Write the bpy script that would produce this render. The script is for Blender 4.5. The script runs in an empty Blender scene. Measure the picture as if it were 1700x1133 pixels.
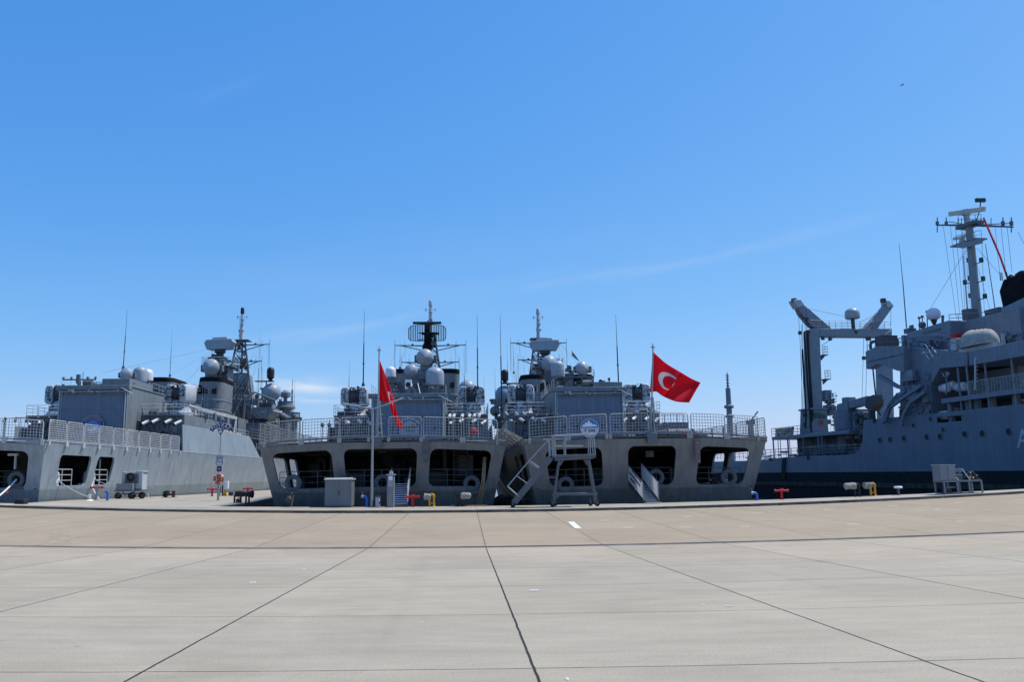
import bpy, bmesh, math, random
from mathutils import Vector, Matrix, Euler
from mathutils.geometry import delaunay_2d_cdt
R = math.radians
SC = bpy.context.scene
COL = SC.collection
rng = random.Random(7)

# ------------------------------------------------------------------ camera
F = 1372.0
CAM = Vector((0, 0, 1.9))
PITCH, ROLL = R(9.13), R(0.8)
cd = bpy.data.cameras.new('camera')
cam = bpy.data.objects.new('camera', cd)
COL.objects.link(cam)
cd.sensor_width = 36.0
cd.lens = 36.0 * F / 1700.0
cd.clip_start, cd.clip_end = 0.1, 30000
MC = Matrix.Rotation(R(90) + PITCH, 4, 'X') @ Matrix.Rotation(-ROLL, 4, 'Z')
cam.matrix_world = Matrix.Translation(CAM) @ MC
SC.camera = cam
M3 = MC.to_3x3()

def ray(px, py):
    d = M3 @ Vector(((px - 850) / F, -(py - 566.5) / F, -1.0))
    return d / d.y

def P(px, py, Z):                       # the point of a sight line at depth Z
    return CAM + ray(px, py) * Z

# ------------------------------------------------------------------ materials
MATS = {}
def nd(nt, t, **kw):
    n = nt.nodes.new(t)
    for k, v in kw.items(): setattr(n, k, v)
    return n

def ramp(nt, src, p0, c0, p1, c1):
    r = nd(nt, 'ShaderNodeValToRGB')
    e = r.color_ramp.elements
    e[0].position, e[0].color = p0, (*c0, 1)
    e[1].position, e[1].color = p1, (*c1, 1)
    nt.links.new(src, r.inputs[0])
    return r.outputs[0]

def mul(nt, a, b, fac=1.0, mode='MULTIPLY'):
    m = nd(nt, 'ShaderNodeMixRGB', blend_type=mode)
    m.inputs[0].default_value = fac
    for i, s in ((1, a), (2, b)):
        if hasattr(s, 'node'): nt.links.new(s, m.inputs[i])
        else: m.inputs[i].default_value = (*s, 1)
    return m.outputs[0]

def mat(name, col, rough=0.5, var=0.12, streak=0.0, metal=0.0, bump=0.0, scale=1.5, spec=0.4, seams=0.0, rust=0.0):
    m = bpy.data.materials.new(name); m.use_nodes = True
    nt = m.node_tree; b = nt.nodes['Principled BSDF']
    b.inputs['Roughness'].default_value = rough
    b.inputs['Metallic'].default_value = metal
    b.inputs['Specular IOR Level'].default_value = spec
    tc = nd(nt, 'ShaderNodeTexCoord')
    n = nd(nt, 'ShaderNodeTexNoise'); n.inputs['Scale'].default_value = scale; n.inputs['Detail'].default_value = 6
    nt.links.new(tc.outputs['Object'], n.inputs['Vector'])
    lo, hi = 1 - var, 1 + var * .6
    c = mul(nt, ramp(nt, n.outputs[0], .3, (lo,) * 3, .7, (hi,) * 3), col)
    if streak:
        mp = nd(nt, 'ShaderNodeMapping'); mp.inputs['Scale'].default_value = (2.2, 2.2, .12)
        nt.links.new(tc.outputs['Object'], mp.inputs[0])
        s = nd(nt, 'ShaderNodeTexNoise'); s.inputs['Scale'].default_value = 1.6; s.inputs['Detail'].default_value = 5
        nt.links.new(mp.outputs[0], s.inputs['Vector'])
        c = mul(nt, c, ramp(nt, s.outputs[0], .35, (1 - streak,) * 3, .62, (1.03,) * 3))
    if rust:
        mp = nd(nt, 'ShaderNodeMapping'); mp.inputs['Scale'].default_value = (1.1, 1.1, .22)
        nt.links.new(tc.outputs['Object'], mp.inputs[0])
        s = nd(nt, 'ShaderNodeTexNoise'); s.inputs['Scale'].default_value = 2.3; s.inputs['Detail'].default_value = 8
        s.inputs['Roughness'].default_value = .65
        nt.links.new(mp.outputs[0], s.inputs['Vector'])
        f = ramp(nt, s.outputs[0], .66, (0, 0, 0), .76, (rust,) * 3)
        mx = nd(nt, 'ShaderNodeMixRGB'); nt.links.new(f, mx.inputs[0]); nt.links.new(c, mx.inputs[1])
        mx.inputs[2].default_value = (.16, .085, .05, 1); c = mx.outputs[0]
    if seams:
        br = nd(nt, 'ShaderNodeTexBrick'); br.inputs['Scale'].default_value = 1
        br.inputs['Brick Width'].default_value = 2.9; br.inputs['Row Height'].default_value = 1.35
        br.inputs['Mortar Size'].default_value = .012; br.inputs['Mortar Smooth'].default_value = .6
        br.inputs['Color1'].default_value = (1, 1, 1, 1); br.inputs['Color2'].default_value = (.965, .965, .965, 1)
        br.inputs['Mortar'].default_value = (1 - seams,) * 3 + (1,)
        sx = nd(nt, 'ShaderNodeSeparateXYZ'); nt.links.new(tc.outputs['Object'], sx.inputs[0])
        ad = nd(nt, 'ShaderNodeMath', operation='ADD'); nt.links.new(sx.outputs[0], ad.inputs[0]); nt.links.new(sx.outputs[1], ad.inputs[1])
        cb = nd(nt, 'ShaderNodeCombineXYZ'); nt.links.new(ad.outputs[0], cb.inputs[0]); nt.links.new(sx.outputs[2], cb.inputs[1])
        nt.links.new(cb.outputs[0], br.inputs['Vector'])
        c = mul(nt, c, br.outputs[0])
    nt.links.new(c, b.inputs['Base Color'])
    if bump:
        n2 = nd(nt, 'ShaderNodeTexNoise'); n2.inputs['Scale'].default_value = .9; n2.inputs['Detail'].default_value = 2
        nt.links.new(tc.outputs['Object'], n2.inputs['Vector'])
        bp = nd(nt, 'ShaderNodeBump'); bp.inputs['Strength'].default_value = bump; bp.inputs['Distance'].default_value = .08
        nt.links.new(n2.outputs[0], bp.inputs['Height']); nt.links.new(bp.outputs[0], b.inputs['Normal'])
    MATS[name] = m
    return m

mat('hull_grey', (.235, .27, .295), .42, .1, .14, bump=.25, scale=.5, seams=.10, rust=.22)
mat('upper_grey', (.185, .212, .232), .48, .16, .2, bump=.15, seams=.12, rust=.18)
mat('light_grey', (.44, .47, .49), .42, .10, .08)
mat('dome_grey', (.30, .35, .39), .42, .06, .05)
mat('dome_white', (.66, .68, .70), .4, .06, .05)
mat('mid_grey', (.115, .13, .143), .5, .15, .1)
mat('dark_grey', (.045, .05, .057), .5, .2)
mat('black', (.014, .014, .016), .5, .3)
mat('soot', (.010, .0105, .012), .85, .4, spec=.15)
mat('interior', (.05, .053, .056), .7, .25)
mat('deck', (.09, .10, .105), .8, .2)
mat('net_metal', (.50, .505, .50), .45, .25, metal=0.0, scale=4)
mat('net_stern', (.34, .35, .35), .45, .3, scale=4)
mat('net_dirty', (.26, .255, .235), .6, .45, scale=9)
mat('galvanised', (.30, .33, .345), .45, .15, metal=.25)
mat('white', (.78, .78, .77), .5, .06, .05)
mat('cream', (.62, .58, .46), .6, .18)
mat('red', (.50, .012, .018), .5, .12)
mat('blue', (.025, .13, .52), .45, .12)
mat('navy', (.02, .03, .13), .45, .1)
mat('sky_blue', (.06, .26, .60), .5, .15)
mat('purple', (.05, .035, .20), .5, .1)
mat('yellow', (.60, .33, .02), .5, .18)
mat('orange', (.70, .085, .03), .5, .15)
mat('green', (.13, .30, .10), .5, .1)
mat('rusty', (.085, .045, .028), .85, .5, scale=6)
mat('rope', (.30, .235, .12), .9, .3, scale=8)
mat('rubber', (.018, .018, .019), .75, .3)
mat('canvas', (.47, .46, .42), .85, .18, scale=5)
mat('old_canvas', (.30, .30, .265), .9, .3, scale=7)
mat('grating', (.05, .048, .044), .95, .4, spec=.05)
mat('chock_grey', (.10, .112, .122), .55, .2)
mat('bench_grey', (.21, .23, .25), .5, .12)
mat('glass', (.03, .06, .055), .08, .05, spec=.6)
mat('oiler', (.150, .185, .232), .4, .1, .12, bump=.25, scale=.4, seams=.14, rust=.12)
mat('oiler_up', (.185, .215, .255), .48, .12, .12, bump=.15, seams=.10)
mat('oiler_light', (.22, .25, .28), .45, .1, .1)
mat('boot_black', (.026, .028, .030), .85, .3, spec=.1)
mat('fouling', (.075, .075, .055), .9, .4, .2, spec=.1)

def see_through(name, col, f):                          # thin cloth or sheet the sun shows through
    mat(name, col, .7, .06); m = MATS[name]; nt = m.node_tree; b = nt.nodes['Principled BSDF']
    tr = nd(nt, 'ShaderNodeBsdfTranslucent'); nt.links.new(b.inputs['Base Color'].links[0].from_socket, tr.inputs[0]); ms = nd(nt, 'ShaderNodeMixShader'); ms.inputs[0].default_value = f
    nt.links.new(b.outputs[0], ms.inputs[1]); nt.links.new(tr.outputs[0], ms.inputs[2]); nt.links.new(ms.outputs[0], nt.nodes['Material Output'].inputs[0])
see_through('white_sheet', (.80, .80, .80), .55)

# ------------------------------------------------------------------ mesh builder
class MB:
    def __init__(s): s.v, s.f = [], []
    def add(s, vs, fs, M=None):
        o = len(s.v)
        s.v += [(M @ Vector(v))[:] if M is not None else tuple(v) for v in vs]
        s.f += [tuple(i + o for i in f) for f in fs]
        return s
    def box(s, x0, x1, y0, y1, z0, z1, M=None):
        vs = [(x, y, z) for z in (z0, z1) for y in (y0, y1) for x in (x0, x1)]
        return s.add(vs, [(0, 2, 3, 1), (4, 5, 7, 6), (0, 1, 5, 4), (2, 6, 7, 3), (0, 4, 6, 2), (1, 3, 7, 5)], M)
    def boxc(s, c, d, rot=(0, 0, 0)):
        M = Matrix.Translation(c) @ Euler(rot).to_matrix().to_4x4()
        return s.box(-d[0] / 2, d[0] / 2, -d[1] / 2, d[1] / 2, -d[2] / 2, d[2] / 2, M)
    def frame(s, p, q):
        p, q = Vector(p), Vector(q); d = q - p; L = d.length or 1e-6
        z = d / L; a = Vector((0, 0, 1)) if abs(z.z) < .95 else Vector((0, 1, 0))
        x = a.cross(z).normalized(); y = z.cross(x)
        M = Matrix((x, y, z)).transposed().to_4x4(); M.translation = p
        return M, L
    def beam(s, p, q, w, h):                       # w: sideways, h: upwards
        M, L = s.frame(p, q)
        return s.box(-w / 2, w / 2, -h / 2, h / 2, 0, L, M)
    def tube(s, p, q, r, r2=None, n=6):
        M, L = s.frame(p, q); r2 = r if r2 is None else r2
        vs = [(rr * math.cos(2 * math.pi * i / n), rr * math.sin(2 * math.pi * i / n), z) for rr, z in ((r, 0), (r2, L)) for i in range(n)]
        fs = [(i, (i + 1) % n, n + (i + 1) % n, n + i) for i in range(n)]
        return s.add(vs, fs + [tuple(range(n - 1, -1, -1)), tuple(range(n, 2 * n))], M)
    def path(s, pts, r, n=5):
        for a, b in zip(pts, pts[1:]): s.tube(a, b, r, n=n)
        return s
    def lathe(s, c, prof, n=20, rot=(0, 0, 0)):
        M = Matrix.Translation(c) @ Euler(rot).to_matrix().to_4x4()
        vs = [(r * math.cos(2 * math.pi * i / n), r * math.sin(2 * math.pi * i / n), z) for r, z in prof for i in range(n)]
        fs = [(k * n + i, k * n + (i + 1) % n, (k + 1) * n + (i + 1) % n, (k + 1) * n + i) for k in range(len(prof) - 1) for i in range(n)]
        fs += [tuple(range(n - 1, -1, -1)), tuple(range((len(prof) - 1) * n, len(prof) * n))]
        return s.add(vs, fs, M)
    def ball(s, c, r, n=20, squash=1, lo=-90, rot=(0, 0, 0)):
        k = max(6, n // 2)
        prof = [(max(.004, r * math.cos(R(lo + (90 - lo) * i / k))), r * squash * math.sin(R(lo + (90 - lo) * i / k))) for i in range(k + 1)]
        return s.lathe(c, prof, n, rot)
    def prism(s, pts, d):
        n = len(pts); d = Vector(d); vs = [tuple(p) for p in pts] + [tuple(Vector(p) + d) for p in pts]
        return s.add(vs, [tuple(range(n - 1, -1, -1)), tuple(range(n, 2 * n))] + [(i, (i + 1) % n, n + (i + 1) % n, n + i) for i in range(n)])
    def torus(s, c, Rr, r, n=20, m=8, rot=(0, 0, 0), a0=0, a1=360):
        M = Matrix.Translation(c) @ Euler(rot).to_matrix().to_4x4(); full = a1 - a0 >= 360; k = n if full else n + 1
        vs = []
        for i in range(k):
            a = R(a0 + (a1 - a0) * i / n)
            for j in range(m):
                b = 2 * math.pi * j / m
                vs.append(((Rr + r * math.cos(b)) * math.cos(a), (Rr + r * math.cos(b)) * math.sin(a), r * math.sin(b)))
        fs = [(i * m + j, i * m + (j + 1) % m, ((i + 1) % k) * m + (j + 1) % m, ((i + 1) % k) * m + j) for i in range(n) for j in range(m)]
        return s.add(vs, fs, M)
    def rail(s, pts, h=1.05, nr=3, sp=1.4, r=.022, top=None):
        pts = [Vector(p) for p in pts]; up = Vector((0, 0, 1))
        for a, b in zip(pts, pts[1:]):
            for k in range(nr):
                z = up * h * (k + 1) / nr
                s.tube(a + z, b + z, (top or r) if k == nr - 1 else r * .8, n=4)
            n = max(1, round((b - a).length / sp))
            for i in range(n + 1):
                p = a.lerp(b, i / n); s.tube(p, p + up * h, r, n=4)
        return s
    def net(s, a, b, hv, nx, nz, t=.016, fr=.028):   # a framed mesh panel from a to b, rising along hv
        a, b, hv = Vector(a), Vector(b), Vector(hv); d = b - a
        c = .12; L = d.length; u = d / L; w = hv.normalized(); H = hv.length
        pts = [a, b, b + w * (H - c), b + w * (H - c * .3) - u * c * .3, b + hv - u * c, a + hv + u * c, a + w * (H - c * .3) + u * c * .3, a + w * (H - c), a]
        s.path(pts, fr, 5)
        for i in range(1, nx):
            p = a + d * i / nx; s.tube(p, p + hv, t, n=3)
        for i in range(1, nz):
            p = a + hv * i / nz; s.tube(p, p + d, t, n=3)
        return s
    def gear(s, x0, x1, y0, y1, z, n, rg, hmax=1.2):  # vents, lockers, drums, reels and posts standing on a deck
        for _ in range(n):
            x, y = rg.uniform(x0, x1), rg.uniform(y0, y1); h = rg.uniform(.15, 1) ** 1.3 * hmax; k = rg.random()
            if k < .38: s.boxc((x, y, z + h / 2), (rg.uniform(.15, .8), rg.uniform(.15, .8), h), (0, 0, rg.choice((0, 0, .3))))
            elif k < .52: r = rg.uniform(.1, .28); s.lathe((x, y, z), [(r * .6, 0), (r * .6, h), (r * 1.4, h + .04), (r * 1.3, h + .22), (.02, h + .3)], 10)
            elif k < .64: r = rg.uniform(.15, .4); s.tube((x - .4, y, z + r + .1), (x + .4, y, z + r + .1), r, n=12)
            elif k < .84: hh = h * 1.5 + .3; s.tube((x, y, z), (x + rg.uniform(-.05, .05), y, z + hh), rg.uniform(.02, .06), n=5); s.boxc((x, y, z + hh), (rg.uniform(.08, .3), rg.uniform(.08, .3), rg.uniform(.08, .3)))
            elif k < .92: s.path([(x, y, z), (x, y, z + h), (x + .3, y - .2, z + h + .2), (x + .7, y - .3, z + h + .1)], .05)
            else: s.rail([(x - .8, y, z), (x + .8, y, z)], 1.0, 3, .8, .025)
        return s
    def ladder(s, p, q, w=.4, side=(1, 0, 0), sp=.3, r=.02):
        p, q, sd = Vector(p), Vector(q), Vector(side) * w / 2
        s.tube(p - sd, q - sd, r, n=4); s.tube(p + sd, q + sd, r, n=4)
        n = max(2, int((q - p).length / sp))
        for i in range(1, n):
            c = p.lerp(q, i / n); s.tube(c - sd, c + sd, r * .8, n=4)
        return s
    def clutter(s, x0, x1, z0, z1, y, n, rg, ymax=.25, big=.5):   # lockers, junction boxes and pipes on a wall that faces aft
        for _ in range(n):
            w, h, d = rg.uniform(.12, big), rg.uniform(.12, big), rg.uniform(.05, ymax)
            x, z = rg.uniform(x0, x1 - w), rg.uniform(z0, max(z0 + .01, z1 - h))
            s.box(x, x + w, y - d, y + .02, z, z + h)
        for _ in range(n // 3):
            x = rg.uniform(x0, x1); s.tube((x, y - .06, z0), (x, y - .06, z0 + (z1 - z0) * rg.uniform(.5, 1)), rg.uniform(.02, .05), n=5)
        for _ in range(n // 5):
            z = rg.uniform(z0, z1); xa, xb = sorted((rg.uniform(x0, x1), rg.uniform(x0, x1))); s.tube((xa, y - .07, z), (xb, y - .07, z), rg.uniform(.02, .04), n=5)
        return s
    def build(s, name, m, parent=None, bevel=0, smooth=38, label=None, thick=0, merge=False, kind=None):
        me = bpy.data.meshes.new(name)
        me.from_pydata(s.v, [], s.f); me.update()
        bm = bmesh.new(); bm.from_mesh(me)
        if merge: bmesh.ops.remove_doubles(bm, verts=bm.verts, dist=1e-4)
        bmesh.ops.recalc_face_normals(bm, faces=bm.faces); bm.to_mesh(me); bm.free()
        if smooth > 0:
            me.shade_smooth(); me.set_sharp_from_angle(angle=R(smooth))
        me.materials.append(MATS[m] if isinstance(m, str) else m)
        o = bpy.data.objects.new(name, me); COL.objects.link(o)
        if parent: o.parent = parent
        if thick:
            md = o.modifiers.new('thickness', 'SOLIDIFY'); md.thickness = thick; md.offset = 0
        if bevel:
            md = o.modifiers.new('edge', 'BEVEL'); md.width = bevel; md.segments = 2; md.limit_method = 'ANGLE'; md.angle_limit = R(40)
        if label: o['label'] = label
        if kind: o['kind'] = kind
        return o

def tag(o, label, cat, group=None):
    o['label'] = label; o['category'] = cat
    if group: o['group'] = group
    return o

def thing(name, label, cat, loc=(0, 0, 0), rz=0, group=None):
    o = bpy.data.objects.new(name, None); COL.objects.link(o)
    o.location = loc; o.rotation_euler = (0, 0, rz); o.empty_display_size = .3
    return tag(o, label, cat, group)

def kids(o): return list(o.children)
def copy_tree(o, parent=None):
    c = o.copy(); COL.objects.link(c)
    if parent: c.parent = parent
    for ch in kids(o): copy_tree(ch, c)
    return c

def text_faces(s, size, ext=.008):
    cu = bpy.data.curves.new('lettering', 'FONT'); cu.body = s; cu.size = size; cu.extrude = ext
    cu.align_x = 'CENTER'; cu.align_y = 'CENTER'; cu.resolution_u = 3
    o = bpy.data.objects.new('lettering', cu); COL.objects.link(o)
    me = bpy.data.meshes.new_from_object(o.evaluated_get(bpy.context.evaluated_depsgraph_get()))
    vs = [v.co.copy() for v in me.vertices]; fs = [tuple(p.vertices) for p in me.polygons]
    bpy.data.objects.remove(o); bpy.data.curves.remove(cu); bpy.data.meshes.remove(me)
    return vs, fs

def add_text(mb, s, size, M, ext=.008):
    vs, fs = text_faces(s, size, ext); mb.add(vs, fs, M)

def facing(p, rz=0):                    # letters upright at p, read from -y
    return Matrix.Translation(p) @ Matrix.Rotation(rz, 4, 'Z') @ Matrix.Rotation(R(90), 4, 'X')

def plate(mb, outer, holes, fn, step=.6):
    """a sheet with holes: 2-D outline cut by hole outlines, then bent by fn(u, v)"""
    pts, edges = [], []
    def loop(l):
        i0 = len(pts); pts.extend(Vector(p) for p in l); n = len(l)
        edges.extend((i0 + i, i0 + (i + 1) % n) for i in range(n))
    def inside(p, poly):
        c = False; j = len(poly) - 1
        for i in range(len(poly)):
            a, b = poly[i], poly[j]
            if (a[1] > p[1]) != (b[1] > p[1]) and p[0] < (b[0] - a[0]) * (p[1] - a[1]) / (b[1] - a[1]) + a[0]: c = not c
            j = i
        return c
    loop(outer)
    for h in holes: loop(h)
    us = [p[0] for p in outer]; vs = [p[1] for p in outer]
    nu = max(2, int((max(us) - min(us)) / step)); nv = max(2, int((max(vs) - min(vs)) / step))
    for i in range(1, nu):
        for j in range(1, nv):
            p = (min(us) + (max(us) - min(us)) * i / nu + .003, min(vs) + (max(vs) - min(vs)) * j / nv + .002)
            if inside(p, outer) and not any(inside(p, h) for h in holes): pts.append(Vector(p))
    r = delaunay_2d_cdt(pts, edges, [], 1, 1e-5)
    vv, ff = r[0], r[2]
    keep = []
    for f in ff:
        c = sum((vv[i] for i in f), Vector((0, 0))) / len(f)
        if inside(c, outer) and not any(inside(c, h) for h in holes): keep.append(tuple(f))
    mb.add([fn(v[0], v[1]) for v in vv], keep)

def rounded(x0, x1, z0, z1, r, n=4, sl=0):        # rounded opening; sl leans the sides inwards towards the bottom
    o = []
    for cx, cz, a in ((x1 - r, z1 - r, 0), (x0 + r, z1 - r, 90), (x0 + r, z0 + r, 180), (x1 - r, z0 + r, 270)):
        for i in range(n + 1):
            t = R(a + 90 * i / n); o.append((cx + r * math.cos(t), cz + r * math.sin(t)))
    return o

def interp(x, tab):
    for (a, va), (b, vb) in zip(tab, tab[1:]):
        if x <= b: return va + (vb - va) * max(0, (x - a) / (b - a))
    return tab[-1][1]
# ------------------------------------------------------------------ light and sky
SUN_EL = R(61)
SUN_AZ = R(72)                 # measured from +Y towards +X
sd = Vector((math.sin(SUN_AZ) * math.cos(SUN_EL), math.cos(SUN_AZ) * math.cos(SUN_EL), math.sin(SUN_EL)))
ld = bpy.data.lights.new('sun', 'SUN'); ld.energy = 4.45; ld.angle = R(.53); ld.color = (1, .955, .88)
lo = bpy.data.objects.new('sun', ld); COL.objects.link(lo)
lo.rotation_euler = sd.to_track_quat('Z', 'Y').to_euler(); lo.location = (30, 20, 90)
W = bpy.data.worlds.new('World'); SC.world = W; W.use_nodes = True
nt = W.node_tree; bg = nt.nodes['Background']
sky = nd(nt, 'ShaderNodeTexSky', sky_type='NISHITA'); sky.sun_disc = False
sky.sun_elevation = SUN_EL; sky.sun_rotation = SUN_AZ
sky.altitude = 0; sky.air_density = 1.0; sky.dust_density = .7; sky.ozone_density = 3.0
hs = nd(nt, 'ShaderNodeHueSaturation'); hs.inputs['Hue'].default_value = .5; hs.inputs['Saturation'].default_value = 1.0
# clear early-summer air: each channel of the sky is graded so that it falls off towards the zenith as in deep blue air
sc_ = nd(nt, 'ShaderNodeSeparateColor'); cc_ = nd(nt, 'ShaderNodeCombineColor'); nt.links.new(sky.outputs[0], sc_.inputs[0])
SS = .12
for i, (k_, p_) in enumerate(((.985, 1.30), (.865, .75), (1.06, .37))):
    a_ = nd(nt, 'ShaderNodeMath', operation='MULTIPLY'); nt.links.new(sc_.outputs[i], a_.inputs[0]); a_.inputs[1].default_value = SS
    b_ = nd(nt, 'ShaderNodeMath', operation='POWER'); nt.links.new(a_.outputs[0], b_.inputs[0]); b_.inputs[1].default_value = p_
    c_ = nd(nt, 'ShaderNodeMath', operation='MULTIPLY'); nt.links.new(b_.outputs[0], c_.inputs[0]); c_.inputs[1].default_value = k_ / SS
    nt.links.new(c_.outputs[0], cc_.inputs[i])
nt.links.new(cc_.outputs[0], hs.inputs['Color'])
# thin clouds: a few elongated wisps low over the horizon and one faint streak higher up
tc = nd(nt, 'ShaderNodeTexCoord'); sx = nd(nt, 'ShaderNodeSeparateXYZ'); nt.links.new(tc.outputs['Generated'], sx.inputs[0])
def M_(op, a, b=None, c=None):
    n = nd(nt, 'ShaderNodeMath', operation=op)
    for i, v in enumerate((a, b, c)):
        if v is None: continue
        if hasattr(v, 'node'): nt.links.new(v, n.inputs[i])
        else: n.inputs[i].default_value = v
    return n.outputs[0]
az = M_('ARCTAN2', sx.outputs[0], sx.outputs[1]); el = M_('ARCSINE', sx.outputs[2])
def wisp(px, py, w, h, slope, strength, nscale):
    d = ray(px, py).normalized(); a0, e0 = math.atan2(d.x, d.y), math.asin(d.z)
    da = M_('SUBTRACT', az, a0); de = M_('SUBTRACT', M_('SUBTRACT', el, e0), M_('MULTIPLY', da, slope))
    cb = nd(nt, 'ShaderNodeCombineXYZ'); nt.links.new(M_('MULTIPLY', da, nscale), cb.inputs[0]); nt.links.new(M_('MULTIPLY', de, nscale * 5), cb.inputs[1])
    n = nd(nt, 'ShaderNodeTexNoise'); n.inputs['Scale'].default_value = 1; n.inputs['Detail'].default_value = 6
    nt.links.new(cb.outputs[0], n.inputs[0])
    u = M_('DIVIDE', da, w); v = M_('DIVIDE', de, h)
    g = M_('POWER', 2.718, M_('MULTIPLY', M_('ADD', M_('MULTIPLY', u, u), M_('MULTIPLY', v, v)), -1))
    t = nd(nt, 'ShaderNodeMapRange'); t.interpolation_type = 'SMOOTHSTEP'; nt.links.new(n.outputs[0], t.inputs[0])
    t.inputs[1].default_value = .3; t.inputs[2].default_value = .65
    return M_('MULTIPLY', M_('MULTIPLY', g, t.outputs[0]), strength)
cl = None
for a in ((512, 640, .042, .0085, -.03, .95, 9), (455, 637, .03, .006, 0, .5, 14), (430, 655, .05, .006, 0, .3, 25), (520, 664, .04, .004, 0, .4, 22), (1090, 442, .21, .008, .135, .14, 8), (560, 545, .12, .010, .22, .15, 9),
          (380, 140, .06, .012, .5, .03, 9), (700, 470, .3, .05, .1, .05, 5), (30, 690, .1, .02, 0, .1, 10)):
    k = wisp(*a); cl = k if cl is None else M_('MAXIMUM', cl, k)
mx = nd(nt, 'ShaderNodeMixRGB'); nt.links.new(cl, mx.inputs[0]); nt.links.new(hs.outputs[0], mx.inputs[1]); mx.inputs[2].default_value = (6.3, 6.9, 7.8, 1)
nt.links.new(mx.outputs[0], bg.inputs[0]); bg.inputs[1].default_value = .12
SC.view_settings.view_transform = 'Standard'; SC.view_settings.look = 'None'; SC.view_settings.gamma = 1; SC.view_settings.exposure = 0

# ------------------------------------------------------------------ ground
DR, KB, ED = 26.3, 44.9, 50.6                # drain, kerb and quay edge, metres ahead
def lift(x): return .0006 * min(abs(x), 45) ** 2
def bow(x): return .0035 * min(abs(x), 45) ** 2
def zbase(v):
    if v <= DR: return -.341 + (DR - v) * .0248
    if v < KB: return -.341 + (v - DR) / (KB - DR) * .221
    return 0
def zg(x, y):
    return zbase(y - bow(x)) + lift(x)
def G(px, py):                                 # where a sight line meets the paved ground
    d = ray(px, py); z = 0.0
    lo_, hi_ = 3.0, 70.0
    for _ in range(50):
        m = (lo_ + hi_) / 2; p = CAM + d * m
        if p.z > zg(p.x, p.y): lo_ = m
        else: hi_ = m
    return CAM + d * lo_

XS = [-160, -110, -80] + [i for i in range(-60, 61, 2)] + [80, 110, 160]
def sheet(name, vs, m, dz=0.0, label=None):
    me = bpy.data.meshes.new(name); V, Fc, UV = [], [], []
    for v in vs:
        for x in XS:
            y = v + bow(x); V.append((x, y, zbase(min(v, KB - 1e-4) if name != 'quay' else v) + lift(x) + dz)); UV.append((x + .0583 * y, v))
    n = len(XS)
    for j in range(len(vs) - 1):
        for i in range(n - 1): Fc.append((j * n + i, j * n + i + 1, (j + 1) * n + i + 1, (j + 1) * n + i))
    me.from_pydata(V, [], Fc); uv = me.uv_layers.new(name='UVMap')
    for l in me.loops: uv.data[l.index].uv = UV[l.vertex_index]
    me.materials.append(MATS[m]); o = bpy.data.objects.new(name, me); COL.objects.link(o); o['kind'] = 'structure'
    return o

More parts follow.
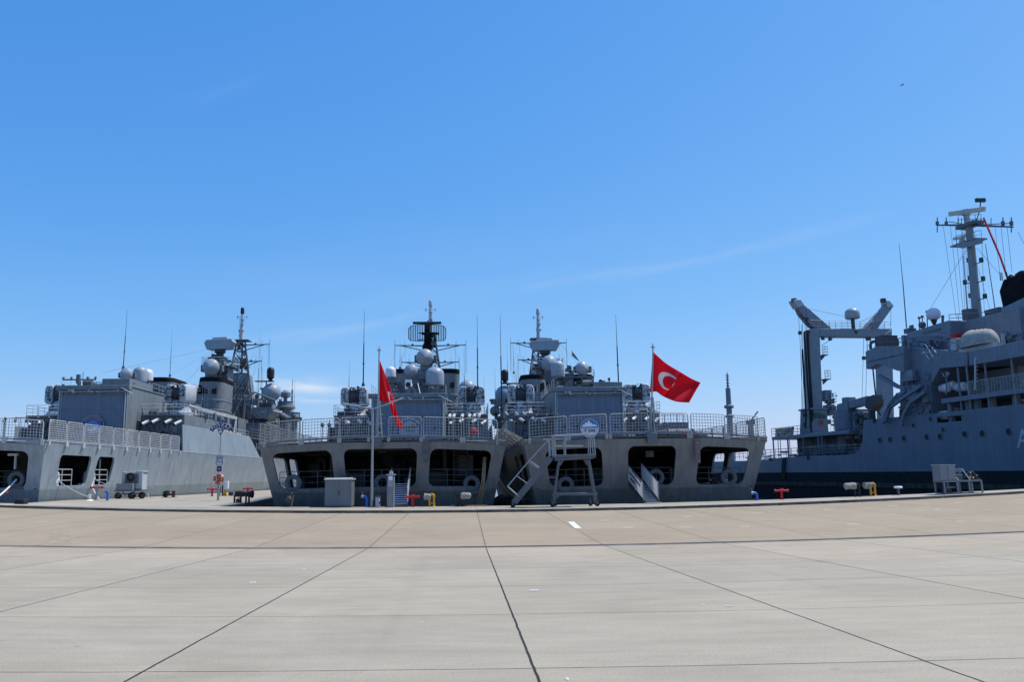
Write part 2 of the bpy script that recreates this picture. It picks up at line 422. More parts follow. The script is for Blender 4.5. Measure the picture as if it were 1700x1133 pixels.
def concrete(name, c0, c1, warm, joint_x=None, joint_y=(), rough=.82):
    m = bpy.data.materials.new(name); m.use_nodes = True; nt = m.node_tree; b = nt.nodes['Principled BSDF']
    b.inputs['Roughness'].default_value = rough; b.inputs['Specular IOR Level'].default_value = .3
    uv = nd(nt, 'ShaderNodeUVMap'); sp = nd(nt, 'ShaderNodeSeparateXYZ'); nt.links.new(uv.outputs[0], sp.inputs[0])
    def N(sc, det=8, rough_=.6, vec=None, dist=0):
        n = nd(nt, 'ShaderNodeTexNoise'); n.inputs['Scale'].default_value = sc; n.inputs['Detail'].default_value = det; n.inputs['Roughness'].default_value = rough_
        n.inputs['Distortion'].default_value = dist
        nt.links.new(vec or uv.outputs[0], n.inputs[0]); return n.outputs[0]
    def mp(s):
        k = nd(nt, 'ShaderNodeMapping'); k.inputs['Scale'].default_value = s; nt.links.new(uv.outputs[0], k.inputs[0]); return k.outputs[0]
    def mm(op, a, b_=None):
        n = nd(nt, 'ShaderNodeMath', operation=op)
        for i, v in enumerate((a, b_)):
            if v is None: continue
            if hasattr(v, 'node'): nt.links.new(v, n.inputs[i])
            else: n.inputs[i].default_value = v
        return n.outputs[0]
    c = ramp(nt, N(.30, 8, .68, mp((1, .9, 1)), .8), .34, c0, .66, c1)
    c = mul(nt, c, ramp(nt, N(1.2, 8, .7, mp((.5, 2.2, 1))), .30, (.86, .86, .86), .70, (1.06, 1.055, 1.05)))   # broom streaks across
    c = mul(nt, c, ramp(nt, N(.09, 4, .5, mp((.4, 2.0, 1))), .35, warm, .65, (1, 1, 1)))
    c = mul(nt, c, ramp(nt, N(38, 3, .7), .25, (.74, .74, .74), .75, (1.13, 1.13, 1.13)))
    c = mul(nt, c, ramp(nt, N(3.2, 10, .75, mp((1, 1.6, 1)), 1.2), .62, (1, 1, 1), .74, (.83, .82, .80)))           # scuffs
    c = mul(nt, c, ramp(nt, N(.7, 9, .72, mp((1.2, .7, 1)), 2.0), .60, (1, 1, 1), .76, (1.09, 1.08, 1.06)))
    if name != 'quay_concrete':
        s1 = nd(nt, 'ShaderNodeTexVoronoi'); s1.inputs['Scale'].default_value = .33; nt.links.new(uv.outputs[0], s1.inputs[0])
        c = mul(nt, c, ramp(nt, mm('ADD', s1.outputs['Distance'], mm('MULTIPLY', N(2.5, 4), .5)), .30, (.80, .79, .77), .40, (1, 1, 1)), .55)
        # slabs poured separately differ a little
        fl = nd(nt, 'ShaderNodeCombineXYZ')
        nt.links.new(mm('FLOOR', mm('DIVIDE', mm('SUBTRACT', sp.outputs[0], .63), 3.65)), fl.inputs[0]); nt.links.new(mm('FLOOR', mm('DIVIDE', mm('SUBTRACT', sp.outputs[1], 8.05), 3.55)), fl.inputs[1])
        wn = nd(nt, 'ShaderNodeTexWhiteNoise'); nt.links.new(fl.outputs[0], wn.inputs[0])
        c = mul(nt, c, ramp(nt, wn.outputs[0], 0, (.93, .93, .93), 1, (1.03, 1.025, 1.02)))
        if name == 'apron_concrete':                       # the last row of slabs before the drain was poured from a paler, pinker mix
            st_ = mm('GREATER_THAN', mm('ADD', sp.outputs[1], mm('MULTIPLY', N(.8, 4, .6, mp((.35, 1, 1))), 2.4)), 21.4); c = mul(nt, c, ramp(nt, st_, 0, (1, 1, 1), 1, (1.055, 1.025, 1.0)))
    if name != 'quay_concrete':                            # drips of oil and small dark spots, each with its own place
        for sc_, lo_s, hi_s, amt in ((.8, .035, .075, .74), (2.6, .03, .055, .80)):
            vs_ = nd(nt, 'ShaderNodeTexVoronoi'); vs_.inputs['Scale'].default_value = sc_; vs_.inputs['Randomness'].default_value = 1; nt.links.new(uv.outputs[0], vs_.inputs[0])
            sel = nd(nt, 'ShaderNodeSeparateColor'); nt.links.new(vs_.outputs['Color'], sel.inputs[0])
            on = mm('GREATER_THAN', sel.outputs[0], .55); dd = mm('ADD', vs_.outputs['Distance'], mm('MULTIPLY', N(14, 3), .05))
            mask = nd(nt, 'ShaderNodeMapRange'); nt.links.new(dd, mask.inputs[0]); mask.inputs[1].default_value = lo_s; mask.inputs[2].default_value = hi_s; mask.inputs[3].default_value = 1; mask.inputs[4].default_value = 0
            mx = nd(nt, 'ShaderNodeMixRGB'); mx.blend_type = 'MULTIPLY'; nt.links.new(mm('MULTIPLY', mask.outputs[0], on), mx.inputs[0]); nt.links.new(c, mx.inputs[1]); mx.inputs[2].default_value = (amt, amt * .98, amt * .95, 1); c = mx.outputs[0]
        # faint tyre tracks along and across
        for mp_s, th in (((.55, .02, 1), .60), ((.03, .35, 1), .63)):
            c = mul(nt, c, ramp(nt, N(1.6, 3, .5, mp(mp_s)), th, (1, 1, 1), th + .10, (.93, .925, .92)))
    wob = mm('MULTIPLY', mm('SUBTRACT', N(1.6, 3), .5), .03)
    j = None
    def line(coord, off, period, w, strength):
        a = mm('ABSOLUTE', mm('SUBTRACT', mm('FRACT', mm('ADD', mm('DIVIDE', mm('SUBTRACT', mm('ADD', coord, wob), off), period), .5)), .5))
        r_ = nd(nt, 'ShaderNodeMapRange'); nt.links.new(mm('MULTIPLY', a, period), r_.inputs[0])
        r_.inputs[1].default_value = w * .55; r_.inputs[2].default_value = w; r_.inputs[3].default_value = strength; r_.inputs[4].default_value = 0
        return mm('MULTIPLY', r_.outputs[0], mm('ADD', .55, mm('MULTIPLY', N(7, 4), .75)))
    ls = []
    if joint_x: ls.append(line(sp.outputs[0], *joint_x))
    for q in joint_y: ls.append(line(sp.outputs[1], *q))
    for k in ls: j = k if j is None else mm('MAXIMUM', j, k)
    if j is not None:
        mx = nd(nt, 'ShaderNodeMixRGB'); nt.links.new(mm('MINIMUM', j, 1), mx.inputs[0]); nt.links.new(c, mx.inputs[1]); mx.inputs[2].default_value = (.022, .021, .018, 1); c = mx.outputs[0]
    nt.links.new(c, b.inputs['Base Color'])
    bp = nd(nt, 'ShaderNodeBump'); bp.inputs['Strength'].default_value = .25; bp.inputs['Distance'].default_value = .004
    nt.links.new(N(60, 3), bp.inputs['Height']); nt.links.new(bp.outputs[0], b.inputs['Normal'])
    MATS[name] = m
concrete('apron_concrete', (.374, .328, .248), (.442, .389, .298), (.99, .96, .915), (.63, 3.65, .018, 1.15), ((8.05, 3.55, .016, .9),))
concrete('road_concrete', (.355, .290, .200), (.395, .325, .228), (1, .96, .91), (.63, 3.65, .022, .75))
concrete('quay_concrete', (.37, .335, .270), (.44, .40, .325), (.95, .91, .86), (.63, 5.2, .02, .5))

sheet('apron', [-30, -20, -12, -6] + [i * 1.0 for i in range(-4, 26)] + [DR - .24], 'apron_concrete')
sheet('road', [DR + .24] + [i * 1.0 for i in range(27, 45)] + [KB], 'road_concrete')
def xyv(x, v, z): return (x, v + bow(x), z + lift(x))
m = MB()
zt = zbase(DR) - .005
for a, b_ in zip(XS, XS[1:]):                  # recessed channel
    q = [xyv(a, DR - .24, zt), xyv(b_, DR - .24, zt), xyv(b_, DR - .24, zt - .22), xyv(a, DR - .24, zt - .22), xyv(a, DR + .24, zt - .22), xyv(b_, DR + .24, zt - .22), xyv(b_, DR + .24, zt), xyv(a, DR + .24, zt)]
    m.add(q, [(0, 1, 2, 3), (3, 2, 5, 4), (4, 5, 6, 7)])
m.build('drain_channel', 'grating', kind='structure')
m = MB()
for i in range(-460, 461):
    x = i * .085; y = DR + bow(x); z = zt + lift(x) + .012
    m.box(x - .021, x + .021, y - .235, y + .235, z - .03, z)
for a, b_ in zip(XS, XS[1:]):
    if abs(a) > 41 or abs(b_) > 41: continue
    for s_ in (-1, 1): m.beam(xyv(a, DR + s_ * .225, zt + .002), xyv(b_, DR + s_ * .225, zt + .002), .05, .03)
tag(m.build('drain_grating', mat('worn_iron', (.22, .205, .18), .9, .4, spec=.1)), 'long rusty slotted drain grating crossing the paving from side to side', 'drain grating')

# kerb: cast blocks with a broken dark joint along their foot
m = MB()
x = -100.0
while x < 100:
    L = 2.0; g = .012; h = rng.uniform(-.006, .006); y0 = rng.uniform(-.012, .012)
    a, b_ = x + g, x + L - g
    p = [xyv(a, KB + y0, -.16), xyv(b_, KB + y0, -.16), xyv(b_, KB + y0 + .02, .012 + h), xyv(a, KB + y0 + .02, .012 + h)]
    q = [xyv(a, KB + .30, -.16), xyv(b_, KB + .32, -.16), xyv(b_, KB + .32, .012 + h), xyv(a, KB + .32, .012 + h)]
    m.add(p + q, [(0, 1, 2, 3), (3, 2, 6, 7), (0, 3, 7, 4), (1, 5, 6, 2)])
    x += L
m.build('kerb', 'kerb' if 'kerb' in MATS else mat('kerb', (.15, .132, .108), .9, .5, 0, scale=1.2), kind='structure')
m = MB()
for a, b_ in zip(XS, XS[1:]):
    if abs(a) > 75 or abs(b_) > 75: continue
    for k in range(8):
        x0, x1 = a + (b_ - a) * k / 8, a + (b_ - a) * (k + 1) / 8
        w = (rng.uniform(.03, .12) if x0 > -12 else rng.uniform(0, .05)) if rng.random() < .8 else .01
        m.add([xyv(x0, KB - w, -.116), xyv(x1, KB - w, -.116), xyv(x1, KB + .01, -.116), xyv(x0, KB + .01, -.116)], [(0, 1, 2, 3)])
m.build('kerb_joint', mat('tar', (.028, .026, .022), .9, .4, scale=5), kind='structure')

# quay top, its face down to the water, and the finger pier beside the left-hand frigate
m = MB()
EX = [x for x in XS if -60 <= x <= 60]
me = bpy.data.meshes.new('quay'); V, Fc, UV = [], [], []
for x in EX:
    for y, z in ((KB + bow(x) + .3, 0), (KB + bow(x) + .3 + max(.4, (ED - KB - bow(x)) * .5), 0), (max(ED, KB + bow(x) + 1.2), 0), (max(ED, KB + bow(x) + 1.2), -2.6)):
        V.append((x, y, z + lift(x))); UV.append((x + .0583 * y, y))
for i in range(len(EX) - 1):
    for j in range(3): Fc.append((i * 4 + j, (i + 1) * 4 + j, (i + 1) * 4 + j + 1, i * 4 + j + 1))
me.from_pydata(V, [], Fc); uv = me.uv_layers.new(name='UVMap')
for l in me.loops: uv.data[l.index].uv = UV[l.vertex_index]
me.materials.append(MATS['quay_concrete']); o = bpy.data.objects.new('quay', me); COL.objects.link(o); o['kind'] = 'structure'
a0 = math.atan(80 / F)
fw, rt = Vector((-math.sin(a0), math.cos(a0), 0)), Vector((math.cos(a0), math.sin(a0), 0))
def finger(s, t, z): p = Vector((-37.2, 52, 0)) + rt * s + fw * t; return (p.x, p.y, z)
st = [-4.5, -1.5, 4, 14, 30, 55, 85, 190]; zz = [None, None, None, .40, .30, .16, .05, .0]
me = bpy.data.meshes.new('finger_pier'); V, Fc, UV = [], [], []
for t, z in zip(st, zz):
    for s_, dz in ((7.35, -3), (7.35, 0), (13, 0), (19.6, 0), (19.6, -3)):
        q_ = finger(s_, t, 0); V.append((q_[0], q_[1], (lift(q_[0]) if z is None else z) + dz + .006)); UV.append((s_, t))
for j in range(len(st) - 1):
    for i in range(4): Fc.append((j * 5 + i, j * 5 + i + 1, (j + 1) * 5 + i + 1, (j + 1) * 5 + i))
me.from_pydata(V, [], Fc); uv = me.uv_layers.new(name='UVMap')
for l in me.loops: uv.data[l.index].uv = UV[l.vertex_index]
me.materials.append(MATS['quay_concrete']); o = bpy.data.objects.new('pier', me); COL.objects.link(o); o['kind'] = 'structure'

# painted marks on the road
m = MB()
for cx, cy in ((309, 129), (385, 153), (583, 117), (576, 152), (773, 150), (816, 105), (1055, 94), (1130, 142), (1267, 81), (1414, 94), (1480, 70), (1490, 133), (1680, 62)):
    p = G(850 + cx / 2, 800 + cy / 2); w = 17 * p.y / F / 2 * rng.uniform(.8, 1.1)
    q = [(p.x - w, p.y - .12), (p.x + w, p.y - .10), (p.x + w, p.y + .12), (p.x - w, p.y + .11)]
    m.add([(x, y, zg(x, y) + .005) for x, y in q], [(0, 1, 2, 3)])
m.build('road_marking', mat('worn_paint', (.56, .53, .48), .7, .5, scale=14), kind='structure')
m = MB()
for pts in (((948, 867), (960, 878)),):
    a, b_ = G(*pts[0]), G(*pts[1]); w = .13
    q = [(a.x - w, a.y), (a.x + w, a.y), (b_.x + w, b_.y), (b_.x - w, b_.y)]
    m.add([(x, y, zg(x, y) + .005) for x, y in q], [(0, 1, 2, 3)])
m.build('road_marking', mat('fresh_paint', (.74, .74, .74), .6, .15, scale=10), kind='structure')

m = MB()                                                   # chips of paint and litter on the slabs
for px, py, w_ in ((1168, 1006, .05), (1208, 1007, .06), (1214, 1008, .04), (887, 981, .16), (942, 1129, .05), (700, 1034, .03), (560, 992, .03), (1250, 1010, .03), (1330, 940, .04), (1340, 941, .05), (1512, 928, .05), (420, 968, .12), (505, 946, .10)):
    p = G(px, py); a_ = rng.uniform(0, 3); q = [(p.x + w_ * math.cos(a_ + t) * (1 if k % 2 else .4), p.y + w_ * 1.3 * math.sin(a_ + t)) for k, t in enumerate((0, 1.3, 2.9, 4.4))]
    m.add([(x, y, zg(x, y) + .005) for x, y in q], [(0, 1, 2, 3)])
m.build('paint_fleck', 'worn_paint', kind='structure')
m = MB(); q = [G(82, 884), G(116, 882), G(118, 904), G(80, 905)]
m.add([(p.x, p.y, zg(p.x, p.y) + .004) for p in q], [(0, 1, 2, 3)]); m.build('paving_patch', mat('patch', (.335, .27, .185), .9, .25, scale=3), kind='structure')
# water
mw = bpy.data.materials.new('sea'); mw.use_nodes = True; nt = mw.node_tree; b = nt.nodes['Principled BSDF']
b.inputs['Base Color'].default_value = (.02, .045, .06, 1); b.inputs['Roughness'].default_value = .06; b.inputs['IOR'].default_value = 1.33
tc = nd(nt, 'ShaderNodeTexCoord'); n = nd(nt, 'ShaderNodeTexNoise'); n.inputs['Scale'].default_value = .9; n.inputs['Detail'].default_value = 4
nt.links.new(tc.outputs['Object'], n.inputs[0]); bp = nd(nt, 'ShaderNodeBump'); bp.inputs['Strength'].default_value = .35; bp.inputs['Distance'].default_value = .12
nt.links.new(n.outputs[0], bp.inputs['Height']); nt.links.new(bp.outputs[0], b.inputs['Normal']); MATS['sea'] = mw
MB().add([(-9000, 40, -1.75), (9000, 40, -1.75), (9000, 15000, -1.75), (-9000, 15000, -1.75)], [(0, 1, 2, 3)]).build('water', 'sea', kind='structure')
# land behind and to the sides of the paved apron, below it
MB().add([(-3000, -3000, -.9), (3000, -3000, -.9), (3000, 40, -.9), (-3000, 40, -.9)], [(0, 1, 2, 3)]).build('ground', mat('earth', (.2, .18, .15), .9, .3), kind='structure')
# ------------------------------------------------------------------ frigates
YAW = math.atan(80 / F)
DECK = 3.98
def hdeck(y): return interp(y, ((0, 7.65), (12, 7.72), (60, 7.8), (85, 6.4), (105, 2.9), (117, .12)))
def hlow(y): return interp(y, ((0, 6.8), (12, 7.0), (60, 7.1), (85, 4.6), (105, 1.3), (117, .08)))
def hbeam(y, z):
    t = z / DECK
    return hlow(y) + (hdeck(y) - hlow(y)) * t if t > 0 else hlow(y) + t * .8
def ztop(y): return interp(y, ((0, DECK), (58, DECK), (90, 5.0), (117, 7.2)))
def rake(z): return 1.3 * (1 - z / DECK)
def tfn(u, z):                                           # transom: u = -1..1 across
    return (u * hbeam(0, z), rake(z) - .45 * (1 - u * u) * 0 - .35 * (1 - u * u), z + .34 * (1 - u * u) * max(0, z) / DECK)
def sfn(sgn):
    def f(y, zn):                                        # zn: 0..1 of the local freeboard, below 0 down to the water
        z = zn * ztop(y) if zn > 0 else zn
        zz = min(z, DECK) if y < 60 else z * DECK / ztop(y)
        return (sgn * hbeam(y, zz), y + rake(min(z, DECK)) * max(0, 1 - y / 8), z)
    return f

class Ship:
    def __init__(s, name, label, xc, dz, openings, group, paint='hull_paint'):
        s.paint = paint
        s.t = thing('frigate', label, 'warship', (xc, 52, dz), YAW, group)
        s.Mi = (Matrix.Translation((xc, 52, dz)) @ Matrix.Rotation(YAW, 4, 'Z')).inverted()
        s.Mw = s.Mi.inverted(); s.dz = dz
        s.hull(openings)
    def L(s, px, py, y):                                 # sight line against the plane y = const of this ship
        o = s.Mi @ CAM; d = s.Mi.to_3x3() @ ray(px, py)
        return o + d * ((y - o.y) / d.y)
    def part(s, name, mb, m, parent=None, **k): return mb.build(name, m, parent or s.t, **k)
    def hull(s, ops):
        m = MB()
        plate(m, [(-1, -1.9), (1, -1.9), (1, DECK), (-1, DECK)], [rounded(a, b, z0, z1, .0, 1) if False else [(x / 7.3, z) for x, z in rounded(a * 7.3, b * 7.3, z0, z1, .42)] for a, b, z0, z1 in ops], tfn, .35)
        for sg in (-1, 1):
            hs_ = [[(y, z / DECK) for y, z in rounded(a, b, 1.1, 3.15, .35)] for a, b in ((2.2, 6.9), (8, 10.8))]
            plate(m, [(0, -1.9), (0, 1)] + [(y, 1) for y in (12, 30, 58, 75, 90, 105, 117)] + [(y, -1.9) for y in (117, 100, 80, 50, 25)], hs_, sfn(sg), .8)
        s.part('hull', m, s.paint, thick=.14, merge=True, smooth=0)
        m = MB(); ys = [0, 3, 6, 12, 20, 30, 45, 58, 75, 90, 105, 116]
        vs = []
        for y in ys:
            for k in range(-4, 5):
                u = k / 4; z = ztop(y) - .24 + (.34 * (1 - u * u) * max(.25, 1 - y / 40))
                vs.append((u * (hdeck(y) - .05), y + (.0 if y else .02 - .35 * (1 - u * u)), z))
        m.add(vs, [(j * 9 + i, j * 9 + i + 1, (j + 1) * 9 + i + 1, (j + 1) * 9 + i) for j in range(len(ys) - 1) for i in range(8)])
        s.part('flight_deck', m, 'deck', thick=.1)
        m = MB()                                         # rounded rubbing strip on the deck edge
        for sg in (-1, 1): m.path([(sg * (hdeck(y) + .02), y, ztop(y) - .03) for y in (0, 12, 30, 58, 75, 90)], .07, 6)
        m.path([tfn(u / 6, DECK - .04) for u in range(-6, 7)], .06, 6)
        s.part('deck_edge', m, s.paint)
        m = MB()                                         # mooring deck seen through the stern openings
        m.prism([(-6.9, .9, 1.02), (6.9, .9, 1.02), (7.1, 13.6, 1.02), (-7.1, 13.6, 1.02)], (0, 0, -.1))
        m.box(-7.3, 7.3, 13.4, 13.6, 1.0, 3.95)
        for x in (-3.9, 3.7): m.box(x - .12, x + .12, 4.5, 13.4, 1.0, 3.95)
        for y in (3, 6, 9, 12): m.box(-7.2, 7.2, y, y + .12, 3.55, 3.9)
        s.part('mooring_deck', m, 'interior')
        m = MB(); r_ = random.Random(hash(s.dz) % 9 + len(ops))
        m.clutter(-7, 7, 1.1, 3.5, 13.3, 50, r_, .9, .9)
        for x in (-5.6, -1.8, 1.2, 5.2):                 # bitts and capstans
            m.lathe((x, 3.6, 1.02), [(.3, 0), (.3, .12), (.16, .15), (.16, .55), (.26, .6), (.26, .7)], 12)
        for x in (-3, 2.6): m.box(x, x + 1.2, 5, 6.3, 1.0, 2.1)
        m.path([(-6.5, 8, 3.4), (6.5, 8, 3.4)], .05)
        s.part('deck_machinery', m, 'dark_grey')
        for a, b, z0, z1 in ops:                         # rails across the openings, a fairlead at the foot of each
            m = MB(); A, B = tfn(a, z0 + .02), tfn(b, z0 + .02)
            A = Vector((A[0] * (1.02 if a < 0 else 1), A[1] + .35, A[2])); B = Vector((B[0], B[1] + .35, B[2]))
            m.rail([A, B], 1.05, 3, 1.15, .022)
            s.part('guard_rail', m, 'mid_grey')
    def fairlead(s, x, z, y=.85, M='chock_grey', sq=False):
        m = MB(); m.torus((x, y, z), .40, .15, 20, 8, (R(90), 0, 0)); m.box(x - .5, x + .5, y - .1, y + .1, z - .62, z - .42)
        s.part('fairlead', m, M)
    def net(s, a, b, h=1.14, nx=12, nz=6, M='net_metal', lean=(0, 0, 0)):
        m = MB(); hv = Vector(lean) + Vector((0, 0, h)); m.net(a, b, hv, nx, nz)
        d = (Vector(b) - Vector(a)).normalized()
        for p in (Vector(a), Vector(b)):
            m.tube(p + Vector((0, 0, -.32)), p + hv * .85, .035, n=5); m.box(p.x - .09, p.x + .09, p.y - .03, p.y + .11, p.z - .4, p.z - .05)
        return s.part('safety_net', m, M)
    def whip(s, p, h, r=.045, lean=(0, 0), M='dark_grey'):
        m = MB(); p = Vector(p); t = p + Vector((lean[0], lean[1], h)); k = p.lerp(t, .55)
        m.lathe(p, [(.14, -.1), (.14, .12), (.09, .2), (.05, .35)], 8); m.tube(p, k, r, r * .8, 6); m.tube(k, t, r * .5, r * .22, 5); m.tube(p.lerp(t, .28) - Vector((0, 0, .06)), p.lerp(t, .28) + Vector((0, 0, .06)), r * 1.5, n=6)
        s.part('whip_antenna', m, M)
    def ball_dome(s, c, r, M='dome_grey', foot=None, squash=1.0):
        m = MB(); m.ball(c, r, 28, squash)
        o = s.part('radome', m, M, smooth=60)
        if foot is not None:
            m = MB(); c = Vector(c); m.lathe((c.x, c.y, foot), [(r * .75, 0), (r * .75, .1), (r * .45, .16), (r * .45, c.z - r * .9 - foot), (r * .7, c.z - r * .55 - foot)], 14); m.box(c.x - r * .5, c.x + r * .5, c.y - r * .75, c.y - r * .5, foot, foot + .6 * r)
            m.build('pedestal', 'upper_grey', o)
        return o
    def can_dome(s, c, r, h, foot, M='dome_grey'):       # cylinder with a domed top
        m = MB(); c = Vector(c); pr = [(r * .8, 0), (r * .97, .06 * r), (r, .25 * r), (r, h - r * .85)]
        pr += [(max(.004, r * math.cos(R(a))), h - r * .85 + r * .85 * math.sin(R(a))) for a in range(10, 91, 10)]
        m.lathe(c, pr, 28); o = s.part('radome', m, M, smooth=60)
        m = MB(); m.lathe((c.x, c.y, foot), [(r * .6, 0), (r * .6, .1), (r * .4, .2), (r * .4, c.z - foot - .25), (r * .75, c.z - foot)], 14)
        m.tube((c.x + r * .6, c.y, foot), (c.x + r * .6, c.y, c.z), .04); m.build('pedestal', 'upper_grey', o)
        return o
    def dish_dome(s, c, r, foot, M='dome_grey', yaw=0):  # fire-control dish: a shallow cone cover on a drum with a yoke
        c = Vector(c); m = MB(); m.lathe(c, [(r * .55, .75 * r), (r * .8, .6 * r), (r * .96, .25 * r), (r, 0), (r * .97, -.12 * r), (r * .8, -.36 * r), (r * .45, -.62 * r), (r * .12, -.78 * r), (.01, -.82 * r)], 28, (R(-84), 0, yaw))
        o = s.part('radome', m, M, smooth=50)
        m = MB(); m.box(c.x - r * 1.2, c.x - r * .9, c.y + .1 * r, c.y + .9 * r, c.z - .5 * r, c.z + .3 * r); m.box(c.x + r * .9, c.x + r * 1.3, c.y + .1 * r, c.y + .9 * r, c.z - .5 * r, c.z + .3 * r)
        m.box(c.x - r * .9, c.x + r * .9, c.y + r * .6, c.y + r * 1.2, c.z - .6 * r, c.z + .5 * r); m.lathe((c.x, c.y + r * .6, foot), [(r * .8, 0), (r * .8, .15), (r * .55, .25), (r * .5, c.z - r * .5 - foot)], 14)
        m.build('mounting', 'mid_grey', o, bevel=.03)
        return o
    def close_in_gun(s, x, y, z, turn=0.0, elev=10):
        M = Matrix.Translation((x, y, z)) @ Matrix.Rotation(turn, 4, 'Z')
        def fin(mb):
            mb.v = [(M @ Vector(v))[:] for v in mb.v]; return mb
        m = MB(); m.lathe((0, 0, 0), [(1.3, -.4), (1.3, 0), (1.12, .1), (1.02, .5), (.85, .95), (.55, 1.25)], 20)
        g = s.part('gun_mount', fin(m), 'light_grey', bevel=.02)
        m = MB(); r_ = random.Random(int(x * 10 + y))
        m.box(-.6, .6, -1.12, -.9, .28, .42)
        for _ in range(12):
            a = R(r_.uniform(-150, -30)); q = r_.uniform(.3, 1.1); rr = 1.06 - .35 * max(0, q - .4)
            m.boxc((rr * math.cos(a), rr * math.sin(a), q), (.16, .12, r_.uniform(.1, .3)), (0, 0, a))
        m.tube((.75, -1.0, .1), (.55, -.7, 1.1), .05); m.tube((.2, -1.25, .2), (.2, -1.0, .75), .04)
        fin(m).build('fittings', 'mid_grey', g)
        for sg in (-1, 1):
            m = MB(); pts = [(-.36, -.75, .95), (.30, -.75, .95), (.45, -.75, 1.25), (.45, -.75, 2.45), (.25, -.75, 2.75), (-.22, -.75, 2.8), (-.36, -.75, 2.65)]
            m.prism([(sg * (p[0] + .86), p[1], p[2]) for p in pts], (0, 1.6, 0))
            a = fin(m).build('ammunition_box', 'light_grey', g, bevel=.1)
            m = MB()
            for i in range(26):                          # latches and links on the rear face
                X, Z_ = sg * .88 + r_.uniform(-.32, .32), r_.uniform(1.2, 2.7)
                m.boxc((X, -.77, Z_), (r_.uniform(.05, .16), .08, r_.uniform(.04, .12)), (0, r_.uniform(-1, 1), 0))
            fin(m).build('latches', 'dark_grey', a)
        m = MB(); m.box(-.46, .46, -.55, .8, 1.35, 2.5); m.lathe((0, -.55, 1.95), [(.5, 0), (.52, .12), (.34, .3), (.12, .42)], 14, (R(90), 0, 0))
        for i in range(40): m.boxc((r_.uniform(-.45, .45), r_.uniform(-.85, -.55), r_.uniform(1.35, 2.75)), (r_.uniform(.06, .25),) * 2 + (r_.uniform(.06, .25),), (r_.random(), r_.random(), r_.random()))
        fin(m).build('breech', 'dark_grey', g)
        m = MB(); e = R(elev)
        for i in range(4):
            px_, pz = (-.13, .13)[i % 2], 2.2 + (-.13, .13)[i // 2]
            m.tube((px_, .7, pz), (px_, .7 + 2.0 * math.cos(e), pz + 2.0 * math.sin(e)), .05)
        fin(m).build('barrels', 'dark_grey', g)
    def hangar(s, x0, x1, zt, y0=24.0, y1=44.0, step=None, plate_z=None):
        m = MB(); m.box(x0, x1, y0, 37, DECK - .1, zt); m.box(x0 + .02, x1 - .02, 37, y1, DECK - .1, zt - 1.1); m.box(x0 - .25, x1 + .25, y0 - .35, y0 + .35, zt - .35, zt + .06)
        m.box(x0 - .08, x1 + .08, y0 + .3, 37, zt - .02, zt + .12)
        if step: m.box(step[0], step[1], y0 + .3, y0 + 6, zt + .1, zt + step[2])
        for sg, xx in ((-1, x0), (1, x1)):              # buttress fins along the side
            for y in (27.5, 33, 39): m.prism([(xx, y, DECK), (xx + sg * 1.15, y, DECK), (xx, y, zt - 1.3)], (0, .12, 0))
        h = s.part('hangar', m, 'upper_grey', bevel=.03)
        m = MB(); w = x1 - x0
        m.box(x0 + w * .05, x1 - w * .05, y0 - .10, y0 + .02, DECK, zt - .85)
        for k in range(1, 4): m.box(x0 + w * .05, x1 - w * .05, y0 - .115, y0 - .09, DECK + (zt - .85 - DECK) * k / 4 - .018, DECK + (zt - .85 - DECK) * k / 4 + .018)
        d = m.build('hangar_door', 'door_grey', h, bevel=.015)
        m = MB()
        for x in (.13, .31, .69, .87): m.box(x0 + w * x - .14, x0 + w * x + .14, y0 - .2, y0 - .1, DECK + 1.98, DECK + 2.26)
        for i in range(4): m.box(x0 + w * .5 - .62 + i * .33, x0 + w * .5 - .38 + i * .33, y0 - .2, y0 - .1, DECK + 1.98, DECK + 2.28)
        m.build('door_window', 'dark_grey', d)
        m = MB(); r_ = random.Random(int(x0 * 7))
        for xx in (x0 + .1, x1 - .1): m.tube((xx, y0 - .2, DECK), (xx, y0 - .2, zt - .3), .06); m.tube((xx + .16, y0 - .14, DECK), (xx + .16, y0 - .14, zt - .4), .03)
        m.tube((x0, y0 - .28, zt - .5), (x1, y0 - .28, zt - .5), .045)
        for i in range(9): m.boxc((r_.uniform(x0, x1), y0 - .32, zt - .45 + r_.uniform(-.1, .1)), (r_.uniform(.1, .3), .2, r_.uniform(.08, .18)))
        m.path([(x1 - .6, y0 - .3, zt - .1), (x1 + .7, y0 - .6, zt - .8)], .05)
        m.build('fittings', 'light_grey', h)
        m = MB(); r_ = random.Random(int(zt * 100))
        m.rail([(x0, y0 + .2, zt), (x0, 37, zt)], .9, 2, 1.8, .02); m.rail([(x1, y0 + 6, zt), (x1, 37, zt)], .9, 2, 1.8, .02)
        m.build('guard_rail', 'light_grey', h)
        m = MB()
        for i in range(16):
            x, y = r_.uniform(x0 + .4, x1 - .6), r_.uniform(y0 + .7, y0 + 8); m.box(x, x + r_.uniform(.15, .5), y, y + r_.uniform(.2, .6), zt + .1, zt + .1 + r_.uniform(.15, .55))
        for i in range(7):
            x, y = r_.uniform(x0 + .4, x1 - .6), r_.uniform(y0 + .7, y0 + 6); hh = r_.uniform(.5, 1.2); m.tube((x, y, zt), (x, y, zt + hh), .025); m.ball((x, y, zt + hh), r_.uniform(.05, .12), 8)
        m.build('roof_gear', 'mid_grey', h)
        return h
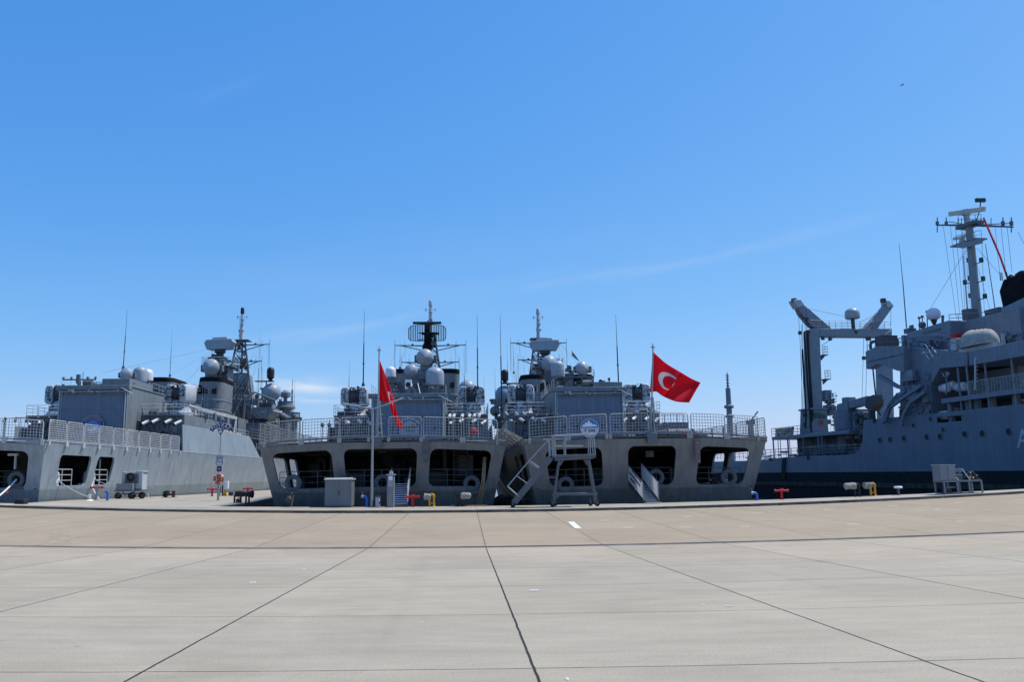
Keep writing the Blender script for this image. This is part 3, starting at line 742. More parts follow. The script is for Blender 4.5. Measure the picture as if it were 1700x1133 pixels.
    def side_block(s, sg, y0=25.5, y1=50.0, z1=6.5):
        """the flush side house between flight deck and funnels, with the gun platform and floodlights"""
        m = MB(); w0 = hdeck(30)
        m.add([(sg * (w0 - .01), y0, DECK - .2), (sg * (w0 - .01), y1 + 5.5, DECK - .2), (sg * (w0 - .16), y1, z1), (sg * (w0 - .16), y0, z1)], [(0, 1, 2, 3)])
        m.box(min(sg * 3.0, sg * (w0 - .3)), max(sg * 3.0, sg * (w0 - .3)), y0 + 1.5, y1, DECK - .1, z1 - .95)
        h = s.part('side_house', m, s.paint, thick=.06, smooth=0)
        a, b = sorted((sg * 3.3, sg * 7.3))
        m = MB(); m.box(a + (.2 if sg > 0 else 0), b - (.0 if sg > 0 else .2), y0 + 1.5, y0 + 9, z1 - 1.0, 7.45); m.box(a, b, y0 + 1.1, y0 + 10, 7.42, 7.56)
        m.box(min(sg * 3.3, sg * 6.2), max(sg * 3.3, sg * 6.2), y0 + 11, y1 - 3, z1 - 1, 7.8)
        p = m.build('gun_platform', 'upper_grey', h, bevel=.03)
        m = MB(); m.rail([(a, y0 + 1.2, 7.55), (b, y0 + 1.2, 7.55), ] if sg > 0 else [(b, y0 + 1.2, 7.55), (a, y0 + 1.2, 7.55)], 1.0, 3, .9, .025)
        m.rail([(sg * 7.3, y0 + 1.2, 7.55), (sg * 7.3, y0 + 10, 7.55)], 1.0, 3, 1.1, .022)
        m.rail([(sg * (w0 - .3), y0 + 10, z1 - .5), (sg * (w0 - .3), y1, z1 - .5)], 1.1, 3, 1.3, .025)
        m.build('guard_rail', 'light_grey', p)
        m = MB(); r_ = random.Random(int(50 + sg * 9 + s.dz * 10)); m.clutter(a + .1, b - .1, DECK, 7.4, y0 + 1.5, 34, r_, .35, .7)
        m.ladder((sg * 4.2, y0 + 1.2, DECK), (sg * 4.2, y0 + 1.2, 7.5)); m.build('fittings', 'mid_grey', p)
        m = MB(); m.box(min(sg * 4.9, sg * 5.9), max(sg * 4.9, sg * 5.9), y0 + 1.42, y0 + 1.52, DECK + .1, DECK + 2.0); m.build('doorway', 'black', p)
        for i, (x, z) in enumerate(((3.6, 6.6), (4.5, 6.75), (5.7, 6.7), (6.6, 6.55))):      # white floodlights over the flight deck
            m = MB(); c = Vector((sg * x, y0 + .7, z)); d = Vector((-sg * .55, -.55, -.42)).normalized()
            m.tube(c, c - d * .75, .15, .15, 12); m.tube(c + Vector((0, .3, 0)), (c.x, y0 + 1.6, z), .04)
            f = m.build('floodlight', 'white', p); m = MB(); m.tube(c + d * .05, c - d * .02, .165, .165, 12); m.build('lens', 'black', f)
        m = MB(); r_ = random.Random(int(5 + sg))
        for i in range(9):                               # stowed ropes and covered lockers along the rail
            y = y0 + 11 + i * 1.4; m.boxc((sg * 6.9, y, z1 - .1), (.5, r_.uniform(.4, 1.1), r_.uniform(.4, .8)))
        m.build('locker', 'cream', p, bevel=.08)
        return h
    def funnel(s, sg, y0=49.0, zb=6.5, zt=14.6, xb=2.0, xt=3.0, w=2.9, L=5.0):
        def ring(z, k, grow=0, tilt=0):                   # rounded plan, leaning aft and outboard
            xc = sg * (xb + (xt - xb) * k); ww = (w + 1.2 * (1 - k)) / 2 + grow; sl = -.9 * k; o = []
            for i in range(13):
                a = R(180 + 180 * i / 12); o.append((xc + ww * math.copysign(abs(math.cos(a)) ** .75, math.cos(a)), y0 + 1.5 + sl + (1.5 + grow) * math.sin(a), z))
            o += [(xc + ww * .95, y0 + L + sl * .2 + grow, z + tilt), (xc - ww * .95, y0 + L + sl * .2 + grow, z + tilt)]
            return o
        def skin(za, ka, zb_, kb, g=0):
            m = MB(); A, B = ring(za, ka, g), ring(zb_, kb, g); n = 15
            m.add(A + B, [tuple(range(n - 1, -1, -1)), tuple(range(n, 2 * n))] + [(i, (i + 1) % n, n + (i + 1) % n, n + i) for i in range(n)]); return m
        kz = (zt - .55 - zb) / (zt - zb)
        f = s.part('funnel', skin(zb, 0, zt - .55, kz), 'upper_grey', bevel=.05)
        skin(zt - .55, kz, zt, 1, .03).build('funnel_cap', 'soot', f, bevel=.04)
        m = MB(); k = .72; z = zb + (zt - zb) * k; xc = sg * (xb + (xt - xb) * k)
        for q in (246, 267, 293):
            a = R(q); ww = (w + 1.2 * (1 - k)) / 2; X = xc + ww * math.copysign(abs(math.cos(a)) ** .75, math.cos(a)); Y = y0 + 1.5 - .9 * k + 1.5 * math.sin(a); m.boxc((X, Y + .08, z + .5), (.55, .3, 1.1), (R(-5), 0, math.atan2(math.cos(a) * .8, -math.sin(a))))
        m.build('louvre', 'soot', f)
        m = MB()
        for kk in (.45, .62):
            A = ring(zb + (zt - zb) * kk, kk, .06); m.path(A + [A[0]], .03)
        m.ladder((xc, y0 - .35, zb), (xc, y0 - .85, zt - 1.2)); m.build('pipes', 'light_grey', f)
    def mast(s, y=73, zb=12.0, zp=22.2, zt=27.4, tip='black', yards=((21.5, 4.3), (18.9, 3.2)), M='mid_grey'):
        m = MB(); w0, w1 = 2.1, .6
        def leg(i, z):
            k = (z - zb) / (zp - zb); w = w0 + (w1 - w0) * k; return Vector(((-w, w, 0)[i], y + (-.6, -.6, 1.4)[i] * (1 - .6 * k), z))
        lv = [zb + (zp - zb) * k / 6 for k in range(7)]
        for i in range(3): m.tube(leg(i, zb), leg(i, zp), .2, .13, 8)
        for k in range(7):
            for i in range(3):
                m.tube(leg(i, lv[k]), leg((i + 1) % 3, lv[k]), .07)
                if k < 6: m.tube(leg(i, lv[k]), leg((i + 1) % 3, lv[k + 1]), .06)
        m.ladder((.25, y - .75, zb), (.1, y - .4, zp))
        m.box(-1.3, 1.3, y - .9, y + 1.1, zp - .08, zp + .06)
        r_ = random.Random(int(y * zp)); 
        for i in range(40):
            z = r_.uniform(zb + 1, zp - .3); k = (z - zb) / (zp - zb); w = 1.2 - .6 * k
            m.boxc((r_.uniform(-w, w), y + r_.uniform(-.7, .5), z), (r_.uniform(.15, .55), r_.uniform(.15, .5), r_.uniform(.15, .6)))
        for z, x in ((zb + 3.2, 1.5), (zb + 6.2, 1.2)): m.box(-x, x, y - 1.2, y + 1, z, z + .08); m.rail([(-x, y - 1.2, z), (x, y - 1.2, z)], .9, 2, .8, .025)
        t = s.part('mast', m, M)
        m = MB(); m.lathe((0, y, zp), [(.34, 0), (.30, .5), (.26, (zt - zp) * .55), (.2, (zt - zp) * .6), (.2, zt - zp - .95)], 12)
        m.lathe((0, y, zp + (zt - zp) * .62), [(.2, 0), (.36, .04), (.36, .1), (.2, .14)], 12); m.box(-.75, .75, y - .04, y + .04, zp + (zt - zp) * .7, zp + (zt - zp) * .7 + .06)
        for sg in (-1, 1): m.tube((sg * .72, y, zp + (zt - zp) * .7 - .2), (sg * .72, y, zp + (zt - zp) * .7 + .25), .07)
        for i in range(8): m.boxc((r_.uniform(-.4, .4), y - .3, zp + .3 + r_.random() * (zt - zp) * .45), (.22, .25, r_.uniform(.15, .4)))
        m.build('topmast', 'light_grey', t)
        m = MB(); m.lathe((0, y, zt - 1.0), [(.27, 0), (.29, .1), (.27, .8), (.2, .95), (.05, 1.0)], 14); m.build('antenna_cap', tip, t)
        for z, x in yards:
            m = MB()
            for sg in (-1, 1):
                m.tube((0, y, z), (sg * x, y, z + .12), .11, .08); m.tube((sg * x, y, z), (sg * x, y, z - 4.2), .028); m.tube((sg * .4, y, z - .85), (sg * x * .82, y, z + .06), .075); m.tube((0, y + .5, z), (sg * x * .9, y + .05, z + .1), .04)
                m.tube((sg * x, y, z - .1), (sg * x, y, z + .9), .025); m.tube((sg * x * .72, y, z), (sg * x * .72, y, z + .7), .025); m.lathe((sg * x * .5, y, z + .1), [(.02, 0), (.16, .05), (.16, .22), (.02, .26)], 8)
                m.tube((sg * x * .97, y, z), (sg * x * .97, y - 2, 9), .011, n=3); m.tube((sg * x * .7, y, z), (sg * x * .62, y - 2, 9), .011, n=3)
            m.build('yardarm', 'mid_grey', t)
        m = MB(); hz = 17.0                              # solid lower mast house with sloping sides
        A = [(-2.0, y - 1.6, DECK + 3), (2.9, y - 1.6, DECK + 3), (2.9, y + 3, DECK + 3), (-2.0, y + 3, DECK + 3)]; B = [(-1.1, y - .7, hz), (1.3, y - .7, hz), (1.3, y + 2, hz), (-1.1, y + 2, hz)]
        m.add(A + B, [(3, 2, 1, 0), (4, 5, 6, 7)] + [(i, (i + 1) % 4, 4 + (i + 1) % 4, 4 + i) for i in range(4)])
        h = s.part('mast_house', m, 'upper_grey', bevel=.04); m = MB(); m.clutter(-1.6, 2.0, 9, 15.5, y - 1.25, 34, r_, .5, .7); m.ladder((1.2, y - 1.5, 9), (.9, y - .8, hz)); m.rail([(-1.3, y - .9, hz), (1.5, y - .9, hz)], .9, 2, .8, .025)
        m.build('fittings', 'mid_grey', h)
        return t
    def box_radar(s, x, y, z, turn=R(-14), zb=7.0):
        M = Matrix.Translation((x, y, z)) @ Matrix.Rotation(turn, 4, 'Z'); m = MB()
        pts = [(-1.75, -.55, -.85), (1.55, -.55, -.85), (2.15, -.55, .1), (1.9, -.55, .55), (-1.9, -.55, .55), (-2.2, -.55, .1)]
        back = [(p[0] * .93, .85, p[2]) for p in pts]
        m.add(pts + back, [(5, 4, 3, 2, 1, 0), (6, 7, 8, 9, 10, 11)] + [(i, (i + 1) % 6, 6 + (i + 1) % 6, 6 + i) for i in range(6)])
        m.prism([(-1.35, -.2, .55), (1.2, -.2, .55), (1.0, -.1, .92), (-1.1, -.1, .92)], (0, .8, 0))
        m.v = [(M @ Vector(v))[:] for v in m.v]
        a = s.part('radar_antenna', m, 'dome_grey', bevel=.04)
        m = MB(); m.lathe((x, y, z - 1.9), [(.55, 0), (.5, .5), (.75, .6), (.75, .95), (.4, 1.05)], 16); m.build('turntable', 'dark_grey', a)
        m = MB(); m.prism([(x - 1.5, y - 1.4, zb), (x + 1.5, y - 1.4, zb), (x + 1.5, y + 1.6, zb), (x - 1.5, y + 1.6, zb)], (0, 0, z - 3.4 - zb))
        m.box(x - 1.9, x + 2.3, y - 1.9, y + 1.9, z - 3.45, z - 3.3); m.box(x - .8, x + .8, y - .7, y + .7, z - 3.3, z - 1.85)
        t = s.part('radar_tower', m, 'upper_grey', bevel=.03)
        m = MB(); m.rail([(x + 2.25, y + 1.8, z - 3.3), (x + 2.25, y - 1.85, z - 3.3), (x - 1.85, y - 1.85, z - 3.3), (x - 1.85, y + 1.8, z - 3.3)], 1.15, 3, .8, .03)
        m.build('guard_rail', 'light_grey', t)
        m = MB(); r_ = random.Random(int(x * 3 + y)); m.clutter(x - 1.6, x + 1.8, z - 6.5, z - 2, y - 1.5, 26, r_, .5, .6); m.clutter(x - .9, x + .9, z - 3.3, z - 1.6, y - .8, 14, r_, .35, .5); m.build('fittings', 'dark_grey', t)
    def bridge(s, y0=64, y1=88, zt=12.6, w=5.4):
        m = MB(); m.box(-w, w, y0, y1, DECK, 9.6); m.box(-w + .8, w - .8, y0 + 2, y1 - 2, 9.6, zt); m.box(-w - .2, w + .2, y0 - .2, y1 + .2, 9.5, 9.64)
        h = s.part('bridge_house', m, 'upper_grey', bevel=.04); m = MB(); r_ = random.Random(31 + int(s.dz * 10))
        m.clutter(-w, w, 5, 9.4, y0, 40, r_, .5, .8); m.clutter(-w + 1, w - 1, 9.7, zt, y0 + 2, 26, r_, .5, .7)
        m.rail([(-w, y0, 9.6), (w, y0, 9.6)], 1, 3, 1.3, .025); m.rail([(w, y0, 9.6), (w, y1, 9.6)], 1, 3, 1.5, .025); m.rail([(-w, y0, 9.6), (-w, y1, 9.6)], 1, 3, 1.5, .025)
        m.build('fittings', 'mid_grey', h)
    def flank_dome(s, sg, zc=13.2, black=True):
        """the big satellite dome on a bracket beside the mast, with a black drum antenna above it"""
        c = Vector((sg * 5.5, 70, zc)); s.ball_dome(c, 1.36, 'dome_grey', zc - 3.4)
        if black:
            m = MB(); m.box(min(sg * 3.2, sg * 5.9), max(sg * 3.2, sg * 5.9), 69, 70, zc + 1.55, zc + 1.66); m.tube((sg * 4.6, 70.4, zc - 2), (sg * 4.6, 70.4, zc + 1.6), .1)
            b = s.part('antenna_bracket', m, 'dark_grey'); m = MB(); p = (sg * 5.4, 69.5, zc + 1.66)
            m.lathe(p, [(.3, 0), (.3, .3), (.52, .45), (.55, 1.5), (.48, 1.8), (.3, 2.0), (.02, 2.06)], 18); m.build('drum_antenna', 'black', b)
        m = MB(); m.box(min(sg * 2.5, sg * 6.8), max(sg * 2.5, sg * 6.8), 66, 74, zc - 3.6, zc - 3.4); m.box(min(sg * 3, sg * 5), max(sg * 3, sg * 5), 66.5, 74, DECK, zc - 3.6)
        h = s.part('wing_platform', m, 'upper_grey'); m = MB(); m.rail([(sg * 2.5, 66, zc - 3.4), (sg * 6.8, 66, zc - 3.4), (sg * 6.8, 74, zc - 3.4)], 1, 3, 1, .025); r_ = random.Random(3)
        m.clutter(min(sg * 3, sg * 5), max(sg * 3, sg * 5), DECK + 1, zc - 3.8, 66.5, 26, r_, .5, .7); m.build('fittings', 'mid_grey', h)
    def cables(s, lines):
        m = MB()
        for a, b in lines: m.tube(a, b, .012, n=3)
        s.part('rigging', m, 'dark_grey')
    def flagstaff(s, top, foot, frame=True):
        m = MB(); top, foot = Vector(top), Vector(foot); m.tube(foot, top, .055, .04, 8); m.lathe(top, [(.04, 0), (.14, .02), (.14, .07), (.05, .1), (.02, .3)], 10)
        if frame:
            k = foot.lerp(top, .45)
            for dx in (-.12, .28): m.tube((foot.x + dx, foot.y + .1, foot.z), k + Vector((dx * .2, 0, 0)), .05)
            for q in (.1, .2, .3): c = foot.lerp(top, q); m.tube(c + Vector((-.15, 0, 0)), c + Vector((.3, 0, 0)), .03)
        s.part('flagstaff', m, 'galvanised')

# hull paint: grey above, a slightly darker and greener stained band along the quay level
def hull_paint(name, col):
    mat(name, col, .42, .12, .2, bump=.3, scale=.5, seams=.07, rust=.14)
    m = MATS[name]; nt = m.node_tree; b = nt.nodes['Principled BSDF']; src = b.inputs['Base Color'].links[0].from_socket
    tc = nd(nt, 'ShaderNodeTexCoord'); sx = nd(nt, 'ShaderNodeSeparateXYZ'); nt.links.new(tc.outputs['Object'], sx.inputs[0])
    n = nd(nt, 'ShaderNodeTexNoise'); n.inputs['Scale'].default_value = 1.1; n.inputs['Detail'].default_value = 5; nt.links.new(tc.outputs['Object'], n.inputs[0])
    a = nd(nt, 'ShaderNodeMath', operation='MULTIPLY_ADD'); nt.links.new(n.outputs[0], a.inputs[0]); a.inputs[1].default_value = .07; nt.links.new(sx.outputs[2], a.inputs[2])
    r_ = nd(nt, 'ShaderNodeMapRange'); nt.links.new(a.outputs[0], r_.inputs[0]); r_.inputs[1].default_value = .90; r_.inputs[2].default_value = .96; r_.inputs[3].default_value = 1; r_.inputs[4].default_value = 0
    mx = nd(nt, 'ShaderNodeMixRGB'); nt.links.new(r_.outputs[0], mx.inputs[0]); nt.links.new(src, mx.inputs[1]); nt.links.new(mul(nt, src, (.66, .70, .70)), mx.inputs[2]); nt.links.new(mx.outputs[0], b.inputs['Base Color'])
hull_paint('hull_paint', (.178, .192, .198)); hull_paint('hull_paint_sunlit', (.275, .335, .385))  # one paint, two tones: sunlight and shade on the hulls put into the colour
mat('door_grey', (.15, .185, .24), .4, .07, .12, seams=.05)
GRP = 'grey frigates moored side by side'
# ------------------------------------------------------------------ the three frigates
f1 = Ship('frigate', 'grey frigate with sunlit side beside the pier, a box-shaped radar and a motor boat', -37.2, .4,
          ((-.85, -.38, 1.0, 3.26), (-.16, .25, 1.0, 3.26), (.45, .89, 1.0, 3.26)), GRP, 'hull_paint_sunlit')
f2 = Ship('frigate', 'grey frigate seen stern on with a black lattice radar and a drooping red flag', -8.11, 0,
          ((-.92, -.43, 1.1, 3.3), (-.33, .28, 1.1, 3.3), (.39, .905, 1.1, 3.3)), GRP)
f3 = Ship('frigate', 'grey frigate seen stern on with a box-shaped radar and a flying red flag', 8.3, 0,
          ((-.85, -.38, 1.0, 3.24), (-.16, .25, 1.0, 3.24), (.45, .89, 1.0, 3.24)), GRP)

def px_net(s, px0, px1, **k):
    y = -.35
    a, b = s.L(px0, 735, y), s.L(px1, 735, y)
    f = lambda x: DECK + .30 * (1 - (x / 7.65) ** 2) + .10
    yy = lambda x: -.30 * (1 - (x / 7.65) ** 2) - .05
    s.net((a.x, yy(a.x), f(a.x)), (b.x, yy(b.x), f(b.x)), **k)
for a, b in ((437, 497), (501, 562), (564, 612), (645, 699), (703, 766), (770, 826)): px_net(f2, a, b, M='net_stern')
for a, b in ((880, 942), (946, 1008), (1014, 1077), (1087, 1144), (1149, 1206), (1211, 1262)): px_net(f3, a, b, M='net_stern')
for a, b in ((-40, 2), (5, 66)): px_net(f1, a, b, M='net_metal')
for i in range(10):                                       # lit row of nets down the side of the left-hand ship
    y = .3 + i * 2.42; f1.net((hdeck(y) + .06, y, DECK + .08), (hdeck(y + 2.25) + .06, y + 2.25, DECK + .08), h=1.25, nx=11, nz=9, M='net_metal')
for s in (f1, f2, f3):
    for i in range(8):
        y = .3 + i * 2.9
        if s is not f1: s.net((hdeck(y) + .06, y, DECK + .08), (hdeck(y + 2.7) + .06, y + 2.7, DECK + .08), nx=9, M='net_dirty')
        l = (-1.15, 0, -.55) if s is f3 else (0, 0, 0)
        s.net((-hdeck(y) - .06, y, DECK + .08), (-hdeck(y + 2.7) - .06, y + 2.7, DECK + .08), nx=9, M='net_dirty', lean=l)
# shared superstructure
f1.hangar(-3.1, 3.0, 10.0, step=(.5, 3.0, .75)); f2.hangar(-3.5, 3.2, 9.25); f3.hangar(-3.1, 3.3, 9.6, step=(.6, 3.3, .6))
for s in (f1, f2, f3):
    for sg in (-1, 1):
        s.side_block(sg)
        s.funnel(sg, zt={f1: 13.7, f2: 14.7, f3: 13.8}[s])
        s.flank_dome(sg, {f1: 13.9, f2: 14.4, f3: 13.4}[s], black=(s is f1 and sg > 0) or (s is f3 and sg < 0))
    s.bridge()
    m = MB(); m.box(-3.0, 3.0, 44, 50, DECK, 8.2); m.box(-2.2, 2.2, 46, 64, DECK, 10.2); m.box(-4.6, 4.6, 56, 64, DECK, 9.2)
    h = s.part('deckhouse', m, 'upper_grey', bevel=.03); m = MB(); r_ = random.Random(77); m.clutter(-2.2, 2.2, 8, 10, 46, 16, r_, .5, .6); m.clutter(-4.6, 4.6, 5, 9, 56, 30, r_, .6, .8); m.rail([(-4.6, 56, 9.2), (4.6, 56, 9.2)], 1, 3, 1.2, .025); m.build('fittings', 'mid_grey', h)
f1.close_in_gun(5.75, 30, 7.95, R(-24)); f1.close_in_gun(-5.75, 30, 7.95, 0)
f2.close_in_gun(5.75, 30, 7.75, 0); f2.close_in_gun(-5.75, 30, 7.75, R(-4))
f3.close_in_gun(5.75, 30, 7.75, 0); f3.close_in_gun(-5.75, 30, 7.75, R(-6))
f1.mast(); f3.mast(zt=27.0, tip='light_grey')
f2.mast(y=70, zb=12.5, zp=22.8, zt=27.9, tip='light_grey', yards=((20.9, 5.3), (18.35, 4.3)), M='mid_grey')
f1.box_radar(.1, 62, 20.0); f3.box_radar(-.1, 62, 19.6)

def at(s, px, py, y): return s.L(px, py, y)
# left-hand frigate
p = at(f1, 350, 610, 56); f1.dish_dome(p, 1.12, p.z - 2.2)
p = at(f1, 209, 622, 30); f1.dish_dome(p, .66, 10.6, yaw=R(-20))
p = at(f1, 232, 635, 39); f1.can_dome(p, .72, 1.75, 8.9); p = at(f1, 243.5, 633, 42); f1.can_dome(p, .68, 1.4, 8.9, 'dome_white')
f1.whip(at(f1, 204.5, 612, 31), 6.0, .05, (.05, 0)); f1.whip(at(f1, 282, 625, 54), 6.2, .035); f1.whip(at(f1, 392, 680, 56), 12.5, .05)
for a, b, c in ((427, 690, 545), (445, 700, 640), (484, 690, 640), (488, 690, 630)): q = at(f1, a, b, 60 + (a > 470) * 25); f1.whip(q, (b - c) * (112 + (a > 470) * 25) / F, .035)
m = MB(); c = at(f1, 131, 643, 24.6); z = c.z          # landing-light bar on the hangar roof
m.lathe(c, [(.35, -.9), (.3, -.3), (.16, .1), (.16, .55)], 10); m.box(c.x - 1.5, c.x + 1.5, c.y - .05, c.y + .05, z + .62, z + .74)
for x in (-1.45, -.73, 0, .73, 1.45): m.box(c.x + x - .07, c.x + x + .07, c.y - .08, c.y + .08, z + .74, z + .95)
m.box(c.x - .2, c.x + .1, c.y - .25, c.y, z + .3, z + 1.15); m.tube((c.x + .3, c.y, z + .7), (c.x + .3, c.y, z + 1.4), .03); m.tube((c.x - .5, c.y, z - .8), c + Vector((0, 0, .4)), .05); m.tube((c.x + .6, c.y + .2, z - .8), c + Vector((0, 0, .3)), .04)
m.tube((c.x - 1, c.y, z - .8), (c.x - 1, c.y, z + .2), .03); m.tube((c.x - 1, c.y, z + .15), (c.x + 2.5, c.y, z + .2), .01)
f1.part('landing_lights', m, 'mid_grey')
m = MB(); a = at(f1, 325, 678, 37); b = at(f1, 392, 695, 45)   # boat-handling boom along the side
m.beam(a, b, .3, .34); m.tube(a, (a.x - 1, a.y - 1.5, a.z + .3), .2, .2, 8); m.lathe((a.x - .2, a.y, 6.4), [(.35, 0), (.3, a.z - 6.5)], 10); m.tube(b, (b.x, b.y, 6.4), .09); m.tube(b, (b.x + .2, b.y - 1.5, 6.4), .06)
f1.part('boat_boom', m, 'light_grey')
for s in (f1, f3):                                        # tall signal post with lamps on the corner of the flight deck
    sg = -1; m = MB(); x0 = -7.0
    m.tube((x0, 22.5, DECK), (x0, 22.5, DECK + 3.0), .06); m.tube((x0 - .2, 22.5, DECK + 3.0), (x0 + 4.0, 22.5, DECK + 3.2), .05)
    for k in range(5): m.tube((x0 + k * .95, 22.4, DECK + 2.7), (x0 + k * .95 + .2, 22.2, DECK + 3.1), .12, .09, 8); m.tube((x0 + k * .95 + .4, 22.5, DECK), (x0 + k * .95 + .4, 22.5, DECK + 3.1), .03)
    s.part('floodlight_frame', m, 'mid_grey')
m = MB()
for k, x in enumerate((-7.2, -6.6, -5.9, -5.2)): m.tube((x, 20, DECK), (x, 20, DECK + 2.3 + .4 * (k == 1)), .035); m.ball((x, 20, DECK + 2.3), .19, 10)
f2.part('floodlight_frame', m, 'dark_grey')
# pennant number boat in the davits
bt = thing('motor_boat', 'small grey motor boat with F 247 on its stern, hung in davits', 'boat', f1.Mw @ Vector((6.3, 61, 10.0)), YAW)
m = MB(); sec = []
for y, w, zb_, zt_ in ((0, 1.55, -.55, .75), (2, 1.62, -.75, .78), (4.5, 1.4, -.75, .95), (6.5, .75, -.5, 1.15), (7.6, .05, .2, 1.3)):
    sec.append([(-w, y, zt_), (-w * .88, y, .05), (-w * .35, y, zb_), (w * .35, y, zb_), (w * .88, y, .05), (w, y, zt_)])
vs = [p for r_ in sec for p in r_]
m.add(vs, [(j * 6 + i, j * 6 + i + 1, (j + 1) * 6 + i + 1, (j + 1) * 6 + i) for j in range(4) for i in range(5)] + [tuple(range(5, -1, -1))] + [(j * 6, (j + 1) * 6, (j + 1) * 6 + 5, j * 6 + 5) for j in range(4)])
m.build('hull', 'upper_grey', bt); m = MB(); m.box(-.9, .9, 2.2, 4.6, .8, 1.75); m.box(-1.0, 1.0, 2.0, 4.8, 1.75, 1.82); m.box(-1.3, 1.3, .3, 1.6, .75, .95); m.build('cabin', 'mid_grey', bt, bevel=.05)
m = MB(); m.box(-.75, .75, 2.17, 2.2, 1.1, 1.6); m.box(.9, .93, 2.5, 4.2, 1.1, 1.6); m.build('window', 'glass', bt)
m = MB(); add_text(m, 'F 247', .62, facing((0, -.02, .32))); m.build('pennant_number', 'light_grey', bt)
m = MB(); m.rail([(-1.4, .2, .8), (-1.5, 2, .8)], .5, 1, .8, .025); m.ball((-1.0, .4, 1.05), .2, 10); m.path([(1.65, 0, .5), (1.7, 4, .6), (1.4, 6, .9)], .06); m.build('fittings', 'white', bt)
m = MB()
for y in (60.5, 66.5): m.path([(4.0, y, 8.9), (4.2, y, 12.2), (5.4, y, 13.0), (6.9, y, 12.4)], .14, 6); m.tube((6.6, y, 12.4), (6.4, y, 10.8), .02)
m.box(3.2, 7.5, 60, 68, 8.55, 8.75); m.box(3.2, 6.2, 60, 68, DECK, 8.5)
f1.part('davit', m, 'upper_grey')
m = MB(); r_ = random.Random(8)                            # torpedo tubes, lockers and railings at the break of the side house
for k in range(3): m.tube((6.0 + k * .35, 53 + k * .4, 5.2 + .45 * (k % 2)), (6.6 + k * .3, 57.5, 5.2 + .45 * (k % 2)), .2, .2, 10)
for i in range(26): m.boxc((r_.uniform(3.5, 7.3), r_.uniform(52, 63), DECK + r_.uniform(.2, 2.2)), (r_.uniform(.1, .5), r_.uniform(.1, .7), r_.uniform(.3, 1.2)))
for y in (53, 56, 59, 62): m.tube((7.2, y, DECK), (7.2, y, 8.6), .07)
m.rail([(7.4, 51, 6.4), (7.4, 62, 6.4)], 1.1, 3, 1.2, .03); m.rail([(7.6, 56, DECK), (7.6, 84, DECK)], 1.1, 3, 1.5, .03); m.box(6.0, 7.5, 51, 62, 6.3, 6.4)
f1.part('waist_gear', m, 'mid_grey')
m = MB()                                                   # forward gun-deck clutter right of the boat
for (a, b, c) in ((474, 672, 92), (486, 690, 98)):
    p = at(f1, a, b, c - 20); m.lathe((p.x, p.y, p.z - 6), [(.8, 0), (.8, 5.2), (1.5, 5.4), (1.5, 5.6), (1.2, 5.7), (1.1, 6.3), (1.2, 6.4)], 18)
p = at(f1, 474, 655, 76); m.lathe((p.x, p.y, p.z - 2), [(.3, 0), (.3, 1.4), (.8, 1.6), (.8, 2.2), (.3, 2.6)], 12)
a, b = at(f1, 462, 686, 72), at(f1, 480, 698, 66)
m.tube(a, b, .45, .45, 12); a, b = at(f1, 482, 686, 80), at(f1, 497, 697, 74); m.tube(a, b, .4, .4, 12)
for k in range(6): a = at(f1, 462 + k * 7, 700, 74); m.tube((a.x, a.y, a.z - 3), (a.x, a.y, a.z + 1.2), .05)
f1.part('decoy_launcher', m, 'upper_grey')
# middle frigate
p = at(f2, 648.5, 627, 34); f2.can_dome(p, .55, 1.15, 9.3, 'dome_white')
p = at(f2, 682.5, 616, 36); f2.dish_dome(p, .72, 9.3)
p = at(f2, 722, 641, 32); f2.can_dome(p, .95, 1.95, 9.3)
p = at(f2, 705.5, 594, 60); f2.dish_dome(p, 1.2, p.z - 2.6)
m = MB(); p = at(f2, 705.5, 606, 61); m.prism([(-1.9, 58.5, 10), (1.9, 58.5, 10), (1.9, 63, 10), (-1.9, 63, 10)], (0, 0, 3.4)); m.box(-1.2, 1.2, 59.5, 62.5, 13, p.z - 1.0); m.box(-1.7, 1.7, 58.6, 63, p.z - 1.8, p.z - 1.65); m.clutter(-1.7, 1.7, 10.5, 15.5, 58.5, 30, random.Random(4), .5, .7); m.rail([(-1.7, 58.6, p.z - 1.65), (1.7, 58.6, p.z - 1.65)], .9, 3, .7, .03)
f2.part('radar_tower', m, 'mid_grey')
m = MB(); p = at(f2, 678, 640, 27); m.ball(p, .38, 14); m.box(p.x - .3, p.x + .3, p.y - .45, p.y + .2, p.z - .5, p.z + .5); m.lathe((p.x, p.y, 9.3), [(.3, 0), (.2, p.z - 9.7)], 10)
for q in (-.7, .7): m.tube((p.x + 1.2, p.y + q, 9.3), (p.x + .9, p.y, 10.6), .04)
o = f2.part('camera_turret', m, 'white'); m = MB(); m.tube((p.x, p.y - .47, p.z), (p.x, p.y - .4, p.z), .24, .24, 14); m.build('lens', 'black', o)
m = MB(); m.clutter(-3.2, 3, 9.3, 12.3, 33, 60, random.Random(12), .9, 1.1); m.box(-3.1, 3.0, 36, 43, 9.2, 11.8); f2.part('equipment_house', m, 'mid_grey')
m = MB(); c = at(f2, 709, 553, 68.6); W2, H2 = 2.75, 1.25   # open lattice search antenna, dished
def ant(u, v): return Vector((c.x + W2 * u, c.y - .2 - .7 * (1 - u * u) - .25 * (1 - v * v) + .8, c.z + H2 * v * (1 - .18 * u * u - (.22 if abs(u) > .99 else 0))))
for i in range(-8, 9):
    u = i / 8; m.path([ant(u, v / 4) for v in range(-4, 5)], .05, 4)
for j in range(-4, 5): m.path([ant(u / 8, j / 4) for u in range(-8, 9)], .06 if abs(j) == 4 else .035, 4)
for u in (-.5, 0, .5): m.tube(ant(u, 0), (c.x, c.y + 1.4, c.z), .07); m.tube(ant(u, -.9), (c.x, c.y + 1.2, c.z - .8), .06)
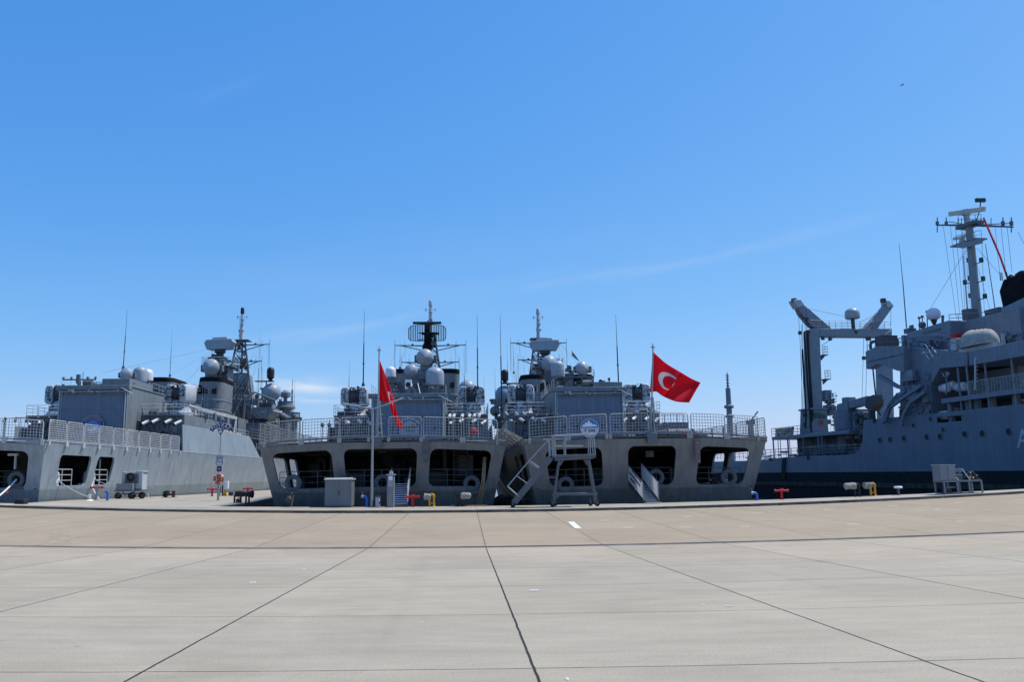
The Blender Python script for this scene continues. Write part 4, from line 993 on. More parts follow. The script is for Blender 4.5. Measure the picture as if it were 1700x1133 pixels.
m.tube((c.x, c.y - 1.6, c.z - .9), (c.x, c.y + .6, c.z - 1.1), .1); m.box(c.x - .3, c.x + .3, c.y - 1.9, c.y - 1.4, c.z - .9, c.z - .5); m.lathe((c.x, c.y + 1.0, c.z - 2.3), [(.8, 0), (.7, .6), (.5, 1.0), (.5, 2.2), (.35, 3.4)], 12)
o = f2.part('search_antenna', m, 'soot'); m = MB(); q = at(f2, 709, 536.5, 69); m.tube((q.x - 2.1, q.y, q.z), (q.x + 2.1, q.y, q.z), .2, .2, 10); m.box(q.x - .3, q.x + .3, q.y - .2, q.y + .6, c.z + .5, q.z); m.build('identification_bar', 'black', o)
for a, b, c_, y in ((603, 640, 512, 27), (793, 645, 520, 27), (771, 690, 580, 29), (804, 700, 624, 29), (579, 660, 598, 40), (664, 612, 566, 66), (756, 640, 571, 66)):
    q = at(f2, a, b, y); f2.whip(q, (b - c_) * (52 + y) / F, .06 if y == 27 else .03, ((603 - a) * 0, 0), 'black')
m = MB(); r_ = random.Random(2)
for px in (745, 752, 766, 778, 786, 794):                  # launch tubes and floodlights beside the hangar
    q = at(f2, px, 694, 25.4); m.tube(q, q + Vector((.12, .5, .3)), .16, .16, 10); m.tube((q.x, q.y + .4, DECK), q + Vector((0, .4, 0)), .04)
f2.part('floodlight', m, 'light_grey')
m = MB(); m.boxc(at(f2, 785, 718, 12), (.5, .5, .5)); q = at(f2, 786, 717, 12); m.ball(q, .32, 12); f2.part('canvas_bundle', m, 'red')
# right-hand stern frigate
p = at(f3, 911.5, 604, 57); f3.dish_dome(p, 1.08, p.z - 2.4)
p = at(f3, 926, 625, 39); f3.can_dome(p, .74, 1.75, 8.5)
p = at(f3, 967, 612, 32); f3.dish_dome(p, .74, 9.7, yaw=R(25))
m = MB(); q = at(f3, 953, 627, 31); m.box(q.x - 1.9, q.x + 1.9, 30, 34, q.z - .15, q.z); m.box(q.x - 1.5, q.x - .9, 31, 33.5, 9.6, q.z - .1); m.lathe((q.x + .75, 32, 9.6), [(.75, 0), (.8, q.z - 9.8)], 16); m.rail([(q.x - 1.9, 30, q.z), (q.x + 1.9, 30, q.z)], .6, 2, .8, .025); m.clutter(q.x - 1.9, q.x + 1.9, 9.7, q.z, 30.4, 26, random.Random(6), .5, .5)
for k in range(12): m.boxc((q.x - .4 + rng.uniform(-.5, .3), 31, q.z + rng.uniform(.1, 1.1)), (.3, .3, .35))
f3.part('radar_platform', m, 'mid_grey')
m = MB(); q = at(f3, 1000, 640, 26); m.boxc((q.x, 26, q.z + .2), (.75, .5, .4), (0, .5, 0)); m.lathe((q.x, 26, 9.6), [(.2, 0), (.2, q.z - 9.6)], 8); q = at(f3, 1011, 630, 26); m.tube((q.x, 26, 9.6), q, .04); m.ball(q, .14, 10); f3.part('night_sight', m, 'dark_grey')
for a, b, c_, y in ((833, 680, 520, 27), (1027, 640, 520, 26), (823, 690, 610, 30), (986, 640, 605, 34), (843, 640, 570, 60), (853, 620, 566, 66)):
    q = at(f3, a, b, y); f3.whip(q, (b - c_) * (52 + y) / F, .065 if b - c_ > 110 else .03, (-.05, 0), 'black')
m = MB()                                                   # port-side platform crowded with decoy gear and drums
q = at(f3, 822, 683, 34); m.ball(q, .55, 18); q = at(f3, 838, 664, 36); m.box(q.x - 1.6, q.x + 1.6, q.y - 1, q.y + 1, q.z - .12, q.z); r_ = random.Random(21)
for i in range(46): p = at(f3, r_.uniform(818, 866), r_.uniform(664, 712), 34 + r_.uniform(-2, 3)); m.boxc(p, (r_.uniform(.15, .6), r_.uniform(.2, .6), r_.uniform(.15, .7)))
for px in (843, 860, 872): p = at(f3, px, 692, 25.6); m.tube(p, p + Vector((-.25, .4, .35)), .2, .2, 12)
p = at(f3, 846, 700, 26); m.lathe((p.x, p.y, DECK), [(1.0, 0), (1.0, .4), (.5, .6), (.5, p.z - DECK)], 14)
f3.part('decoy_launcher', m, 'upper_grey')
m = MB(); q = at(f3, 1246, 706, 14); m.lathe((q.x, q.y, DECK), [(.35, 0), (.3, .2), (.22, 1.7), (.3, 1.75)], 10); m.tube((q.x, q.y, DECK + 1.8), (q.x + .6, q.y - .2, DECK + 2.6), .06); m.box(q.x - .3, q.x + .3, q.y - .2, q.y + .2, DECK + 1.55, DECK + 1.9); f3.part('deck_gun', m, 'mid_grey')
m = MB(); q = at(f3, 1122, 705, 16)
m.prism([(q.x - .6, 16, DECK), (q.x + .7, 16, DECK), (q.x + 1.1, 16, DECK + 1.9), (q.x - .6, 16, DECK + 1.9)], (0, 1.5, 0)); m.box(q.x + 1.9, q.x + 2.6, 16, 17, DECK, DECK + 1.0); m.rail([(q.x - 1, 18, DECK), (q.x + 1.2, 18, DECK)], 2.7, 3, .5, .03); f3.part('deck_locker', m, 'mid_grey')
db = thing('rubber_boat', 'grey inflatable boat with a red band lying on the flight deck behind the stern nets', 'boat', f3.Mw @ Vector((4.2, 9, DECK + .1)), YAW)
m = MB(); m.path([(-1.2, 2, .5), (-1.15, -.6, .5), (-.8, -.9, .55), (.9, -.9, .55), (1.15, -.6, .5), (1.2, 2, .5)], .33, 10); m.box(-1, 1, -.5, 2, .25, .4); m.boxc((.1, .2, .85), (1.6, .7, .4)); m.build('tube', 'mid_grey', db, smooth=60)
m = MB(); m.boxc((.15, -1.17, .62), (.9, .1, .16), (0, .2, 0)); m.boxc((.45, -1.15, .42), (.5, .1, .1)); m.build('band', 'red', db)
# fairleads in the openings, ladders and boards on the transoms
for s, l in ((f2, ((487, 803), (635, 802), (783, 804))), (f3, ((939, 806), (1089, 793), (1210, 793))), (f1, ((27, 797),))):
    for a, b in l: q = at(s, a, b, .85); s.fairlead(q.x, q.z)
for y, z in ((3.1, 1.62), (8.5, 1.62)):                    # white roller fairleads in the side openings
    m = MB(); m.torus((6.95, y, z), .36, .15, 18, 8, (0, R(90), 0)); m.torus((6.9, y - .75, z), .34, .16, 18, 8, (0, R(90), R(30))); m.box(6.6, 7.0, y - 1.2, y + .5, 1.05, 1.25); f1.part('fairlead', m, 'dome_white')
m = MB(); m.rail([(7.12, 2.3, 1.1), (7.15, 5.0, 1.1)], 1.1, 3, 1.3, .03); m.rail([(7.12, 8.1, 1.1), (7.15, 10.7, 1.1)], 1.1, 3, 1.5, .03); m.tube((7.0, 9.7, 1.1), (6.9, 9.9, 3.0), .06); f1.part('guard_rail', m, 'light_grey')
q0, q1 = at(f2, 765, 800, 4), at(f2, 765, 756, 4); m = MB(); m.ladder((q0.x, 4, 1.0), (q1.x, 4.6, 3.7), .95, sp=.34, r=.045)
for k in range(8): z = 1.15 + k * .34; m.box(q0.x - .47, q0.x + .47, 4 + k * .07, 4.22 + k * .07, z - .03, z)
f2.part('ladder', m, 'mid_grey')
m = MB(); q = at(f2, 634, 756, 3); m.lathe((q.x, 3, 3.55), [(.05, 0), (.26, -.08), (.3, -.16), (.1, -.18)], 12); q = at(f2, 800, 765, 5); m.box(q.x - 1.6, q.x - .6, 5, 5.4, 1.9, 3.2); f2.part('deck_lamp', m, 'mid_grey')
m = MB(); q = at(f3, 1079, 754, 1.5); m.box(q.x - .25, q.x + .25, 1.5, 1.9, q.z - .2, q.z + .18); m.box(q.x - .12, q.x + .12, 1.4, 1.5, q.z - .1, q.z + .1); f3.part('deck_lamp', m, 'chock_grey')
m = MB(); q = at(f1, 22, 756, .8); m.box(q.x - .35, q.x + .25, .8, 1.0, q.z - .05, q.z + .1); m.tube((q.x + .1, .9, q.z), (q.x + .12, .9, q.z - .9), .08); f1.part('deck_lamp', m, 'light_grey')
for s, px, M_o in ((f2, 707, 'mid_grey'), (f3, 1156, 'orange')):
    q = at(s, px, 752, -.05); m = MB(); m.box(q.x - .16, q.x + .16, -.36, -.28, q.z - .65, q.z + .85); o = s.part('signal_board', m, 'mid_grey')
    m = MB()
    for k in (-.5, .05, .6): m.boxc((q.x, -.38, q.z + k), (.14, .08, .14)) if s is f3 else m.ball((q.x, -.42, q.z + k), .1, 10)
    m.build('lamp', M_o, o)
f2.flagstaff(at(f2, 629.5, 583, -.2), at(f2, 627, 735, -.2)); f3.flagstaff(at(f3, 1084, 578, -.2), at(f3, 1081, 728, -.2))
m = MB()
q = at(f2, 655, 660, 23.7)
for s in (f2, f3):                                         # heavy tapered bracket either side of the flagstaff
    px = 620 if s is f2 else 1076
    a = at(s, px, 735, -.3); m2 = MB(); m2.box(a.x - .1, a.x + .55, -.55, -.3, DECK - .35, DECK + .3); s.part('staff_bracket', m2, 'mid_grey', bevel=.03)
f1.cables([(Vector((0, 73, 24)), Vector((3.5, 50, 7))), (Vector((0, 73, 22)), Vector((-2, 30, 12))), (Vector((4, 73, 21.5)), Vector((5.4, 70, 14)))])
f3.cables([(Vector((-4, 73, 21.5)), Vector((-5, 60, 9))), (Vector((-3, 73, 21.5)), Vector((-3, 56, 9))), (Vector((3.5, 73, 21.5)), Vector((3.2, 60, 10)))])
f2.cables([(Vector((-5, 70, 20.9)), Vector((-4, 36, 10))), (Vector((5, 70, 20.9)), Vector((4.4, 50, 9)))])

# crowded decks: vents, lockers, reels, aerials and stays, a few groups to each ship
for n_, s in enumerate((f1, f2, f3)):
    q_ = random.Random(40 + n_ * 7); zt_ = (10.1, 9.35, 9.7)[n_]
    for (x0, x1, y0, y1, z, n, h), M_ in zip(((-2.8, 2.8, 25, 36.5, zt_, 30, .9), (3.4, 6.2, 36, 47, 7.8, 34, 1.6), (-6.2, -3.4, 36, 47, 7.8, 34, 1.6), (-4.5, 4.5, 56, 64, 9.2, 44, 2.4), (-4.4, 4.4, 66, 84, 12.6, 40, 2.0), (3.4, 7.2, 27, 35, 7.5, 14, 1.0), (-7.2, -3.4, 27, 35, 7.5, 14, 1.0), (-6.5, 6.5, 64, 74, 9.3, 30, 2.6), (-6.2, 6.2, 13, 22.5, 4.1, 16, .8)),
                                          ('mid_grey', 'upper_grey', 'mid_grey', 'dark_grey', 'mid_grey', 'mid_grey', 'dark_grey', 'upper_grey', 'dark_grey')):
        m = MB(); m.gear(x0, x1, y0, y1, z, n, q_, h); s.part('deck_gear', m, M_)
    m = MB()
    for i in range(9): x = q_.uniform(-6, 6); m.tube((x, q_.uniform(60, 80), q_.uniform(9, 12)), (x + q_.uniform(-.3, .3), 74, q_.uniform(15, 19)), .03, .012, 4)
    s.part('whip_antenna', m, 'dark_grey')
    s.cables([((sg * a_, 73, 21.3), (sg * b_, c_, d_)) for sg in (-1, 1) for a_, b_, c_, d_ in ((3.9, 4.5, 52, 8), (3.0, 3.2, 48, 9.5), (2.2, 2.0, 60, 12), (3.4, 6.5, 40, 8))])
# ------------------------------------------------------------------ fleet oiler on the right, its near side in shade
OA = R(11.1)
OX = P(1432, 700, 94); OX.z = 0
OM = Matrix.Translation(OX) @ Matrix.Rotation(OA, 4, 'Z'); OI = OM.inverted()
ol = thing('supply_ship', 'dark blue-grey supply ship in shade, with a white letter A on its side', 'ship', OX, OA)
def O(px, py, x):                                          # sight line against the plane x = const of the ship; x runs inboard, y astern
    o = OI @ CAM; d = OI.to_3x3() @ ray(px, py); return o + d * ((x - o.x) / d.x)
def OY(px, py, y):
    o = OI @ CAM; d = OI.to_3x3() @ ray(px, py); return o + d * ((y - o.y) / d.y)
def op(name, m, mt, parent=None, **k): return m.build(name, mt, parent or ol, **k)
def opoly(mb, pts, x, d):                                  # outline on plane x, extruded inboard by d
    return mb.prism([O(a, b, x) for a, b in pts], (d, 0, 0))
def obox(mb, px0, py0, px1, py1, x, d):
    a, b = O(px0, py0, x), O(px1, py1, x); z0, z1 = sorted((a.z, b.z)); y0, y1 = sorted((a.y, b.y))
    return mb.box(x, x + d, y0, y1, z0, z1)

zb = 1.55                                                  # top of the black boot band
y_bow = O(1700, 700, 0).y - 16; B = 18
def side(y):                                               # plan of the near side: straight, rounding in at the stern
    return 0 if y < 44 else (y - 44) ** 2 / 22
top = [(1262, 765), (1300, 760), (1345, 757.5), (1401, 756), (1420, 754), (1428, 746), (1432.5, 734), (1434.5, 698), (1530, 689), (1700, 671)]
tp = [(O(a, b, 0).y, O(a, b, 0).z) for a, b in top]; tp.append((y_bow, tp[-1][1] + .35)); z0_ = tp[0][1]
for q_ in (36, 44, 46, 48, 50, 52): tp.insert(0, (float(q_), z0_ + .15 * (q_ - 25) / 27))
rec = [(O(1556, 686, 0).y, O(1556, 672, 0).z, O(1556, 705, 0).z), (O(1603, 690, 0).y, 0, 0)]
hole = [(O(a, b, 0).y, O(a, b, 0).z) for a, b in ((1556, 693), (1600, 689.5), (1600, 699), (1556, 703))]
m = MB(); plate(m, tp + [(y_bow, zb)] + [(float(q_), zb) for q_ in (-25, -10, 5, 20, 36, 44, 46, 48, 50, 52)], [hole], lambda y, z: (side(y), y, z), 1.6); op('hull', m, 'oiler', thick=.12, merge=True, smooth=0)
m = MB(); ys = [y_bow, -30, -15, 0, 10, 19, 27, 36, 44, 46, 48, 50, tp[0][0]]
ys = sorted(set([y for y in ys if y >= y_bow]))
def strip(zs, nm, mt, off=0):
    m = MB(); n = len(zs); m.add([(side(y) - off, y, z) for y in ys for z in zs], [(j * n + i, (j + 1) * n + i, (j + 1) * n + i + 1, j * n + i + 1) for j in range(len(ys) - 1) for i in range(n - 1)]); return op(nm, m, mt, thick=.1, smooth=0)
strip((-2.2, -.35, .05, zb), 'boot_topping', 'boot_black')
strip((-.15, .35), 'fender_strip', 'fouling', .12)
m = MB(); zd = 3.55                                   # decks, far side and stern
yk = O(1435, 700, 0).y; zm = O(1435, 699, 0).z - 1.1
m.prism([(side(y), y, zd - .9) for y in (yk, 10, 19, 30, 44, 46, 48, 50, tp[0][0])] + [(B - side(tp[0][0]), tp[0][0], zd - .9), (B, 44, zd - .9), (B, yk, zd - .9)], (0, 0, -.1))
m.box(.1, B, y_bow, yk, zm - .1, zm); m.box(.3, B - .3, yk - .3, yk, zd - 1, zm)
m.box(B - .1, B, y_bow, 44, -2, zm); m.add([(side(tp[0][0]), tp[0][0], -2), (B - side(tp[0][0]), tp[0][0], -2), (B - side(tp[0][0]), tp[0][0], zd - .2), (side(tp[0][0]), tp[0][0], zd - .2)], [(0, 1, 2, 3)])
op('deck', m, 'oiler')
for a, b in ((1461, 731), (1478, 730), (1501, 728), (1539, 726), (1561, 725), (1566, 714), (1602, 721), (1631, 720), (1675, 717), (1545, 696), (1545, 684), (1517, 707)):
    p = O(a, b, -.06); r_ = .30 if b > 715 else .2
    m = MB(); m.lathe((p.x, p.y, p.z), [(r_ + .07, -.04), (r_ + .07, .05), (r_, .06), (r_, .0)], 14, (0, R(-90), 0)); o = op('porthole', m, 'oiler'); m = MB(); m.lathe((p.x - .03, p.y, p.z), [(r_, 0), (r_, .02)], 14, (0, R(-90), 0)); m.build('pane', 'black', o)
p = O(1697, 733, -.08); m = MB(); add_text(m, 'A', 2.35, Matrix.Translation((p.x, p.y - .15, p.z + .15)) @ Matrix.Rotation(R(-90), 4, 'Z') @ Matrix.Rotation(R(90), 4, 'X')); op('hull_letter', m, 'light_grey')
m = MB()
for a, b, c, d in ((1450, 684, 1450, 703), (1452, 684, 1452, 700), (1494, 680, 1494, 697), (1497, 680, 1497, 697)): m.tube(O(a, b, -.15), O(c, d, -.15), .08)
for a, b, c, d in ((1305, 760, 1304, 795), (1302, 762, 1301, 785), (1343, 757, 1343, 764), (1281, 761, 1281, 766)): m.tube(O(a, b, 0) - Vector((.2 - side(O(a, b, 0).y), 0, 0)), O(c, d, 0) - Vector((.2 - side(O(c, d, 0).y), 0, 0)), .13)
op('hull_pipe', m, 'dark_grey')

# after deck: shelter with posts, lockers, railings
m = MB(); a, b = O(1307, 757, 1.6), O(1392, 752, 1.6); zt_ = O(1350, 721, 1.2).z
m.box(1.2, B - 1, b.y - 3, O(1281, 725, 1.2).y, zt_ - .35, zt_ + .1); op('shelter_roof', m, 'oiler_up', bevel=.03)
m = MB(); m.box(3.2, B - 3, b.y, a.y, zd - 1, zt_ - .3); op('shelter_house', m, 'dark_grey')
m = MB()
for px in (1283, 1307, 1333, 1358, 1364): y = O(px, 740, 1.3).y; m.tube((1.4, y, zd - .9), (1.4, y, zt_ - .2), .11)
for px in (1290, 1325, 1350): y = O(px, 740, 1.3).y; m.tube((3.0, y, zd - .9), (3.0, y, zt_ - .2), .09)
op('shelter_post', m, 'oiler_up')
m = MB(); r_ = random.Random(5)
for i in range(60): y = r_.uniform(b.y - 4, a.y); m.boxc((r_.uniform(1.0, 3.0), y, zd - .6 + r_.uniform(0, 1.3) ** 1.5), (r_.uniform(.1, .6), r_.uniform(.1, .9), r_.uniform(.1, .7)))
for i in range(16): y = r_.uniform(yk + .3, b.y); m.boxc((r_.uniform(1.2, 3.0), y, zd + r_.uniform(-.6, 3)), (r_.uniform(.3, .9), r_.uniform(.3, .9), r_.uniform(.3, 1.0)))
op('deck_machinery', m, 'mid_grey')
m = MB(); m.rail([(side(y) + .15, y, zd - .05 + .02 * y / 10) for y in (tp[0][0], 48, 44, 30, 19, 12, yk + 1)], 1.15, 3, 1.3, .035)
m.rail([(1.3, O(1281, 720, 1.3).y, zt_ + .1), (1.3, O(1340, 720, 1.3).y, zt_ + .1)], 1.15, 3, 1.1, .035); m.rail([(1.3, O(1281, 720, 1.3).y, zt_ + .1), (9, O(1281, 720, 1.3).y, zt_ + .1)], 1.15, 3, 1.1, .035)
for k in range(14): y = O(1286 + k * 2.2, 715, 1.3).y; m.tube((1.4, y, zt_ + .1), (1.5, y - .15, zt_ + 1.2), .09)
y0_, y1_ = O(1345, 745, .6).y, O(1397, 745, .6).y
m.rail([(.5, y0_, zd), (.5, y1_, zd)], 1.3, 3, 2.5, .05)
op('guard_rail', m, 'mid_grey')
m = MB()
for q in (0, .18, .36, .55, .8): m.beam((.45, y0_, zd + .25 + q), (.45, y1_, zd + .3 + q), .14, .06)
op('gangway_rack', m, 'oiler_up')
m = MB(); r_ = random.Random(9)                            # pale deck gear on the open stern
for i in range(40): y = r_.uniform(a.y + .5, 33); m.boxc((r_.uniform(1.5, 8), y, zd - .8 + r_.uniform(0, 1.7)), (r_.uniform(.2, 1.2), r_.uniform(.15, 1.0), r_.uniform(.06, .35)))
for i in range(9): y = r_.uniform(a.y, 33); m.tube((2.5, y, zd - .8), (2.5, y, zt_ + r_.uniform(-1, 1)), .06)
op('deck_gear', m, 'light_grey')

# replenishment gantry
gy = 14.5
def gp(px, py, d=0): return OY(px, py, gy + d)
def gpoly(mb, pts, t=1.5, d=0): return mb.prism([gp(a, b, d) for a, b in pts], (0, t, 0))
m = MB(); gpoly(m, ((1343, 549), (1347, 546), (1361, 546), (1366, 680), (1347, 680))); op('gantry_post', m, 'oiler_light', bevel=.08); m = MB(); gpoly(m, ((1463, 559), (1481, 547), (1485, 705), (1467, 705)))
gm = op('gantry_post', m, 'oiler_light', bevel=.08)
m = MB(); gpoly(m, ((1361.3, 546), (1481, 546), (1481, 560), (1361.3, 559)), 1.3, .1); op('gantry_beam', m, 'oiler_light', bevel=.05)
for pts in (((1354, 546), (1381, 545.8), (1336, 507), (1325, 510), (1330, 521), (1346, 540)), ((1436, 546), (1457, 546), (1484, 508), (1474, 502), (1468, 511))):
    m = MB(); gpoly(m, pts, 1.1, .2); o = op('gantry_boom', m, 'oiler_light', bevel=.05)
    m = MB()
    if pts[0][0] < 1400: gpoly(m, ((1317.5, 498), (1329, 497), (1336, 507), (1325, 511)), 1.4, .05)
    else: gpoly(m, ((1472, 499), (1477, 499), (1484, 508), (1474, 511)), 1.4, .05)
    m.build('boom_head', 'light_grey', o, bevel=.05)
    m = MB()
    for k in range(5):
        f = k / 4; a_, b_ = (pts[4] if pts[0][0] < 1400 else pts[4]), pts[5 if len(pts) > 5 else 0]
        q = gp(a_[0] + (b_[0] - a_[0]) * f, a_[1] + (b_[1] - a_[1]) * f + 2, .5); m.ball(q, .2, 8); m.tube(q, q + Vector((0, 0, .7)), .03)
    q = gp(1318 if pts[0][0] < 1400 else 1466, 499, .5); m.boxc(q, (.5, .6, .5)); m.build('sheave', 'dark_grey', o)
m = MB(); c = gp(1415.5, 530, .6); pr = [(.75, 0), (.95, .1), (.98, .3), (.98, .75)] + [(max(.01, .98 * math.cos(R(t))), .75 + .8 * math.sin(R(t))) for t in range(12, 91, 13)]
m.lathe(c, pr, 24); o = op('radome', m, 'dome_grey', smooth=60); m = MB(); m.lathe((c.x, c.y, gp(1415, 546).z), [(.5, -.9), (.6, -.2), (.25, 0), (.25, c.z - gp(1415, 546).z)], 12); m.build('pedestal', 'dark_grey', o)
m = MB(); q0, q1 = gp(1346, 546, 0), gp(1479, 546, 0); m.rail([(q0.x, gy, q0.z), (q1.x, gy, q0.z)], 1.15, 3, .9, .022); m.rail([(q0.x, gy + 1.4, q0.z), (q1.x, gy + 1.4, q0.z)], 1.15, 3, .9, .022)
for a_, b_, w in ((1362, 590, 9), (1365, 630, 11), (1372, 668, 13)):
    q = gp(a_, b_, .7); W_ = w * q.y / F * 0 + w * .077; m.box(q.x, q.x + W_, gy, gy + 1.3, q.z - .12, q.z); m.rail([(q.x, gy, q.z), (q.x + W_, gy, q.z), (q.x + W_, gy + 1.3, q.z)], 1.1, 3, .6, .025)
    m.prism([(q.x, gy + .4, q.z - .1), (q.x + W_ * .8, gy + .4, q.z - .1), (q.x, gy + .4, q.z - .7)], (0, .3, 0))
op('gantry_walkway', m, 'mid_grey')
m = MB(); gpoly(m, ((1346, 680), (1373, 680), (1376, 720), (1345, 720)), 2.6, -.3); gpoly(m, ((1345, 677.5), (1375, 677.5), (1375, 680.5), (1345, 680.5)), 3.0, -.5); gpoly(m, ((1376, 672), (1386, 672), (1386, 690), (1376, 690)), 1.5, 0); gpoly(m, ((1370, 648), (1381, 648), (1381, 666), (1370, 666)), 1.3, .1)
o = op('winch_cab', m, 'oiler_up', bevel=.05); m = MB()
for a_, b_ in ((1351, 1356), (1358, 1363), (1365, 1371)): gpoly(m, ((a_, 686), (b_, 686), (b_, 695), (a_, 695)), .1, -.36)
m.build('window', mat('green_glass', (.03, .12, .09), .08, .1), o); m = MB(); q = gp(1364, 701, -.45); m.torus(q, .26, .07, 16, 6, (R(90), 0, 0)); m.build('lifebuoy', 'orange', o)
m = MB(); m.ladder(gp(1381, 720, 0), gp(1381, 655, 0), .5); m.ladder(gp(1388, 720, .5), gp(1386, 690, .5), .5)
for i in range(30): q = gp(1372 + r_.uniform(0, 18), r_.uniform(655, 722), r_.uniform(-.5, 1)); m.boxc(q, (r_.uniform(.1, .5),) * 2 + (r_.uniform(.1, .6),))
m.build('fittings', 'mid_grey', o)
m = MB()                                                   # hoses and tackle hanging from the gantry
for pts, w in ((((1336, 560), (1341, 640), (1347, 718)), .16), (((1340, 552), (1344, 620), (1349, 690)), .22), (((1341, 553), (1345, 640), (1348, 700)), .2), (((1332, 580), (1336, 650), (1338, 700), (1337, 712)), .16), (((1336, 565), (1335, 552), (1340, 549), (1345, 552)), .14), (((1449, 612), (1453, 650), (1457, 682), (1462, 690)), .13)):
    m = MB(); m.path([gp(a_, b_, -.3 if a_ < 1400 else -3) for a_, b_ in pts], w * .75, 7); op('hose', m, 'rubber')
m = MB()
for a_, b_, c_, d_ in ((1325, 515, 1328, 560), (1328, 560, 1333, 690), (1332, 515, 1334, 700), (1338, 512, 1339, 548), (1338, 512, 1404, 526), (1460, 520, 1428, 535), (1331, 540, 1331, 710), (1434, 560, 1431, 665), (1440, 560, 1437, 665), (1479, 510, 1479, 540), (1386, 560, 1363, 575)):
    m.tube(gp(a_, b_, .2), gp(c_, d_, .2), .03, n=4)
for a_, b_ in ((1328, 553), (1337, 690), (1336, 705), (1339, 530), (1434, 595), (1366, 562), (1378, 563), (1440, 563), (1443, 563)): m.boxc(gp(a_, b_, .1), (.35, .35, .45))
op('tackle', m, 'dark_grey')
# deck crane
cx = 4.0
m = MB(); p = O(1409, 755, cx); r1 = 1.15; zt1 = O(1409, 681, cx).z
m.lathe((cx, p.y, zd - 1), [(1.2, 0), (1.2, O(1409, 716, cx).z - zd + 1), (1.45, O(1409, 714, cx).z - zd + 1), (1.45, zt1 - zd + 1)], 18); obox(m, 1388, 683, 1396, 702, cx - .3, 2.0); obox(m, 1414, 686, 1429, 712, cx - .4, 2.2); obox(m, 1395, 683, 1425, 700, cx + .2, 2.2)
c = op('deck_crane', m, 'oiler_up', bevel=.06); m = MB(); a_, b_ = O(1396, 678, cx), O(1447, 664, cx); m.beam(a_, b_, 1.0, .95); obox(m, 1397, 661, 1408, 683, cx - .6, 1.2); m.build('jib', 'oiler_up', c, bevel=.05)
m = MB(); opoly(m, ((1437, 662), (1449, 656), (1452, 672), (1445, 683), (1436, 677)), cx - .6, 1.2); obox(m, 1441, 682, 1447, 700, cx - .3, .6); m.build('jib_rest', 'dark_grey', c); m = MB(); m.tube(O(1392, 672, cx), O(1391, 690, cx), .2); m.tube(O(1440, 702, cx), O(1470, 662, cx), .03)
for i in range(22): m.boxc(O(r_.uniform(1418, 1434), r_.uniform(690, 745), cx - .6), (r_.uniform(.3, .9),) * 2 + (r_.uniform(.3, .9),))
m.build('fittings', 'dark_grey', c)

# bridge block
m = MB(); x0 = .35
opoly(m, ((1499, 575), (1606, 586), (1606, 608), (1560, 612), (1545, 640), (1548, 696), (1494, 700), (1494, 618)), x0, 12)
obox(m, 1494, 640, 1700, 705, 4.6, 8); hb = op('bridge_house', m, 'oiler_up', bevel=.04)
m = MB(); opoly(m, ((1437, 584), (1455, 575.5), (1500, 575), (1500, 618), (1488, 615.5), (1470, 608), (1456, 604.5), (1441, 613.5), (1438, 613)), -.6, 1.0)
q = O(1470, 576, -.6); m.box(-.6, 9, O(1500, 600, -.6).y, O(1440, 600, -.6).y, q.z - 1.3, q.z - 1.15); m.box(8.8, 9.2, O(1500, 600, -.6).y, O(1440, 600, -.6).y, q.z - 2.6, q.z)
op('bridge_wing', m, 'oiler_up', hb)
m = MB(); opoly(m, ((1497, 573), (1507, 553), (1575, 532), (1578, 560), (1578, 587)), 2.0, 9); obox(m, 1577, 540, 1700, 585, 3.4, 7); op('wheelhouse', m, 'oiler_up', hb, bevel=.04)
m = MB(); opoly(m, ((1532, 551.5), (1560, 544.5), (1560, 548), (1532, 555)), 1.93, .1); m.build('window', 'glass', hb)
# open decks
m = MB(); a_, b_ = O(1607, 584, -.3), O(1700, 584, -.3)
m.box(-.3, 5.5, y_bow, a_.y, O(1607, 608, -.3).z, O(1607, 584, -.3).z); bd = op('boat_deck', m, 'oiler_up', bevel=.04)
m = MB(); z1 = O(1603, 690, 0).z; zr = O(1606, 657, -.2).z; yr0, yr1 = O(1562, 660, -.2).y, y_bow
m.prism([(-.2, yr0, zr - .45), (-.2, yr0, zr), (-.2, yr1, zr), (-.2, yr1, zr - .3)], (4.8, 0, 0)); op('walkway_deck', m, 'oiler_up')
m = MB()
for px in (1592, 1607, 1638, 1683): y = O(px, 650, 0).y; m.tube((.1, y, zm), (.1, y, O(1607, 608, 0).z), .1)
for px in (1580, 1610, 1625, 1650, 1690): y = O(px, 660, 1).y; m.box(.6, 1.0, y - .25, y + .25, zm, zr - .3)
m.tube(O(1571, 656, -.1), O(1571, 618, -.1), .06); op('deck_post', m, 'oiler_up')
m = MB(); y = O(1606, 640, -.15).y; m.net((-.15, y, zr), (-.15, y_bow, zr), (0, 0, 1.25), 60, 8, .014, .03); op('safety_net', m, 'net_metal')
m = MB(); ra, rb = O(1619, 648, -.3), O(1619, 594, -.3); m.tube(ra, rb, .09); 
for k in range(9): q = ra.lerp(rb, k / 8.5); m.tube(q, q + Vector((0, -.35, .02)), .03)
op('mast_ladder', m, 'light_grey')
m = MB(); r_ = random.Random(15)
for k in range(80):                                        # lockers, vents and pipes along the house front
    y = r_.uniform(y_bow + 14, O(1560, 640, 4.5).y); z = r_.uniform(zm + .2, O(1607, 610, 0).z - .5); m.boxc((4.45, y, z), (r_.uniform(.1, .5), r_.uniform(.2, .9), r_.uniform(.2, .9)))
for k in range(50): p = O(r_.uniform(1496, 1548), r_.uniform(622, 695), x0 - .05); m.boxc(p, (r_.uniform(.08, .3), r_.uniform(.15, .7), r_.uniform(.15, .7)))
for k in range(9): a_ = O(1505 + k * 5, r_.uniform(630, 650), x0 - .15); m.tube(a_, a_ - Vector((0, r_.uniform(-.5, .5), r_.uniform(1, 3))), .06)
op('fittings', m, 'oiler', hb)
m = MB()                                                   # boat davits folded against the side
